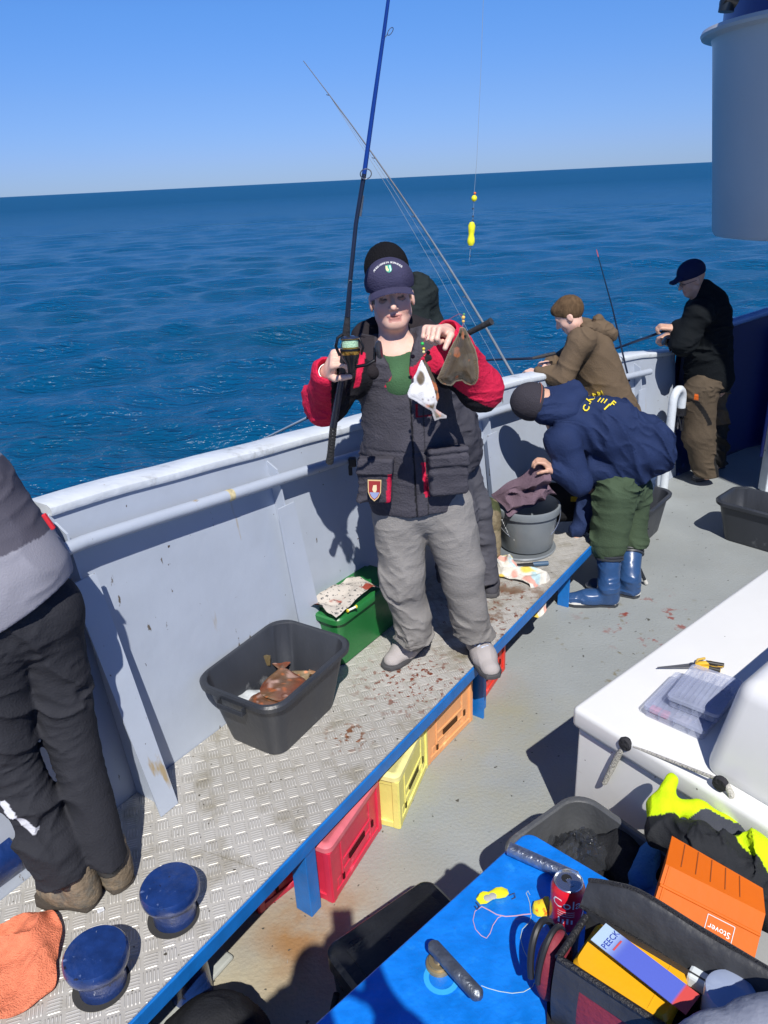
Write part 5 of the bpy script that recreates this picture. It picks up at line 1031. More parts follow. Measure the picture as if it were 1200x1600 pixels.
mb = MB(); mb.box(q(.040, 0, .0012), (.003, .026, .0004), ax=[d, sd_, cz]); mb.build('lettering', mat('ink_red', (.6, .08, .08), .5), t)
# clear spool and little box
sp = on(1140, 1562, RZ + .02); t = thing('line_spool', 'round clear plastic spool box in the sports bag', 'spool', sp)
mb = MB(); mb.lathe([(.001, -.05), (.040, -.05), (.042, -.045), (.042, .015), (.040, .02), (.030, .024), (.001, .025)], sp, n=40); mb.build('shell', mat('spool_clear', (.42, .50, .68), .08, var=.1, alpha=.8, spec=.9, dirt=(.55, .42, .33), dscale=14, dth=.6), t, smooth=True)
mb = MB(); p = on(1103, 1535, RZ); mb.box(p, (.06, .035, .03), ax=[e1, e2, [0, 0, 1]], bev=.006); o = mb.build('small_box', mat('small_clear', (.55, .6, .62), .2, var=.2)); tag(o, 'small pale plastic box behind the blue card in the bag', 'box')
# black filler added as shade under the bag contents
o = sdf_obj('bag_shade_filler', [rbox(bg_(.16, dpt * .45, ZT + .06), (.15, dpt * .4, .05), ax=[e1, e2, [0, 0, 1.]], rr=.02), rbox(bg_(.42, dpt * .5, ZT + .07), (.12, dpt * .35, .05), ax=[e1, e2, [0, 0, 1.]], rr=.02)], .008, M_blk, None, disp=folds(16, .008, seed=12), loc=bg_(.2, dpt * .4, ZT + .01)); tag(o, 'black filler added for the shade at the bottom of the open sports bag', 'filler')

sl_ = [on(1052, 1655, RZ + .06), on(1120, 1638, RZ + .08), on(1190, 1620, RZ + .10), on(1260, 1600, RZ + .12)]
o = sdf_obj('grey_jacket', chain(sl_, [.038, .045, .048, .052], k=.02), .0045, mat('grey_shell_fabric', (.22, .24, .30), .5, var=.08, bump=.3, bscale=60), None, disp=folds(20, .006, dirv=unit(sl_[2] - sl_[0]), squash=2.5, seed=3), loc=sl_[1]); tag(o, 'grey jacket sleeve lying over the near corner of the sports bag', 'jacket')
# ================================================================= PEOPLE
M_skin = mat('skin', 'attr', .5, var=.05, vscale=30, bump=.1, bscale=300); 
_sb = M_skin.node_tree.nodes['Principled BSDF']; _sb.inputs['Subsurface Weight'].default_value = .12; _sb.inputs['Subsurface Radius'].default_value = (.012, .005, .003)
def cloth(name, col, rough=.85, bump=.35, bscale=160, var=.12, vscale=14, **k): return mat(name, col, rough, var=var, vscale=vscale, bump=bump, bscale=bscale, **k)
SK = (.54, .32, .23); SK2 = (.74, .47, .37)
def head_prims(c, fwd, up, k=1.0, col=0, lip=1, eye=2, ear=0, wide=1.0):
    f = unit(fwd); u = unit(np.array(up) - f * (np.array(up) @ f)); r_ = np.cross(f, u); ax = np.array([r_, f, u])
    kx = k * (wide if wide else 1)
    def P(x, y, z): return c + r_ * x * kx + (f * y + u * z) * k
    E_ = lambda p, rr, **q: ell(P(*p), np.array(rr) * np.array([kx, k, k]), ax=ax, **q)
    pr = [E_((0, -.012, .032), (.076, .096, .086), col=col), E_((0, .012, -.03), (.064, .075, .088), k=.03, col=col), E_((0, .048, -.092), (.030, .028, .022), k=.03, col=col),
          cone(P(-.046, .0, -.062), P(-.016, .05, -.092), .018 * k, .018 * k, k=.03, col=col), cone(P(.046, .0, -.062), P(.016, .05, -.092), .018 * k, .018 * k, k=.03, col=col),
          E_((-.036, .052, -.030), (.026, .024, .028), k=.02, col=col), E_((.036, .052, -.030), (.026, .024, .028), k=.02, col=col),
          cone(P(-.034, .076, .022), P(.034, .076, .022), .012 * k, k=.015, col=col),
          dict(E_((-.031, .094, .004), (.016, .014, .010), k=.012, col=col), sub=True), dict(E_((.031, .094, .004), (.016, .014, .010), k=.012, col=col), sub=True),
          cone(P(0, .084, .010), P(0, .108, -.030), .008 * k, .012 * k, k=.008, col=col), cone(P(-.012, .092, -.034), P(.012, .092, -.034), .008 * k, k=.006, col=col),
          E_((-.031, .072, .003), (.014, .014, .012), k=.003, col=eye), E_((.031, .072, .003), (.014, .014, .012), k=.003, col=eye),
          cone(P(-.030, .0815, .0115), P(-.046, .070, .006), .0045 * k, .003 * k, k=.005, col=col), cone(P(.030, .0815, .0115), P(.046, .070, .006), .0045 * k, .003 * k, k=.005, col=col),
          cone(P(-.014, .0815, .010), P(-.030, .083, .0125), .003 * k, .0042 * k, k=.004, col=col), cone(P(.014, .0815, .010), P(.030, .083, .0125), .003 * k, .0042 * k, k=.004, col=col),
          cone(P(-.024, .079, -.0615), P(0, .088, -.0595), .0025 * k, .0042 * k, k=.005, col=lip), cone(P(.024, .079, -.0615), P(0, .088, -.0595), .0025 * k, .0042 * k, k=.005, col=lip),
          cone(P(-.015, .081, -.0695), P(.015, .081, -.0695), .0048 * k, k=.005, col=lip)]
    for s in (-1, 1): pr += [E_((s * .079, -.008, -.008), (.008, .020, .032), k=.008, col=ear), dict(E_((s * .088, -.002, -.004), (.006, .011, .018), k=.006, col=ear), sub=True)]
    return pr, P, ax
def finger(base, d, nrm, L_, r_, curls, col=0):
    """chain of three segments bending towards nrm"""
    pts = [np.array(base, float)]; d = unit(d); n = unit(nrm); a = 0
    for s_, c in zip((.45, .30, .25), curls):
        a += math.radians(c); dd = d * math.cos(a) + n * math.sin(a); pts.append(pts[-1] + dd * L_ * s_)
    return chain(pts, [r_, r_ * .95, r_ * .88, r_ * .78], k=.0035, col=col)
def hand(w, d, palm, thumb, k=1.0, curls=(25, 45, 35), col=0, tcurl=(20, 25, 20), spread=.0, grip=None):
    """w wrist, d towards the knuckles, palm = direction the palm faces, thumb = side the thumb is on"""
    d = unit(d); pn = unit(np.array(palm) - d * (np.array(palm) @ d)); th = unit(np.array(thumb) - d * (np.array(thumb) @ d) - pn * (np.array(thumb) @ pn))
    ax = np.array([th, pn, d]); pr = [rbox(w + d * .048 * k, np.array([.040, .014, .046]) * k, ax=ax, rr=.012 * k, k=.012, col=col), cone(w - d * .01, w + d * .03 * k, .024 * k, .026 * k, k=.015, flat=(pn, 1.35), col=col),
          ell(w + (d * .035 + th * .028 + pn * .010) * k, np.array([.016, .014, .028]) * k, ax=ax, k=.012, col=col)]
    for i, (o, L_, r_) in enumerate(((.030, .072, .0092), (.010, .080, .0095), (-.010, .075, .0090), (-.029, .060, .0080))):
        cc = curls if not isinstance(curls[0], (tuple, list)) else curls[i]
        pr += finger(w + (d * .090 + th * o) * k, d + th * (o * spread), pn, L_ * k, r_ * k, cc, col)
    b = w + (d * .030 + th * .034 + pn * .006) * k; pts = [b, b + (th * .55 + d * .65 + pn * .25) * .034 * k]; dd = unit(th * (.55 - .02 * tcurl[0]) + d * .75 + pn * (.25 + .03 * tcurl[0])); pts.append(pts[-1] + dd * .030 * k); dd = unit(dd + pn * .03 * tcurl[1] - th * .01 * tcurl[1]); pts.append(pts[-1] + dd * .024 * k)
    pr += chain(pts, [.013 * k, .0115 * k, .010 * k, .0085 * k], k=.005, col=col)
    return pr
def lathe_hull(): pass
def V3(*a): return np.array(a, float)

# ---------------------------------------------------------- rods
def rod(name, label, pts, rads, mats_, seg, guides=(), reel=None, group=None, cat='fishing rod'):
    """pts from butt to tip; seg = list of (i0, i1, part name, material)"""
    t = thing(name, label, cat, pts[0], group=group)
    for i0, i1, nm, m in seg:
        mb = MB(); mb.tube(pts[i0:i1 + 1], rads[i0:i1 + 1], 14); mb.build(nm, m, t, smooth=True)
    for p, d, n_, r_ in guides:
        mb = MB(); n_ = unit(n_); c = p + n_ * (r_ * 1.25); s = unit(np.cross(d, n_)); u_ = np.cross(s, n_)
        mb.tube([c + r_ * (math.cos(a) * s + math.sin(a) * (n_ * .55 + unit(d) * .8)) for a in np.linspace(0, 2 * math.pi, 19)[:-1]], max(.0011, r_ * .10), 6, closed=True)
        mb.tube([p - unit(d) * r_ * 1.2, c - n_ * r_ * .6 - unit(d) * r_ * .3], .0012, 6); mb.build('guide', M_guide, t, smooth=True)
    return t
M_guide = mat('guide_steel', (.35, .36, .38), .25, .9)
M_blank = mat('blank_dark', (.015, .022, .045), .2, .2, var=.15); M_blankb = mat('blank_blue', (.012, .05, .26), .18, .3); M_cork = mat('grip_foam', (.03, .03, .033), .7, bump=.6, bscale=60)
def interp_pts(a, b, n, sag=(0, 0, 0)):
    a, b, sag = map(np.array, (a, b, sag)); return [a + (b - a) * t + sag * (4 * t * (1 - t)) for t in np.linspace(0, 1, n)]

# ================================================================= 1. the angler in the middle
YM = 2.98
mp_ = lambda x, y, dy=0.0: at(x, y, YM + dy)
per = thing('person', 'man in blue cap and black and red jacket holding up a rod and two flatfish', 'person', (.27, 3.05, BZ))
headc = mp_(612, 468, .0) + (0, .03, 0)
hf = unit(V3(.01, -1, .10)); hu = V3(-.10, 0, 1)
hp, HP, hax = head_prims(headc, hf, hu, k=.98, wide=1.05)
neck0 = headc + (0, .02, -.07); neck1 = mp_(618, 546, .05)
shL, shR = mp_(563, 560, .04), mp_(684, 545, .04)          # photo-left, photo-right
chest = mp_(626, 590, .04); waist = mp_(645, 705, .04); pelv = mp_(655, 800, .04)
elL, elR = mp_(508, 632, -.12), mp_(752, 606, -.14)
wrL, wrR = mp_(512, 582, -.33), mp_(697, 518, -.30)
hipL, hipR = mp_(622, 815, .04), mp_(698, 812, .04)
kneL, kneR = mp_(630, 912, .02), mp_(722, 905, .02)
ankL = on(650, 1006, BZ + .09); ankR = on(742, 1000, BZ + .09)
RB0, RB1 = mp_(515, 722, -.20), mp_(543, 505, -.47)         # rod handle
rdir = unit(RB1 - RB0)
gripc = mp_(537, 556, -.43)
handL = hand(wrL, unit(mp_(530, 545, -.43) - wrL), V3(1, -.25, .15), V3(.1, -.9, .6), k=1.0, curls=((55, 70, 40), (55, 75, 45), (60, 75, 45), (60, 75, 45)), tcurl=(25, 25, 10), col=0)
handR = hand(wrR + (0, 0, .0), unit(mp_(664, 512, -.40) - wrR), V3(-.15, -.25, -1), V3(-.1, -1, .1), k=1.02, curls=((75, 78, 45), (78, 78, 45), (82, 78, 45), (85, 78, 45)), tcurl=(22, 20, 10), col=0)
body = hp + [cone(neck0, neck1, .056, .062, k=.03), cone(shL, shR, .055, k=.04), cone(chest, waist, .12, .11, k=.05, flat=((0, 1, 0), 1.35)), cone(waist, pelv + (0, 0, .05), .10, .10, k=.04, flat=((0, 1, 0), 1.3)),
       *chain([shL, elL, wrL], [.052, .040, .027], k=.02), *chain([shR, elR, wrR], [.052, .040, .027], k=.02), *chain([hipL, kneL, ankL], [.065, .050, .036], k=.02), *chain([hipR, kneR, ankR], [.065, .052, .036], k=.03)] + handL + handR
def skinpaint(V, c, i):
    n = vnoise(V, 60, 3); c = c * (1 + .10 * (n[:, None] - .5))
    for s in (-1, 1):
        q = HP(s * .040, .068, -.038); m_ = np.exp(-(np.linalg.norm(V - q, axis=1) / .026) ** 2); c = lerpc(c, m_ * .45, (.62, .24, .18))
        q = HP(s * .031, .086, .003); d_ = V - q; lx = d_ @ hax[0]; lz = d_ @ hax[2]; ry = (V - headc) @ hax[1]
        m_ = (np.abs(lx) < .011) & (np.abs(lz + .0005) < .0028 - .00018 * np.abs(lx * 1000) * .1) & (ry > .06) & (ry < .1); c[m_] = (.05, .035, .03)
        # brows
        q = HP(s * .033, .085, .024); d_ = V - q; lx = d_ @ hax[0]; lz = d_ @ hax[2] + np.abs(lx) * .15; m_ = sstep(-np.hypot(lx / .019, lz / .0045), -1.3, -.8) * (ry > .05); c = lerpc(c, m_ * .55, (.22, .12, .07))
    # dark gap between the parted lips, painted into the skin colour
    d_ = V - HP(0, .084, -.0655); lx = d_ @ hax[0]; lz = d_ @ hax[2] ; ry = (V - headc) @ hax[1]; m_ = (np.abs(lx) < .020) & (np.abs(lz - .0015) < .0024 - .05 * np.abs(lx)) & (ry > .06); c[m_] = (.16, .05, .045)
    q = HP(0, .105, -.032); m_ = np.exp(-(np.linalg.norm(V - q, axis=1) / .012) ** 2); c = lerpc(c, m_ * .35, (.68, .30, .22))
    m_ = V[:, 2] < BZ + .20; c[m_] = (.06, .06, .07)
    hl = ((V - headc) @ hax[2] > -.03) & ((V - headc) @ hax[1] < .045) & (np.linalg.norm((V - HP(0, -.012, .03)) / (.082, .1, .09), axis=1) > .80); ears = np.abs((V - headc) @ hax[0]) > .077
    m_ = hl & ~ears & ((V - headc) @ hax[2] < .2) & ((V - headc) @ hax[2] > -.012); c[m_] = (.10, .06, .035)
    return c
sdf_obj('body', body, .0034, M_skin, per, pal=[SK2, (.56, .26, .22), (.30, .20, .16)], paint=skinpaint)
# cap
capc = HP(0, -.008, .055); M_cap2 = mat('cap_cotton', (.050, .048, .095), .85, var=.1, vscale=20, bump=.5, bscale=180)
def capcut(P): return -((P - HP(0, 0, .036)) @ unit(hax[2] + hax[1] * .10))
cap = sdf_obj('cap', [ell(capc + hax[2] * .008, (.094, .108, .088), ax=hax, k=.01), ell(HP(0, .045, .080), (.074, .055, .055), ax=hax, k=.03)], .0034, M_cap2, per, disp=lambda P: -.0012 * (1 - np.abs(2 * vnoise(P, 22, 3) - 1)), cut=capcut)
G = []
for i in range(31):
    a = R(-62 + 124 * i / 30); row = []
    for j in range(9):
        v = j / 8; x = math.sin(a) * (.084 + .006 * v); y = .030 + math.cos(a) * (.066) + v * .062 * math.cos(a * .85); z = .047 - .50 * x * x / .08 * .50 - v * .020
        row.append(HP(x, y, z))
    G.append(row)
G = np.array(G); mb = MB(); mb.sheet(G); B = G - hax[2] * .0045; mb.sheet(B[:, ::-1]); k0 = 31 * 9
for i in range(30): mb.f.append((i * 9 + 8, (i + 1) * 9 + 8, k0 + (i + 1) * 9, k0 + i * 9))
br = mb.build('brim', M_cap2, cap, smooth=True)
def capsurf(x, y):      # wrap lettering on the cap front
    a = -x / .092; b = R(28) + y / .094
    c0 = capc + hax[2] * .008 + hax[1] * .0
    dloc = V3(math.sin(a) * math.cos(b), math.cos(a) * math.cos(b), math.sin(b)); prims = [ell(capc + hax[2] * .008, (.094, .108, .088), ax=hax, k=.01), ell(HP(0, .045, .080), (.074, .055, .055), ax=hax, k=.03)]
    dw = hax.T @ dloc; t_ = .13
    for _ in range(24): t_ -= float(fsdf(prims, (c0 + dw * t_)[None], None)[0]) * .8
    return c0 + dw * (t_ + .0022)
M_thr = mat('white_thread', (.75, .75, .75), .7)
def arctext(body_, size, y0, arc, half):
    n = len(body_)
    out = MB()
    for i, ch in enumerate(body_):
        if ch == ' ': continue
        a = -half + 2 * half * i / (n - 1); cx, cy = arc * math.sin(a), arc * math.cos(a) - arc + y0
        def bend(x, y): return capsurf(cx + x * math.cos(a) + y * math.sin(a), cy - x * math.sin(a) + y * math.cos(a))
        m_ = text_mb(ch, size, (0, 0, 0), (1, 0, 0), (0, 0, 1), bend=bend, bold=.0002); out.add(m_.v, m_.f)
    return out
mb = arctext('ANGLVEREIN BORNSEE', .0120, .018, .060, R(52)); tx = mb.build('lettering', M_thr, cap)
mb = MB()
def patch(cx, cy, w_, h_, pts=None):
    pts = pts or [(-1, 1), (1, 1), (1, -.3), (.6, -.8), (0, -1), (-.6, -.8), (-1, -.3)]; return [capsurf(cx + x * w_, cy + y * h_) for x, y in pts]
P_ = patch(.002, -.006, .0100, .0130); mb.add(P_, [tuple(range(len(P_)))]); bd = mb.build('emblem', mat('emblem_green', (.02, .30, .20), .6), cap)
mb = MB(); P_ = [p + hax[1] * .0008 for p in patch(-.002, -.006, .0052, .0100, [(-1, 1), (.2, 1), (.2, .2), (.8, -.2), (.3, -.9), (-.6, -.6), (-1, 0)])]; mb.add(P_, [tuple(range(len(P_)))]); mb.build('emblem', mat('emblem_cream', (.7, .6, .3), .6), cap)
mb = MB(); P_ = [p + hax[1] * .0008 for p in patch(.0075, -.006, .0022, .0100, [(-1, 1), (1, 1), (1, -.6), (-1, -1)])]; mb.add(P_, [tuple(range(len(P_)))]); mb.build('emblem', mat('emblem_mint', (.45, .8, .65), .6), cap)
# shirt
shirt = sdf_obj('shirt', [cone(neck1 + (0, -.005, -.0), chest + (0, -.025, 0), .080, .105, k=.03, flat=((0, 1, 0), 1.05)), cone(chest, waist, .11, .11, k=.03, flat=((0, 1, 0), 1.3))], .006, cloth('green_cotton', (.055, .125, .06)), per, disp=folds(16, .003), cut=lambda P: np.maximum(.090 - np.linalg.norm((P - (neck1 + V3(-.004, -.035, .085))) * V3(1, 1, .8), axis=1), P[:, 2] - neck1[2] - .07))
# jacket
M_jac = mat('jacket_fabric', 'attr', .8, var=.12, vscale=9, bump=.5, bscale=120)
hem = mp_(652, 792, .04)
JB, JR, JK = (.060, .058, .072), (.55, .018, .060), (.012, .012, .015)
jk = [cone(mp_(630, 590, .05), waist + (0, 0, 0), .180, .192, k=.05, flat=((0, 1, .1), 1.45), col=0), cone(waist, hem + (0, 0, .035), .192, .200, k=.06, flat=((0, 1, 0), 1.48), col=0),
      rbox(mp_(586, 757, -.105), (.068, .026, .070), ax=np.array([unit(V3(1, -.25, -.05)), unit(V3(.25, 1, 0)), V3(0, 0, 1)]), rr=.012, k=.012, col=0), rbox(mp_(587, 727, -.115), (.072, .028, .036), ax=np.array([unit(V3(1, -.25, -.05)), unit(V3(.25, 1, 0)), unit(V3(0, .1, 1))]), rr=.010, k=.008, col=0),
      rbox(mp_(699, 744, -.105), (.075, .024, .075), ax=np.array([unit(V3(1, .22, .03)), unit(V3(-.22, 1, 0)), V3(0, 0, 1)]), rr=.012, k=.012, col=0), rbox(mp_(699, 713, -.115), (.078, .026, .036), ax=np.array([unit(V3(1, .22, .03)), unit(V3(-.22, 1, 0)), unit(V3(0, .1, 1))]), rr=.010, k=.008, col=0),
      cone(shL + V3(.02, 0, -.0), shR - V3(.03, 0, 0), .082, .082, k=.05, col=0),
      cone(shL + V3(.01, 0, -.012), elL, .080, .074, k=.05, col=2), cone(elL, wrL + (wrL - elL) * -.02, .074, .055, k=.04, col=1),
      cone(shR + V3(-.01, 0, -.01), elR, .080, .077, k=.05, col=2), cone(elR, wrR + (elR - wrR) * .12, .076, .054, k=.04, col=1),
      cone(wrL + unit(elL - wrL) * .05, wrL + unit(elL - wrL) * .02, .053, .050, k=.006, col=1), cone(wrR + unit(elR - wrR) * .055, wrR + unit(elR - wrR) * .02, .054, .052, k=.006, col=1)]
# cuffs hollowed
jk += [dict(cone(wrL + unit(elL - wrL) * .012, wrL + unit(wrL - elL) * .05, .036, .042, k=.006, col=3), sub=True), dict(cone(wrR + unit(elR - wrR) * .012, wrR + unit(wrR - elR) * .05, .036, .042, k=.006, col=3), sub=True)]
# collar opening
nk = neck1
jk += [dict(cone(nk + (0, -.03, .14), nk + (.015, -.17, -.13), .110, .012, k=.012, col=3), sub=True)]
jf = folds(9, .017, dirv=(.2, 0, 1), squash=1.7, seed=11); jf2 = folds(24, .005, dirv=(.3, 0, 1), squash=1.3, seed=5)
def jdisp(P):
    arms = np.clip((np.abs(P[:, 0] - .13) - .17) / .06, 0, 1); low = np.clip((1.75 - P[:, 2]) / .2, 0, 1)
    d = jf(P) * (.35 + .75 * arms) + jf2(P) * (.35 + .8 * arms)
    # front placket: raised strip and the zip groove, pocket flaps
    fr = (P[:, 1] < YM - .02)
    cx = CLX(P[:, 2]); dx = P[:, 0] - cx
    d = d - fr * .005 * sstep(-np.abs(dx - .022), -.026, -.022) + fr * .010 * np.exp(-(dx / .005) ** 2)
    d = d + fr * .006 * np.exp(-((P[:, 2] - (ZW + .0 * dx)) / .006) ** 2)
    return d
zA_, zB_ = mp_(640, 600, -.12), mp_(651, 796, -.10)
def CLX(z): return zB_[0] + (z - zB_[2]) * (zA_[0] - zB_[0]) / (zA_[2] - zB_[2])
ZW = mp_(650, 700, -.1)[2] - .02
yy = -.11
POCK = [(mp_(562, 730, yy)[0], mp_(612, 730, yy)[0], mp_(590, 707, yy)[2], mp_(590, 786, yy)[2]), (mp_(664, 720, yy)[0], mp_(728, 720, yy)[0], mp_(690, 697, yy)[2], mp_(690, 776, yy)[2])]
YO = V3(0, 0, 0)
yk = [mp_(x, y, -.13) for x, y in ((600, 612), (622, 582), (650, 577), (672, 553), (690, 560), (704, 596), (697, 600), (676, 578), (664, 588), (645, 596), (618, 612))]
ykp = [(p[0], p[2]) for p in yk]
def jpaint(V, c, i):
    fr = V[:, 1] < YM + .03
    # sleeves: red outer half / black inner half
    for sh_, el, wr, sgn in ((shL, elL, wrL, -1), (shR, elR, wrR, 1)):
        ax_ = unit(wr - el)
        arm = (i == 1) | (i == 2)
        side = V[:, 0] * 0
        near = np.minimum(pdist(cone(el, wr, .0), V), pdist(cone(sh_, el, .0), V)) < .14
        if sgn < 0: m_ = arm & near & (V[:, 0] < el[0] + .028 + .12 * (V[:, 2] - el[2])) ; c[m_] = JR
        else: m_ = arm & near & ((V[:, 2] > el[2] - .045 - .55 * (V[:, 0] - el[0])) & (V[:, 0] > elR[0] - .26)) & (V[:, 1] < YM + .06); c[m_] = JR
        m2 = arm & near & ~m_; c[m2] = JK
    # hem band, upper chest black yoke and red flap with poppers
    m_ = fr & (i == 0) & inpoly(V[:, 0], V[:, 2], ykp); c[m_] = JR
    m_ = fr & (i == 0) & (V[:, 2] > mp_(560, 590, -.1)[2]) & (V[:, 0] < mp_(588, 590, -.1)[0]) ; c[m_] = (.030, .026, .030)
    q = mp_(562, 582, -.12); m_ = fr & (np.abs(V[:, 0] - q[0] - .25 * (V[:, 2] - q[2])) < .012) & (np.abs(V[:, 2] - q[2]) < .06); c[m_] = JR
    # pocket side stripes
    for x0, y0, x1, y1 in ((609, 735, 606, 786), (662, 723, 668, 780)):
        a_, b_ = mp_(x0, y0, yy), mp_(x1, y1, yy); t_ = (V[:, 2] - a_[2]) / (b_[2] - a_[2]); m_ = fr & (t_ > 0) & (t_ < 1) & (np.abs(V[:, 0] - (a_[0] + (b_[0] - a_[0]) * t_)) < .0095); c[m_] = JR
    q = mp_(672, 652, -.1); rx = V[:, 0] - q[0]; rz = V[:, 2] - q[2]; m_ = fr & (np.abs(rz + .0) < .004) & (np.abs(rx) < .05); c[m_] = (.22, .01, .02); m_ = fr & (np.abs(rx + .05) < .004) & (rz > 0) & (rz < .05); c[m_] = (.22, .01, .02)
    cx = CLX(V[:, 2]); m_ = fr & (i == 0) & (np.abs(V[:, 0] - cx) < .0035) & (V[:, 2] < zA_[2]); c[m_] = (.015, .015, .018)
    m_ = fr & (i == 0) & (np.abs(V[:, 0] - cx - .048) < .002) & (V[:, 2] < zA_[2]); c[m_] = (.03, .03, .036)
    w_ = vnoise(V, 4, 8); c = c * (1 + .18 * (w_[:, None] - .5)); return c
def jcut(P): return hem[2] + .012 + .10 * (P[:, 0] - hem[0]) * .5 - P[:, 2] + .004 * np.sin(P[:, 0] * 40)
sdf_obj('jacket', jk, .0048, M_jac, per, disp=jdisp, pal=[JB, JR, JK, (.01, .01, .01)], paint=jpaint, cut=jcut)
# collar and hood: dark padded roll round the neck, open lapels
ring = [(-.125, .01, .0), (-.120, .06, .045), (-.06, .10, .06), (.0, .115, .065), (.07, .10, .06), (.120, .055, .045), (.130, .0, .0)]
cp_ = [nk + V3(*p) for p in ring]
lapL = [nk + V3(-.125, .01, .0), nk + V3(-.120, -.05, -.015), nk + V3(-.095, -.095, -.065)]
lapR = [nk + V3(.130, .0, .0), nk + V3(.125, -.05, -.015), nk + V3(.100, -.095, -.065)]
sdf_obj('hood', chain(cp_, [.046, .046, .048, .05, .048, .046, .046], k=.03) + chain(lapL, [.048, .042, .030], k=.04) + chain(lapR, [.048, .042, .030], k=.04), .0048, cloth('hood_fabric', (.022, .019, .022)), per, disp=folds(15, .009, seed=3))
mb = MB(); 
for px, py in ((645, 557), (669, 551)):
    q = mp_(px, py, -.155); mb2 = MB(); mb2.lathe([(.001, .004), (.006, .003), (.008, 0)], q, ax=(0, -1, 0), n=12); mb2.build('popper', mat('popper_dark', (.03, .02, .03), .3, .8), per, smooth=True)
# badge on the pocket
bp0 = mp_(585, 766, -.165); shp = [(-1, 1), (1, 1), (.95, -.2), (.6, -.7), (0, -1.05), (-.6, -.7), (-.95, -.2)]
def badge(sx, sz, off, pts, m, nm='badge'):
    mb = MB(); rx_ = unit(V3(1, .1, -.12)); uz = unit(V3(.06, .12, 1)); nn_ = np.cross(rx_, uz)
    if nn_[1] > 0: nn_ = -nn_
    P = [bp0 + rx_ * x * sx + uz * z * sz + nn_ * off for x, z in pts]; mb.prism(P, nn_ * .002); return mb.build(nm, m, per)
bpar = badge(.027, .043, 0, shp, mat('badge_edge', (.62, .45, .22), .7)); bpar['label'] = 'shield-shaped cloth badge on the pocket'
for sx, sz, off, pts, m in ((.0235, .038, .0008, shp, mat('badge_red', (.28, .02, .02), .7)), (.022, .016, .0016, [(-.9, -.5), (.9, -.5), (.5, -1.6), (0, -2.2), (-.5, -1.6)], mat('badge_sea', (.25, .30, .50), .7)), (.009, .015, .0020, [(.9, 1.5), (1, .3), (.6, -.5), (-.4, -.5), (-1, .2), (-.6, 1.4)], mat('badge_cream', (.70, .58, .35), .7))):
    badge(sx, sz, off, pts, m, 'badge_field')
# trousers
M_tr = mat('grey_denim', (.235, .225, .215), .9, var=.10, vscale=7, bump=.35, bscale=140)
tp_ = [cone(hipL + V3(.02, 0, .07), hipR + V3(-.02, 0, .07), .125, .125, k=.05, flat=((0, 1, 0), 1.12)),
       *chain([hipL + V3(.005, 0, .0), kneL + V3(.0, 0, .06), kneL, ankL + V3(.0, .0, .03), ankL + V3(0, 0, -.045)], [.114, .096, .088, .074, .080], k=.02), *chain([hipR + V3(.0, 0, .0), kneR + V3(0, 0, .06), kneR, ankR + V3(0, 0, .03), ankR + V3(0, 0, -.045)], [.114, .096, .088, .076, .082], k=.02)]
tf = folds(6.5, .016, dirv=(.55, 0, 1), squash=1.7, seed=41); tf2 = folds(15, .009, dirv=(-.35, 0, 1), squash=2.0, seed=17)
def tdisp(P):
    w_ = np.clip((1.0 - P[:, 2]) / .4, 0, 1); cuff = np.clip((.62 - P[:, 2]) / .12, 0, 1); return tf(P) * (.45 + .5 * w_) + tf2(P) * (.25 + 1.4 * cuff) 
sdf_obj('trousers', tp_, .0055, M_tr, per, disp=tdisp, cut=lambda P: BZ + .105 - P[:, 2] + .008 * np.sin(P[:, 0] * 50) - .20 * np.clip(P[:, 1] - 3.16, -.06, .1))
# shoes
def shoe(par, heel, toe, up=.075, mU=None, mS=None, w=.047, high=0.0, seed=0, lace=None, solec=None, zb=None, hh=.0055, kw=1.0):
    heel = np.array(heel, float); toe = np.array(toe, float); d = toe - heel; L_ = np.linalg.norm(d); d /= L_; s = np.cross(d, [0, 0, 1.]); zb = min(heel[2], toe[2]) if zb is None else zb
    h = lambda a, b, z: heel + d * a * L_ + s * b + V3(0, 0, z)
    pr = [cone(h(.16, 0, .055), h(.18, 0, .085 + high * .3), .038 * kw, .042 * kw, k=.03), cone(h(.16, 0, .04), h(.55, 0, .040), .040 * kw, .044 * kw, k=.03), cone(h(.5, 0, .040), h(.82, 0, .030), .046 * kw, .036 * kw, k=.03, flat=((0, 0, 1), 1.15)), cone(h(.25, 0, .075), h(.6, 0, .055), .036 * kw, .032 * kw, k=.03)]
    if high: pr.append(cone(h(.17, 0, .09), h(.16, 0, .09 + high), .045, .048, k=.03))
    o = sdf_obj('shoe', pr, hh, mU, par, disp=folds(22, .003, seed=seed), cut=lambda P: (heel[2] + .014) - P[:, 2])
    mb = MB(); poly = [(.02, .030), (-.03, .018), (-.045, 0), (-.03, -.018), (.02, -.030), (.35, -.034), (.65, -.049), (.85, -.045), (.97, -.028), (1.0, 0), (.97, .028), (.85, .045), (.65, .049), (.35, .034)]
    rings = [(0, .93), (.006, 1.0), (.020, 1.0), (.026, .97)]; V = []; n = len(poly)
    for z, k in rings: V += [h(.48 + (a - .48) * (k if z < .02 else k), b * k * w / .047, z) for a, b in poly]
    mb.add(V, [(i * n + j, i * n + (j + 1) % n, (i + 1) * n + (j + 1) % n, (i + 1) * n + j) for i in range(3) for j in range(n)] + [tuple(range(n))[::-1], tuple(3 * n + j for j in range(n))]); so_ = mb.build('sole', mS, o, smooth=True)
    if lace:
        for k in range(5):
            a = .44 + .058 * k; zm = .124 - .0125 * k; mb = MB(); mb.tube([h(a, -.034 * kw, zm - .030), h(a + .012, -.014, zm), h(a + .024, .014, zm), h(a + .036, .034 * kw, zm - .032)], .0042, 6); mb.build('lace', lace, o, smooth=True)
    return o
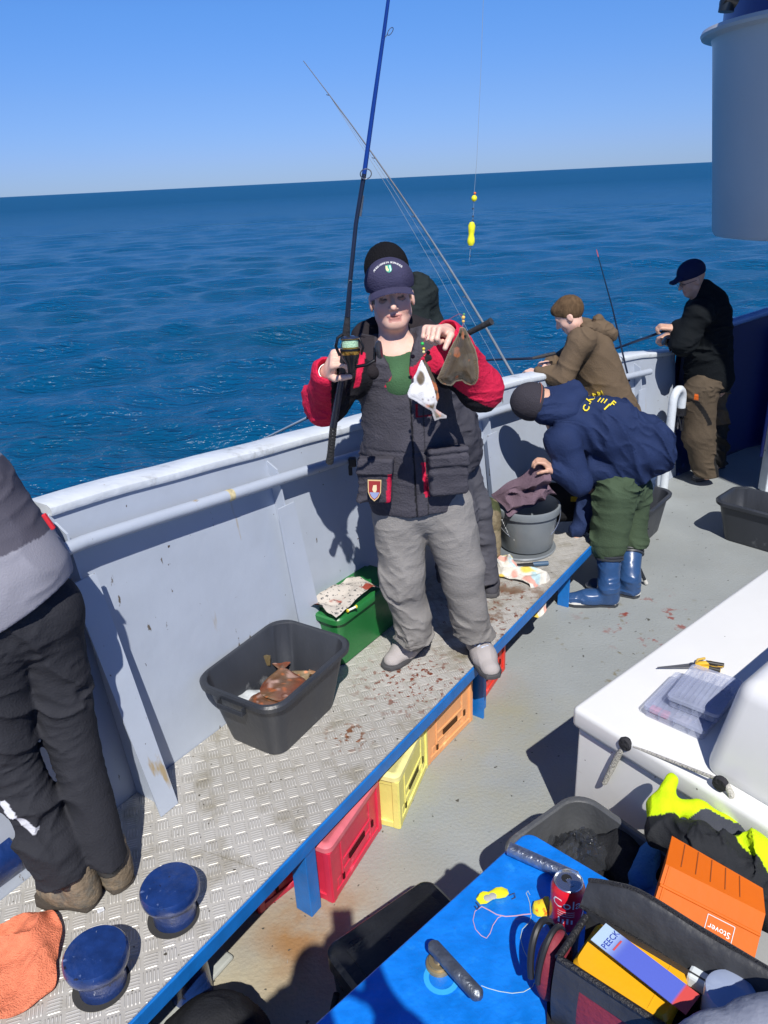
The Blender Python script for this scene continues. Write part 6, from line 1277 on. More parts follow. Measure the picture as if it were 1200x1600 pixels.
M_su = mat('grey_suede', (.36, .335, .33), .9, var=.08, bump=.3, bscale=250); M_so = mat('shoe_sole', (.055, .055, .06), .7); M_la = mat('shoe_lace', (.45, .52, .66), .8)
zt0 = BZ + .001
hl1, to1 = on(664, 1003, zt0), on(618, 1036, zt0)
dL = unit(to1 - hl1); shoe(per, hl1 - dL * .02, hl1 + dL * .30, mU=M_su, mS=M_so, lace=M_la, seed=2, w=.054, kw=1.15)
hl2, to2 = on(742, 1012, zt0), on(764, 1050, zt0 ); dR = unit(to2 - hl2); shoe(per, hl2 - dR * .03, hl2 + dR * .275, mU=M_su, mS=M_so, lace=M_la, seed=6, w=.054, kw=1.15)
# his rod and reel
tipd = unit(at(608, 0, 2.53) - RB1); 
rp = [RB0, RB0 + rdir * .05, mp_(521, 665, -.27), mp_(535, 580, -.40), mp_(541, 520, -.46), mp_(543, 495, -.475)]
top_ = [mp_(x, y, -.48 + .02 * k) for k, (x, y) in enumerate(((547, 440), (556, 350), (569, 272), (583, 170), (600, 50), (612, -40), (630, -170)))]
pts = rp + top_; rads = [.0155, .0135, .0135, .0125, .0125, .009, .0070, .0068, .0072, .0066, .0056, .0048, .003]
M_gr = mat('lattice_grip', (.05, .05, .05), .75, bump=1, bscale=90)
gd_ = [(top_[2], tipd, (.25, -1, 0), .017), (at(603, 50, 2.55), tipd, (1, -.5, 0), .011), (at(546, 440, 2.5), tipd, (.4, -1, 0), .006)]
rd = rod('fishing_rod', 'dark blue spinning rod held upright by the man in the cap', pts, rads, None, [(0, 2, 'butt_grip', M_gr), (2, 3, 'handle', M_blank), (3, 5, 'fore_grip', M_cork), (5, 8, 'blank', M_blank), (8, 12, 'blank', M_blankb)], guides=gd_)
mb = MB(); mb.tube([top_[2] - unit(tipd) * .12, top_[2] - unit(tipd) * .06], .0085, 12); mb.build('joint', mat('joint_silver', (.5, .52, .56), .25, .9), rd, smooth=True)
for k in range(9):        # criss-cross wrap on the butt
    a = RB0 + (rp[2] - RB0) * (.12 + .09 * k); b = a + rdir * .02; s_ = unit(np.cross(rdir, (0, 1, 0))); mb = MB(); mb.tube([a - s_ * .0138 + (0, -.004, 0), (a + b) / 2 + (0, -.0142, 0), b + s_ * .0138 + (0, -.004, 0)], .0013, 5); mb.tube([a + s_ * .0138 + (0, -.004, 0), (a + b) / 2 + (0, -.0146, 0), b - s_ * .0138 + (0, -.004, 0)], .0013, 5); mb.build('wrap_thread', mat('wrap_grey', (.2, .2, .2), .7), rd)
# reel: spool axis roughly along the rod, facing the viewer side
rc_ = mp_(547, 540, -.53); ra = unit(V3(.0, .12, 1)); rl = thing('spinning_reel', 'black and gold spinning reel with pale green line on the upright rod', 'reel', rc_)
M_bk = mat('reel_black', (.012, .012, .014), .25, .4); M_gold = mat('reel_gold', (.50, .28, .06), .25, .9, var=.3, vscale=200)
def ring_(prof, nm, m): mb = MB(); mb.lathe(prof, rc_, ax=ra, n=36); return mb.build(nm, m, rl, smooth=True)
ring_([(.001, .030), (.012, .031), (.018, .029), (.028, .026), (.029, .022), (.024, .020)], 'spool_cap', mat('reel_cap', (.10, .11, .14), .15, .8)); ring_([(.0285, .0225), (.030, .021), (.030, .0195), (.024, .018)], 'spool_lip', M_gold)
ring_([(.0235, .019), (.0265, .016), (.0265, -.004), (.024, -.006)], 'line', mat('reel_line', (.42, .66, .45), .5, bump=.8, bscale=300)); ring_([(.026, -.006), (.031, -.008), (.032, -.018), (.029, -.028), (.018, -.036)], 'rotor', M_gold)
ring_([(.0325, -.009), (.0335, -.012), (.0328, -.016)], 'rotor_band', M_bk); ring_([(.030, -.024), (.026, -.040), (.014, -.060), (.012, -.085), (.001, -.088)], 'gearbox', M_bk)
mb = MB(); mb.tube([rc_ + V3(-.035, 0, -.03), rc_ + V3(-.045, -.005, 0), rc_ + V3(-.038, 0, .026), rc_ + V3(-.022, .01, .034)], .005, 8); mb.tube([rc_ + V3(.034, .0, -.03), rc_ + V3(.042, -.004, -.005), rc_ + V3(.03, .01, .02)], .004, 8); mb.build('bail_arm', M_bk, rl, smooth=True)
mb = MB(); mb.tube([rc_ + V3(0, .0, -.07), rc_ + V3(.05, -.01, -.062), rc_ + V3(.075, -.005, -.05)], .0055, 8); mb.tube([rc_ + V3(.075, -.005, -.056), rc_ + V3(.078, 0, -.01)], .005, 8); mb.build('crank', M_bk, rl, smooth=True)
mb = MB(); mb.lathe([(.001, -.004), (.016, -.004), (.026, 0), (.030, .008), (.026, .014), (.001, .016)], rc_ + V3(.085, -.0, -.018), ax=(1, -.15, .1), n=28); mb.build('crank_knob', mat('knob_black', (.03, .03, .034), .3), rl, smooth=True)
mb = MB(); mb.box(rc_ + V3(.0, .04, -.05), (.012, .07, .014), bev=.003); mb.build('reel_foot', M_bk, rl)
# bracelet
mb = MB(); wd_ = unit(elL - wrL); sx_, ux_, _ = frame(wd_); mb.tube([wrL + wd_ * -.005 + .031 * (math.cos(a) * sx_ + math.sin(a) * ux_) for a in np.linspace(0, 2 * math.pi, 25)[:-1]], .0022, 6, closed=True); o = mb.build('bracelet', mat('bracelet_steel', (.5, .5, .5), .25, .9), per, smooth=True)
# terminal tackle dangling in the air
yl = 2.62; t = thing('float_rig', 'yellow bead and float hanging on a thin line above the sea', 'float', at(737, 365, yl))
ln = [at(x, y, yl) for x, y in ((760, -140), (751, 120), (745, 250), (741, 300), (740, 330), (738, 350), (736, 378), (733, 408))]
mb = MB(); mb.tube(ln, .0006, 5); mb.build('line', mat('hair_line', (.25, .3, .35), .4), t, smooth=True)
def ball(p, r_, m, nm, sz=1.0): mb = MB(); mb.lathe([(r_ * math.sin(a) + 1e-4, -r_ * sz * math.cos(a)) for a in np.linspace(0, math.pi, 11)], p, n=16); return mb.build(nm, m, t, smooth=True)
ball(at(741, 310, yl), .0092, M_yel, 'bead', 1.05); ball(at(742, 302, yl), .004, mat('bead_orange', (.7, .15, .03), .4), 'bead'); 
mb = MB(); mb.lathe([(.001, .036), (.007, .034), (.0115, .024), (.0105, .008), (.0085, -.002), (.0115, -.016), (.0125, -.026), (.008, -.036), (.001, -.038)], at(736.5, 365, yl), ax=(0.05, 0, 1), n=20); mb.build('float_body', M_yel, t, smooth=True)
for y in (326, 338, 344): ball(at(739, y, yl), .0028, mat('swivel', (.08, .08, .09), .4, .6), 'swivel')
for y in (388, 400): ball(at(734.5, y, yl), .0022, mat('swivel2', (.10, .10, .11), .4, .6), 'swivel')

# ================================================================= 2. man behind, leaning over the rail
YB = 3.55; b_ = lambda x, y, dy=0.0: at(x, y, YB + dy)
pb_ = thing('person', 'man in black knitted hat and charcoal clothes standing behind the man with the fish', 'person', (.5, 3.7, BZ))
hc2 = b_(605, 434, .05); hd2, HP2, ax2 = head_prims(hc2, V3(-.5, .85, -.25), V3(-.1, .1, 1), k=.95)
pel2 = b_(694, 672, .0); ch2 = b_(650, 548, .0); sh2a, sh2b = b_(615, 555, -.08), b_(668, 530, .10)
h1, h2 = b_(692, 700, -.0), b_(706, 700, .08); k1_, k2_ = b_(712, 805, -.02), b_(738, 795, .08); a2, a1 = on(758, 908, BZ + .07), on(706, 905, BZ + .07)
e1b, e2b = b_(640, 590, .1) , b_(712, 560, .15); w1b = b_(622, 560, .30); w2b = b_(716, 530, .02)
sdf_obj('body', hd2 + [cone(hc2 + (0, 0, -.07), ch2 + (0, 0, .08), .055, .06, k=.03), cone(ch2, pel2, .13, .13, k=.05), *chain([sh2b, e2b, w2b], [.05, .04, .028], k=.02), *chain([sh2a, e1b, w1b], [.05, .04, .028], k=.02), *chain([h1, k1_, a1], [.075, .055, .04], k=.03), *chain([h2, k2_, a2], [.075, .055, .04], k=.03)] + hand(w2b, V3(-.6, .5, .1), V3(0, 0, -1), V3(-.3, -.8, 0), curls=(60, 60, 40)) + hand(w1b, V3(-.6, .5, .1), V3(0, 0, -1), V3(.3, .8, 0), curls=(60, 60, 40)), .0075, M_skin, pb_, paint=lambda V, c, i: np.where((V[:, 2] < BZ + .25)[:, None], .03, c), pal=[SK, (.5, .2, .15), (.3, .2, .2)])
M_ch = mat('charcoal_shell', (.050, .050, .064), .8, var=.12, vscale=8, bump=.3, bscale=120)
sdf_obj('jacket', [cone(ch2 + (0, 0, -.02), pel2 + V3(0, 0, .0), .155, .150, k=.05), cone(pel2, pel2 + V3(.02, 0, -.10), .15, .155, k=.05), cone(sh2a, sh2b, .085, k=.05), cone(hc2 + (.03, .03, -.10), ch2, .075, .12, k=.05), *chain([sh2b, e2b, w2b], [.085, .075, .055], k=.03), *chain([sh2a, e1b, w1b], [.085, .075, .055], k=.03)], .008, M_ch, pb_, disp=folds(10, .012, seed=77))
sdf_obj('trousers', [cone(h1 + (0, 0, .02), h2 + (0, 0, .02), .12, k=.04), *chain([h1, k1_, a1 + (0, 0, -.02)], [.115, .098, .082], k=.03), *chain([h2, k2_, a2 + (0, 0, -.02)], [.11, .092, .08], k=.03)], .007, mat('grey_work_cotton', (.085, .085, .10), .9, var=.12, bump=.3, bscale=120), pb_, disp=folds(11, .012, dirv=(.2, 0, 1), squash=1.8, seed=19), cut=lambda P: BZ + .085 - P[:, 2])
ht = sdf_obj('knitted_hat', [ell(HP2(0, -.01, .058), (.090, .110, .098), ax=ax2), cone(HP2(0, -.01, .02), HP2(0, -.01, .03), .098, .098, k=.02)], .005, mat('black_knit', (.010, .010, .012), .95, bump=.9, bscale=200), pb_, disp=lambda P: .0018 * np.sin(np.arctan2((P - hc2) @ ax2[1], (P - hc2) @ ax2[0]) * 46), cut=lambda P: -((P - HP2(0, 0, .0)) @ ax2[2]))
hd_ = [b_(650, 425, .12), b_(668, 455, .10), b_(676, 485, .08), b_(645, 510, .06)]
sdf_obj('hood', [ell(b_(662, 462, .08), (.066, .08, .085), k=.04), cone(b_(650, 430, .08), b_(660, 450, .08), .018, .045, k=.03), cone(b_(672, 480, .08), b_(680, 510, .08), .035, .05, k=.03), cone(b_(640, 500, .03), b_(665, 520, .05), .07, .055, k=.04), cone(b_(628, 470, .03), b_(645, 505, .03), .075, .08, k=.04)], .007, mat('olive_black_shell', (.016, .022, .023), .8, var=.15, bump=.3, bscale=90), pb_, disp=folds(15, .009, seed=31))
M_ds = mat('dark_shoe', (.055, .055, .065), .85, bump=.3, bscale=150); q = on(770, 932, zt0); shoe(pb_, on(764, 905, zt0), on(768, 936, zt0), mU=M_ds, mS=M_so, seed=9, hh=.007); shoe(pb_, on(722, 905, zt0), on(706, 925, zt0), mU=M_ds, mS=M_so, seed=12, hh=.007)
# his rod: butt under the arm, tip down over the rail
bA = b_(768, 502, -.12); bB = at(480, 653, 4.15); bC = at(398, 693, 4.6); bD = bC + (bC - bB) * 1.1
pts = [bA, bA + unit(bB - bA) * .03, b_(735, 519, -.05), b_(690, 545, .1), bB + (bA - bB) * .12, bB, bC, bD]
M_sil = mat('blank_silver', (.50, .55, .58), .25, .5); rd2 = rod('fishing_rod', 'rod with black butt tucked under the arm of the man in the knitted hat', pts, [.017, .014, .013, .012, .010, .0085, .007, .004], None, [(0, 3, 'butt_grip', M_cork), (3, 5, 'blank', M_blank), (5, 7, 'blank', M_sil)], guides=[(at(442, 672, 4.38), unit(bC - bB), (0, 0, -1), .012), (at(418, 683, 4.5), unit(bC - bB), (0, 0, -1), .009)])
# silver rod standing against the rail
sA = at(806, 604, 4.95); sB = at(474, 95, 4.3)
pts = interp_pts(sA + unit(sA - sB) * .25, sB, 14, sag=(.03, 0, .05)); rads = list(np.linspace(.0105, .0018, 14)); gds = [(pts[k], unit(pts[k + 1] - pts[k - 1]), (-.7, -.4, -.5), r_) for k, r_ in ((5, .014), (8, .010), (10, .008), (12, .006))]
rod('fishing_rod', 'long silver-grey rod leaning up across the sky from the white rail', pts, rads, None, [(0, 8, 'blank', mat('blank_graphite', (.45, .48, .52), .25, .5)), (8, 13, 'blank', mat('blank_white_tip', (.30, .31, .33), .3, .3))], guides=gds)
t = thing('fishing_line', 'two thin lines running down beside the silver-grey rod', 'fishing line', pts[2]); 
for off in ((-.045, 0, -.02), (-.10, 0, -.05)): mb = MB(); mb.tube([pts[12]] + [pts[k] + np.array(off) * (12 - k) / 9 for k in (9, 6, 3, 1)], .0011, 5); mb.build('line', mat('line_pale', (.35, .40, .45), .4), t, smooth=True)

# ================================================================= 3. boy in the brown hoodie
YC = 5.05; c_ = lambda x, y, dy=0.0: at(x, y, YC + dy)
pc_ = thing('person', 'boy with short brown hair and brown hoodie leaning on the white rail', 'person', (1.85, 5.05, 0))
hc3 = c_(889, 492, .0); hd3, HP3, ax3 = head_prims(hc3, unit(V3(-.78, .25, -.58)), V3(-.45, .1, .9), k=.96, eye=0)
shA, shB = c_(905, 535, -.12), c_(930, 520, .20); pel3 = c_(972, 690, .05); ch3 = c_(930, 575, .05)
elA, elB = c_(880, 590, -.14), c_(872, 570, .22); wrA, wrB = c_(838, 583, -.05), c_(862, 566, .10)
hd = unit(c_(828, 580, .0) - wrA)
hnd = hand(wrA, hd, V3(-.1, .4, -1), V3(0, 1, .2), k=.9, curls=(40, 40, 30)) + hand(wrB, unit(V3(-.9, .2, -.1)), V3(-.1, -.2, -1), V3(0, -1, .2), k=.9, curls=(55, 55, 40))
leg3 = [pel3 + V3(-.05, -.08, -.02), V3(1.75, 5.0, .45), V3(1.78, 5.05, .07)]; leg3b = [pel3 + V3(.0, .10, -.02), V3(1.90, 5.2, .45), V3(1.95, 5.25, .07)]
sdf_obj('body', hd3 + [cone(hc3 + (.03, 0, -.06), ch3 + (0, 0, .10), .05, .055, k=.03), cone(ch3, pel3, .11, .12, k=.05), cone(shA, shB, .05, k=.03), *chain([shA, elA, wrA], [.045, .038, .025], k=.02), *chain([shB, elB, wrB], [.045, .038, .025], k=.02), *chain(leg3, [.08, .06, .04], k=.03), *chain(leg3b, [.08, .06, .04], k=.03)] + hnd, .0065, M_skin, pc_, pal=[SK2, (.55, .2, .16), (.3, .2, .2)])
M_hd = mat('brown_fleece', (.130, .094, .062), .92, var=.08, vscale=9, bump=.4, bscale=160)
sdf_obj('hoodie', [cone(c_(922, 548, .03), c_(968, 668, .05), .15, .165, k=.05), cone(shA + (.02, 0, 0), shB, .085, k=.05), *chain([shA, elA, wrA + (wrA - elA) * -.12], [.080, .068, .045], k=.03), *chain([shB, elB, wrB + (wrB - elB) * -.12], [.078, .066, .045], k=.03)], .0065, M_hd, pc_, disp=folds(9, .014, dirv=(.5, 0, 1), squash=1.7, seed=51))
sdf_obj('hood', [cone(c_(918, 510, -.06), c_(948, 520, .02), .045, .05, k=.04, flat=((0, 0, 1), 1.3)), cone(c_(912, 505, .1), c_(948, 518, .05), .045, .05, k=.04, flat=((0, 0, 1), 1.3)), cone(c_(935, 500, .03), c_(955, 525, .03), .035, .04, k=.04)], .006, M_hd, pc_, disp=folds(14, .006, seed=53))
def haircut(P): q = P - hc3; return np.maximum((q @ ax3[1]) * .85 - (q @ ax3[2]) - .012, -(q @ ax3[2]) - .092)
sdf_obj('hair', [ell(HP3(0, -.014, .032), (.080, .101, .092), ax=ax3), ell(HP3(0, .055, .078), (.045, .030, .024), ax=ax3, k=.03)], .0045, mat('brown_hair', (.105, .066, .036), .75, var=.30, vscale=60, bump=.5, bscale=260, stretch=(1, 1, .3)), pc_, disp=lambda P: -.003 * (vnoise(P * V3(1, 1, .4), 110, 4) - .2) - .007 * (vnoise(P, 24, 8) - .4), cut=haircut)
sdf_obj('jeans', [cone(pel3 + (-.02, -.05, .0), pel3 + (0, .06, 0), .115, k=.04), *chain([leg3[0], leg3[1], leg3[2]], [.10, .08, .075], k=.03), *chain(leg3b, [.10, .08, .075], k=.03)], .008, mat('blue_denim', (.05, .08, .15), .9, bump=.3), pc_, disp=folds(11, .01))
sdf_obj('shirt_hem', [cone(c_(983, 683, -.10), c_(984, 690, .02), .06, .07, k=.03)], .007, mat('rust_cotton', (.34, .08, .03), .85), pc_, disp=folds(14, .006))
shoe(pc_, leg3[2] + V3(.04, 0, -.068), leg3[2] + V3(-.2, .05, -.068), mU=M_ds, mS=M_so, hh=.008); shoe(pc_, leg3b[2] + V3(.04, 0, -.068), leg3b[2] + V3(-.2, .05, -.068), mU=M_ds, mS=M_so, hh=.008)
rA = c_(868, 552, -.0); rB = c_(770, 562, .10); rod('fishing_rod', 'dark rod held level over the rail by the boy in the hoodie', [rA, c_(850, 556, .02), c_(832, 560, .03), rB, rB + (rB - rA) * 1.6], [.012, .013, .009, .007, .003], None, [(0, 2, 'butt_grip', M_cork), (2, 4, 'blank', M_blank)])

# ================================================================= 4. bending angler in the navy jacket
YD = 4.25; d_ = lambda x, y, dy=0.0: at(x, y, YD + dy)
pd_ = thing('person', 'person in navy jacket and blue rubber boots bending over the grey bucket', 'person', (1.4, 4.2, 0))
hc4 = d_(838, 630, .02); hd4, HP4, ax4 = head_prims(hc4, unit(V3(-.10, .10, -.98)), V3(-.97, .0, -.10), k=.97, eye=0)
s4a, s4b = d_(880, 690, -.14), d_(900, 650, .20); pel4 = d_(992, 742, .0); e4a, e4b = d_(905, 755, -.20), d_(925, 790, .1); w4a = d_(866, 736, -.20); w4b = d_(900, 840, .02)
hp4 = d_(962, 770, -.08), d_(988, 765, .10); kn4 = d_(953, 850, -.12), d_(985, 845, .06); an4 = on(952, 925, .10) + (0, .02, 0), on(984, 908, .10)
h4 = hand(w4a, unit(d_(850, 722, -.20) - w4a), V3(-.6, .1, -.6), V3(0, -.6, .5), k=1.0, curls=(35, 45, 40), tcurl=(25, 20, 10)) + hand(w4b, V3(-.2, 0, -1), V3(-1, 0, 0), V3(0, -1, 0), k=.95, curls=(45, 45, 30))
sdf_obj('body', hd4 + [cone(HP4(0, -.03, -.05), d_(870, 660, .03), .055, .065, k=.03), cone(d_(897, 665, .03), pel4 + (-.06, 0, .05), .09, .08, k=.04), *chain([s4a, e4a, w4a], [.04, .035, .027], k=.02), *chain([s4b, e4b, w4b], [.05, .04, .027], k=.02), *chain([hp4[0], kn4[0], an4[0]], [.070, .055, .042], k=.02), *chain([hp4[1], kn4[1], an4[1]], [.070, .055, .042], k=.02)] + h4, .0065, M_skin, pd_, pal=[SK, (.5, .2, .15), (.3, .2, .2)])
M_nv = mat('navy_shell', (.017, .030, .085), .78, var=.10, vscale=8, bump=.35, bscale=90)
j4 = [cone(d_(897, 662, .03), d_(952, 672, .03), .150, .175, k=.06), cone(d_(952, 672, .03), d_(1002, 698, .03), .175, .18, k=.06), cone(d_(995, 700, .03), d_(1042, 706, .03), .13, .05, k=.08, flat=((0, 1, 0), .7)), cone(d_(900, 730, .0), d_(960, 722, .0), .06, .12, k=.06), cone(d_(935, 730, .0), d_(975, 745, .0), .10, .12, k=.06), cone(s4a, s4b, .10, k=.05), *chain([s4a, e4a, w4a + (w4a - e4a) * -.08], [.088, .070, .050], k=.03), *chain([s4b, e4b, w4b + (0, 0, .05)], [.09, .08, .05], k=.03)]
hemd = unit(d_(1045, 712, 0) - d_(890, 762, 0)); hemn = np.array([hemd[2], 0, -hemd[0]]);
hq = d_(1054, 706, 0)
def cut4(P):
    a = (P - hq) @ np.array([.55, 0, .83]) * 0; n1 = unit(V3(.30, 0, -1)); low = (P - d_(960, 757, 0)) @ n1 ; arm = np.minimum(pdist(cone(e4a, w4a, .11), P), pdist(cone(e4b, w4b, .10), P)); arm = np.minimum(arm, pdist(cone(s4a, e4a, .13), P))
    return np.minimum(np.maximum(low, (P - hq) @ unit(V3(1, 0, .25))), arm + .0)
jfold = folds(6, .022, dirv=(.8, .2, .6), squash=1.9, seed=61)
jo = sdf_obj('jacket', j4, .006, M_nv, pd_, disp=jfold, cut=cut4)
sdf_obj('hood', [cone(d_(853, 640, .0), d_(885, 640, .0), .088, .085, k=.04), cone(d_(858, 628, .05), d_(890, 628, .05), .080, .075, k=.04), cone(d_(872, 650, -.02), d_(905, 620, .05), .06, .05, k=.04), cone(d_(868, 618, .08), d_(900, 604, .1), .05, .035, k=.03)], .006, M_nv, pd_, disp=folds(12, .010, seed=63))
sdf_obj('knitted_hat', [ell(HP4(0, -.01, .035), (.092, .112, .118), ax=ax4), cone(HP4(0, 0, .005), HP4(0, 0, .015), .092, .094, k=.02)], .005, mat('charcoal_knit', (.045, .042, .052), .95, bump=.7, bscale=220), pd_, disp=folds(16, .003), cut=lambda P: -((P - HP4(0, 0, -.012)) @ unit(ax4[2] + ax4[1] * -.15)))
mb = MB(); mb.tube([HP4(.094 * math.sin(a), .112 * math.cos(a) - .010, .006 + .015 * math.cos(a)) for a in np.linspace(0, 2 * math.pi, 33)[:-1]], .0028, 6, closed=True); mb.build('hat_stripe', mat('rust_stripe', (.30, .10, .07), .9), pd_, smooth=True)
# lettering across the back
M_ylt = mat('yellow_print_text', (.75, .60, .03), .6)
mb = MB(); j4s = j4
def backsurf(px, py):
    py = py + 9; px = px - 2
    d = unit(ray(px, py)); t_ = 3.2
    for _ in range(70):
        v = float(fsdf(j4s, (CP + d * t_)[None], jfold)[0]); t_ += v * .8
        if abs(v) < 3e-4 or t_ > 5.2: break
    return CP + d * (t_ - .010)
# the print follows the back: laid out in centimetres from its first letter, dropped on the cloth
b00, b10, b01 = backsurf(919, 628), backsurf(960, 612), backsurf(950, 640)
def textdrop(body_, size, p0, ang, squeeze=1.0):
    def bend(x, y):
        ca, sa = math.cos(ang), math.sin(ang); return backsurf(p0[0] + (x * squeeze * ca + y * sa), p0[1] - (x * squeeze * sa - y * ca))
    return text_mb(body_, size, (0, 0, 0), (1, 0, 0), (0, 0, 1), bend=bend, bold=.4)
for ch, x, y, a, sz in (('C', 918, 629, 62, 14), ('.', 921, 620, 58, 12), ('K', 924, 615, 52, 13), ('A', 931, 609, 42, 12), ('M', 940, 606, 25, 11), ('I', 938, 616, -38, 11), ('I', 943, 617, -38, 11), ('I', 948, 618, -38, 11), ('I', 950, 627, -45, 17), ('F', 959, 622, -42, 14)):
    def bend(px_, py_, x=x, y=y, a=R(a)): X = px_; Y = py_; return backsurf(x + X * math.cos(a) - Y * math.sin(a) * 1.0, y - X * math.sin(a) - Y * math.cos(a))
    m_ = text_mb(ch, sz, (0, 0, 0), (1, 0, 0), (0, 0, 1), bend=bend, bold=.35); mb.add(m_.v, m_.f)
mb.build('lettering', M_ylt, jo)
M_gt = mat('olive_green_cotton', (.054, .082, .050), .85, var=.12, vscale=9, bump=.35, bscale=120)
sdf_obj('trousers', [cone(hp4[0] + (0, 0, .0), hp4[1] + (0, 0, .0), .112, k=.04), *chain([hp4[0], kn4[0], kn4[0] + (an4[0] - kn4[0]) * .04], [.120, .098, .088], k=.03), *chain([hp4[1], kn4[1], kn4[1] + (an4[1] - kn4[1]) * .04], [.112, .095, .086], k=.03)], .006, M_gt, pd_, disp=folds(7, .020, dirv=(.45, 0, 1), squash=1.7, seed=71))
M_rb = mat('blue_rubber', (.025, .070, .185), .32, var=.06, vscale=8, bump=.12, bscale=30); M_trim = mat('boot_band', (.035, .04, .05), .5); M_wh = mat('boot_welt', (.72, .72, .70), .5)
for (kn, an, toe) in ((kn4[0], an4[0], on(900, 944, 0)), (kn4[1], an4[1], on(958, 926, 0))):
    topb = kn + (an - kn) * .20; g0_ = np.array([an[0], an[1], 0]); dt = unit((np.array([toe[0], toe[1], 0]) - g0_)); sd2 = np.cross(dt, [0, 0, 1.]); Lf = .21
    hh = lambda a, b, z: g0_ + dt * a + sd2 * b + V3(0, 0, z)
    bo = sdf_obj('rubber_boot', [cone(topb, hh(0, 0, .12), .074, .058, k=.03), cone(hh(0, 0, .12), hh(-.01, 0, .055), .056, .045, k=.04), cone(hh(-.02, 0, .045), hh(.12, 0, .045), .044, .046, k=.04), cone(hh(.10, 0, .045), hh(Lf, 0, .040), .048, .040, k=.04, flat=((0, 0, 1), 1.1))], .0055, M_rb, pd_, disp=folds(13, .004, seed=5), cut=lambda P: .022 - P[:, 2])
    dn_ = unit(hh(0, 0, .12) - topb); mb = MB()
    for k in range(3): q = topb + dn_ * (-.005 + .018 * k); mb.lathe([(.074, -.008), (.083, -.006), (.084, .004), (.076, .008)], q, ax=-dn_, n=28)
    mb.build('top_band', M_trim, bo, smooth=True)
    poly = [(-.06, .02), (-.068, 0), (-.06, -.02), (-.04, -.040), (.05, -.036), (.12, -.048), (.20, -.046), (.25, -.026), (.262, 0), (.25, .026), (.20, .046), (.12, .048), (.05, .036), (-.04, .040)]
    for nm, m, z0_, z1_, kk in (('sole', M_trim, 0.001, .022, 1.0), ('welt', M_wh, .0225, .034, 1.02)):
        mb = MB(); n = len(poly); V = [hh(a * kk, b * kk, z0_) for a, b in poly] + [hh(a * kk, b * kk, z1_) for a, b in poly]; mb.add(V, [(j, (j + 1) % n, n + (j + 1) % n, n + j) for j in range(n)] + [tuple(range(n))[::-1], tuple(range(n, 2 * n))]); mb.build(nm, m, bo, smooth=True)
# towel in hand over the bucket
hq2 = d_(848, 722, -.22)
C4 = [hq2 + (0, .02, .005), d_(872, 738, -.05), d_(862, 790, -.05), d_(803, 800, -.18), d_(768, 770, -.10)]
G = []
for i in range(44):
    row = []
    for j in range(34):
        u = i / 43; v = j / 33   # u: from the hand outwards to the free edge, v: across
        top = hq2 * (1 - u) + d_(770, 768, -.05) * u; bot = d_(866, 775, -.05) * (1 - u) + d_(800, 803, -.22) * u
        mid = (1 - (2 * v - 1) ** 2); p = top * (1 - v) + bot * v; P = np.array([[u * 2.0, v * 2.2, .7]])
        ridge = (1 - abs(2 * float(vnoise(P, 2.6, 91)[0]) - 1)); p = p + V3(.015 * math.sin(v * 9 + u * 4), -.07 * ridge * mid - .05 * math.sin(math.pi * v) + .03 * math.sin(v * 14 + u * 5) * (1 - u * .4), .01 * math.sin(u * 11))
        row.append(p)
    G.append(row)
G = np.array(G); mb = MB(); mb.sheet(G); mb.sheet((G + V3(0, .005, -.003))[:, ::-1])
o = mb.build('mauve_towel', mat('mauve_terry', (.155, .105, .135), .95, var=.25, vscale=9, bump=.9, bscale=160), smooth=True); tag(o, 'mauve-grey towel held up over the bucket by the bending angler', 'towel')

# ================================================================= 5. man in the shade by the bow
YE = 6.0; e_ = lambda x, y, dy=0.0: at(x, y, YE + dy)
pe_ = thing('person', 'man in navy cap, glasses and khaki trousers standing in shade by the bow', 'person', (2.7, 6.0, 0))
hc5 = e_(1081, 437, .0); hd5, HP5, ax5 = head_prims(hc5, unit(V3(-.93, -.05, -.35)), V3(-.35, 0, .93), k=.98, eye=2)
s5a, s5b = e_(1092, 490, -.18), e_(1105, 480, .18); pel5 = e_(1108, 600, .0); e5a, e5b = e_(1068, 535, -.22), e_(1078, 520, .2); w5a, w5b = e_(1050, 512, -.14), e_(1045, 522, .05)
hp5 = e_(1096, 610, -.10), e_(1110, 610, .10); kn5 = e_(1090, 680, -.12), e_(1115, 675, .10); an5 = on(1105, 742, .09), on(1120, 725, .09)
hn5 = hand(w5a, V3(-.9, .1, .1), V3(-.1, .3, -1), V3(.0, 1, .2), curls=(60, 60, 45)) + hand(w5b, V3(-.8, -.2, -.3), V3(-.1, -.2, -1), V3(0, -1, .2), curls=(60, 60, 45))
sdf_obj('body', hd5 + [cone(hc5 + (.03, 0, -.06), e_(1098, 478, 0), .055, .06, k=.03), cone(e_(1104, 510, 0), pel5, .14, .14, k=.05), *chain([s5a, e5a, w5a], [.05, .04, .028], k=.02), *chain([s5b, e5b, w5b], [.05, .04, .028], k=.02), *chain([hp5[0], kn5[0], an5[0]], [.08, .058, .042], k=.03), *chain([hp5[1], kn5[1], an5[1]], [.08, .058, .042], k=.03)] + hn5, .007, M_skin, pe_, pal=[SK, (.5, .2, .15), (.25, .16, .14)])
M_dk = mat('dark_softshell', (.006, .008, .010), .85, var=.15, bump=.3, bscale=90)
sdf_obj('jacket', [cone(e_(1104, 495, 0), e_(1108, 590, 0), .175, .185, k=.05, flat=((1, 0, 0), 1.0)), cone(s5a, s5b, .10, k=.05), *chain([s5a, e5a, w5a + (.05, 0, .0)], [.10, .088, .06], k=.03), *chain([s5b, e5b, w5b + (.05, 0, 0)], [.095, .085, .06], k=.03), cone(e_(1098, 455, 0), e_(1115, 470, 0), .085, .10, k=.05)], .008, M_dk, pe_, disp=folds(9, .013, seed=81), cut=lambda P: e_(1100, 608, 0)[2] - P[:, 2])
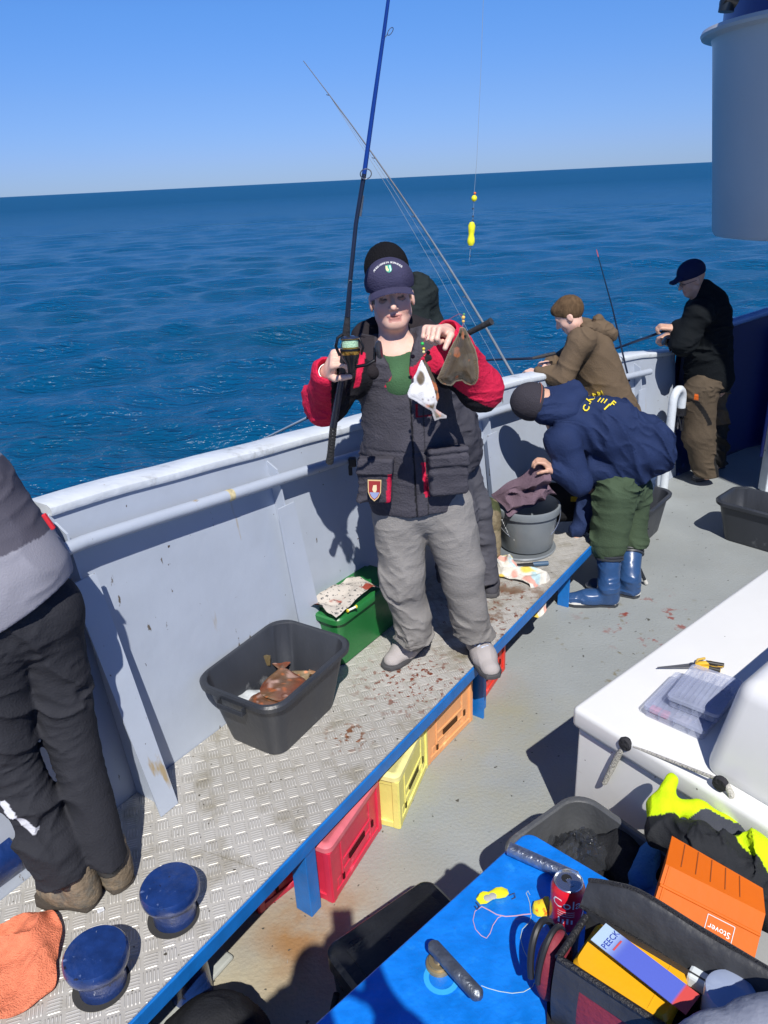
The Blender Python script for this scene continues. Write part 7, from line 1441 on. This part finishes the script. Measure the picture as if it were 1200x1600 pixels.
M_kh = mat('khaki_and_black', 'attr', .9, var=.1, vscale=10, bump=.35, bscale=120)
def khp(V, c, i):
    a_, b2 = e_(1083, 625, -.2), e_(1107, 660, -.2); t_ = np.clip((a_[2] - V[:, 2]) / (a_[2] - b2[2]), 0, 1); x_ = a_[0] + (b2[0] - a_[0]) * t_ ** .8
    m_ = (V[:, 1] < YE + .05) & (np.abs(V[:, 0] - x_) < .022) & (V[:, 2] < a_[2]) & (V[:, 2] > b2[2] - .02); c[m_] = (.015, .015, .016)
    q = e_(1113, 700, -.1); m_ = (V[:, 0] > q[0] + .02 * np.sin(V[:, 2] * 20)) & (V[:, 2] < e_(1100, 665, 0)[2]); c[m_] = (.02, .02, .02)
    q = e_(1083, 617, -.15); m_ = (np.abs(V[:, 0] - q[0]) < .012) & (np.abs(V[:, 2] - q[2]) < .025) & (V[:, 1] < YE); c[m_] = (.6, .12, .02); return c
sdf_obj('trousers', [cone(hp5[0], hp5[1], .125, k=.05), *chain([hp5[0], kn5[0], an5[0] + (0, 0, -.02)], [.130, .115, .085], k=.03), *chain([hp5[1], kn5[1], an5[1] + (0, 0, -.02)], [.12, .105, .08], k=.03)], .0075, M_kh, pe_, disp=folds(7, .026, dirv=(.5, 0, 1), squash=1.8, seed=87), pal=[(.088, .068, .048)], paint=khp, cut=lambda P: .085 - P[:, 2])
c5 = sdf_obj('cap', [ell(HP5(0, -.010, .062), (.088, .108, .090), ax=ax5), cone(HP5(-.05, .09, .045), HP5(.05, .09, .045), .010, k=.01), cone(HP5(-.035, .15, .035), HP5(.035, .15, .035), .007, k=.01), cone(HP5(0, .08, .047), HP5(0, .15, .035), .008, k=.01), cone(HP5(-.04, .08, .045), HP5(-.03, .145, .036), .008, k=.02), cone(HP5(.04, .08, .045), HP5(.03, .145, .036), .008, k=.02), cone(HP5(-.02, .08, .046), HP5(-.015, .15, .036), .009, k=.02), cone(HP5(.02, .08, .046), HP5(.015, .15, .036), .009, k=.02)], .005, mat('navy_cap', (.012, .018, .055), .85, bump=.3, bscale=150), pe_, cut=lambda P: -((P - HP5(0, 0, .026)) @ ax5[2]))
for s in (-1, 1):
    mb = MB(); mb.tube([HP5(s * .034 + .022 * math.cos(a), .098, .002 + .017 * math.sin(a)) for a in np.linspace(0, 2 * math.pi, 19)[:-1]], .002, 6, closed=True); mb.tube([HP5(s * .056, .096, .006), HP5(s * .084, .06, .008), HP5(s * .086, 0, .004)], .0022, 6); mb.build('glasses', mat('glasses_frame', (.02, .02, .02), .3), pe_, smooth=True)
M_tn = mat('grey_trainer', (.14, .135, .14), .7, var=.2, vscale=40, bump=.3, bscale=150); shoe(pe_, on(1118, 744, .001), on(1082, 752, .001), mU=M_tn, mS=M_so, hh=.007); shoe(pe_, on(1130, 730, .001), on(1100, 735, .001), mU=M_ds, mS=M_so, hh=.008)
rA, rB = e_(1056, 512, -.1), e_(972, 541, .05); rod('fishing_rod', 'dark rod held out over the rail by the shaded man at the bow', [rA + (rA - rB) * .25, rA, e_(1036, 518, -.07), rB, rB + (rB - rA) * 2.4], [.013, .013, .011, .009, .004], None, [(0, 2, 'butt_grip', M_cork), (2, 4, 'blank', M_blank)])
q = e_(1042, 534, -.1); rl5 = thing('spinning_reel', 'dark spinning reel below the rod of the shaded man', 'reel', q); mb = MB(); mb.lathe([(.001, -.04), (.03, -.04), (.035, -.01), (.026, 0), (.026, .02), (.034, .024), (.001, .03)], q, ax=(-.9, 0, .3), n=24); mb.build('spool', M_bk, rl5, smooth=True); mb = MB(); mb.tube([q, q + (0, -.06, -.03), q + (0.01, -.07, -.06)], .008, 8); mb.box(q + (.03, 0, .04), (.02, .02, .07), bev=.004); mb.build('crank', M_bk, rl5, smooth=True)
# thin rod standing between the boy and the shaded man
tA, tB = at(977, 570, 5.6), at(932, 390, 5.7); rod('fishing_rod', 'thin dark rod with a red tip standing upright beside the boy in the hoodie', [tA + (tA - tB) * .15, tA, tA + (tB - tA) * .5 + (.01, 0, 0), tB + (tA - tB) * .06, tB], [.008, .007, .005, .003, .002], None, [(0, 3, 'blank', M_blank), (3, 4, 'tip', mat('red_tip', (.6, .08, .06), .4))])

# ================================================================= 6. angler at the left edge
pf_ = thing('person', 'person in grey softshell jacket and black trousers at the left edge, facing the sea', 'person', (-1.1, 1.85, BZ))
f_ = lambda x, y, Y: at(x, y, Y)
an6 = on(112, 1372, BZ + .12), on(170, 1350, BZ + .12); kn6 = f_(16, 1190, 1.84), f_(108, 1140, 1.93); hp6 = f_(-30, 985, 1.88), f_(62, 955, 1.98); pel6 = f_(10, 930, 1.95); ch6 = f_(-60, 835, 1.98) + (0, 0, .0); 
hc6 = f_(-110, 590, 2.15); s6a, s6b = f_(-150, 775, 1.8), f_(-28, 795, 2.15)
e6 = s6b + V3(-.12, .22, -.12), s6a + V3(-.2, .12, -.2); w6 = s6b + V3(-.3, .42, -.02), s6a + V3(-.25, .36, -.1)
hd6, HP6, ax6 = head_prims(hc6, unit(V3(-.5, .85, -.2)), V3(0, 0, 1), eye=0)
sdf_obj('body', hd6 + [cone(hc6 + (0, 0, -.06), ch6 + (0, 0, .2), .055, .06, k=.03), cone(ch6 + (0, 0, .1), pel6, .12, .13, k=.05), *chain([s6b, e6[0], w6[0]], [.05, .04, .028], k=.02), *chain([s6a, e6[1], w6[1]], [.05, .04, .028], k=.02), *chain([hp6[0], kn6[0], an6[0]], [.08, .058, .042], k=.03), *chain([hp6[1], kn6[1], an6[1]], [.08, .058, .042], k=.03)] + hand(w6[0], V3(-.5, .8, 0), V3(0, 0, -1), V3(-.8, -.3, 0), curls=(55, 55, 40)) + hand(w6[1], V3(-.3, .9, 0), V3(0, 0, -1), V3(.8, .3, 0), curls=(55, 55, 40)), .008, M_skin, pf_, paint=lambda V, c, i: np.where((V[:, 2] < BZ + .3)[:, None], .03, c), pal=[SK, (.5, .2, .15), (.3, .2, .2)])
M_sf = mat('softshell', 'attr', .75, var=.05, vscale=12, bump=.2, bscale=200)
sd6 = unit(V3(.8, -.55, 0)); 
jh = f_(62, 925, 1.97)
jn = unit(V3(-.05, .0, -1))
def lowcut(P): return (jh[2] - .00) - P[:, 2] + .5 * (P[:, 0] - jh[0])
def j6paint(V, c, i):
    z = V[:, 2] - .5 * (V[:, 0] - jh[0]); hz = jh[2]
    arc = .21 - 1.2 * (((V - jh) @ np.array([.83, .2, 0])) + .16) ** 2
    m_ = z < hz + np.clip(arc, .0, 1); c[m_] = (.25, .25, .29)
    m_ = (z > hz + .42); c[m_] = (.045, .045, .06); m_ = (z > hz + .42) & (z < hz + .44); c[m_] = (.30, .30, .34)
    return c
sdf_obj('jacket', [cone(ch6 + (.01, 0, .10), pel6 + (.005, 0, .06), .175, .172, k=.05), cone(pel6 + (.005, 0, .06), pel6 + V3(.01, 0, -.10), .172, .178, k=.05), cone(s6a, s6b, .09, k=.06), *chain([s6b, e6[0], w6[0]], [.095, .08, .055], k=.03), *chain([s6a, e6[1], w6[1]], [.095, .08, .055], k=.03)], .006, M_sf, pf_, disp=folds(5, .010, seed=93), pal=[(.085, .082, .105)], paint=j6paint, cut=lowcut)
mb = MB(); q = f_(76, 815, 1.93); mb.box(q, (.012, .012, .05), ax=[unit([1, 0, .4]), [0, 1, 0], unit([-.4, 0, 1])], bev=.003); mb.build('red_tab', mat('red_tab', (.6, .02, .03), .5), pf_)
M_bt = mat('black_ripstop', 'attr', .8, var=.08, vscale=12, bump=.3, bscale=150)
def t6p(V, c, i):
    for k, (pts6, w_) in enumerate((([(0, 1268), (28, 1288), (50, 1302)], .012), ([(176, 1165), (181, 1200), (181, 1240)], .010))):
        Pp = [f_(x, y, 1.72 if k == 0 else 1.86) for x, y in pts6]
        dd = np.full(len(V), 9.)
        for a, b in zip(Pp[:-1], Pp[1:]):
            q = V.copy(); ab = b - a; t_ = np.clip(((V[:, [0, 2]] - a[[0, 2]]) @ ab[[0, 2]]) / (ab[[0, 2]] @ ab[[0, 2]]), 0, 1); dd = np.minimum(dd, np.hypot(V[:, 0] - a[0] - t_ * ab[0], V[:, 2] - a[2] - t_ * ab[2]))
        m_ = (dd < w_) & (V[:, 1] < (1.95 if k == 0 else 2.2)); c[m_] = (.55, .56, .60)
    return c
sdf_obj('trousers', [cone(hp6[0], hp6[1], .125, k=.05), *chain([hp6[0], kn6[0], an6[0] + (0, 0, .0)], [.120, .080, .068], k=.012), *chain([hp6[1], kn6[1], an6[1] + (0, 0, .0)], [.104, .078, .060], k=.012)], .0055, M_bt, pf_, disp=lambda P: folds(5.5, .020, dirv=(.5, 0, 1), squash=1.9, seed=95)(P) + folds(16, .004, dirv=(-.3, 0, 1), squash=2.0, seed=96)(P), pal=[(.028, .029, .035)], paint=t6p, cut=lambda P: BZ + .150 - P[:, 2] + .010 * np.sin(P[:, 0] * 30))
M_lb = mat('brown_leather', (.21, .165, .115), .75, var=.3, vscale=18, bump=.5, bscale=90, dirt=(.13, .12, .10), dscale=12, dth=.52); M_ls = mat('boot_sole', (.07, .06, .05), .85, bump=.6, bscale=60)
shoe(pf_, on(150, 1412, zt0), on(66, 1390, zt0), mU=M_lb, mS=M_ls, high=.075, seed=4, w=.066, kw=1.15); shoe(pf_, on(196, 1388, zt0), on(140, 1340, zt0), mU=M_lb, mS=M_ls, high=.075, seed=7, w=.066, kw=1.15)

# ================================================================= 7. the photographer (behind the camera; casts the shadow on hatch and deck)
ph = thing('person', 'photographer in dark clothes whose shadow falls on the blue hatch', 'person', (.05, -.45, .75))
hc7 = V3(-.09, -.22, 2.40); hd7, HP7, ax7 = head_prims(hc7, V3(0, 1, -.3), V3(0, 0, 1), eye=0)
s7 = V3(-.28, -.32, 2.16), V3(.12, -.32, 2.16); e7 = V3(-.36, -.14, 2.02), V3(.24, -.14, 2.02); w7 = V3(-.075, -.09, 2.30), V3(.075, -.09, 2.30)
sdf_obj('body', hd7 + [cone(hc7 + (0, -.02, -.06), V3(-.08, -.30, 2.18), .055, .06, k=.03), cone(V3(-.08, -.34, 2.05), V3(0, -.42, 1.62), .13, .13, k=.05), *chain([s7[0], e7[0], w7[0]], [.05, .04, .028], k=.02), *chain([s7[1], e7[1], w7[1]], [.05, .04, .028], k=.02), *chain([V3(-.1, -.45, 1.6), V3(-.12, -.42, 1.18), V3(-.13, -.46, .83)], [.08, .06, .04], k=.03), *chain([V3(.1, -.45, 1.6), V3(.12, -.42, 1.18), V3(.13, -.46, .83)], [.08, .06, .04], k=.03)] + hand(w7[0], V3(.3, .35, 1), V3(1, 0, -.2), V3(0, -1, 0), curls=(30, 35, 20)) + hand(w7[1], V3(-.3, .35, 1), V3(-1, 0, -.2), V3(0, -1, 0), curls=(30, 35, 20)), .009, M_skin, ph, pal=[SK, (.5, .2, .15), (.3, .2, .2)])
sdf_obj('jacket', [cone(V3(-.08, -.34, 2.06), V3(0, -.43, 1.50), .18, .19, k=.05), cone(*s7, .09, k=.05), *chain([s7[0], e7[0], w7[0] - (.02, .02, .07)], [.085, .075, .055], k=.03), *chain([s7[1], e7[1], w7[1] - (-.02, .02, .07)], [.085, .075, .055], k=.03)], .01, M_dk, ph, disp=folds(9, .01))
sdf_obj('trousers', [cone(V3(-.1, -.45, 1.6), V3(.1, -.45, 1.6), .12, k=.05), *chain([V3(-.1, -.45, 1.6), V3(-.12, -.42, 1.18), V3(-.13, -.46, .83)], [.12, .09, .08], k=.03), *chain([V3(.1, -.45, 1.6), V3(.12, -.42, 1.18), V3(.13, -.46, .83)], [.12, .09, .08], k=.03)], .01, M_ds, ph, disp=folds(9, .01))
shoe(ph, V3(-.13, -.5, .752), V3(-.15, -.24, .752), mU=M_ds, mS=M_so, hh=.008); shoe(ph, V3(.13, -.5, .752), V3(.15, -.24, .752), mU=M_ds, mS=M_so, hh=.008)
mb = MB(); mb.box((0, -.016, CAMH - .05), (.078, .009, .162), bev=.003); o = mb.build('phone', mat('phone_black', (.02, .02, .025), .2), smooth=False); tag(o, 'black phone held up by the photographer', 'phone')
st = thing('boarding_step', 'grey steel step behind the blue hatch on which the photographer stands', 'step', (0, -.6, 0)); mb = MB(); mb.box((0, -.65, .375), (1.4, .75, .75), bev=.01); mb.build('block', M_house, st)
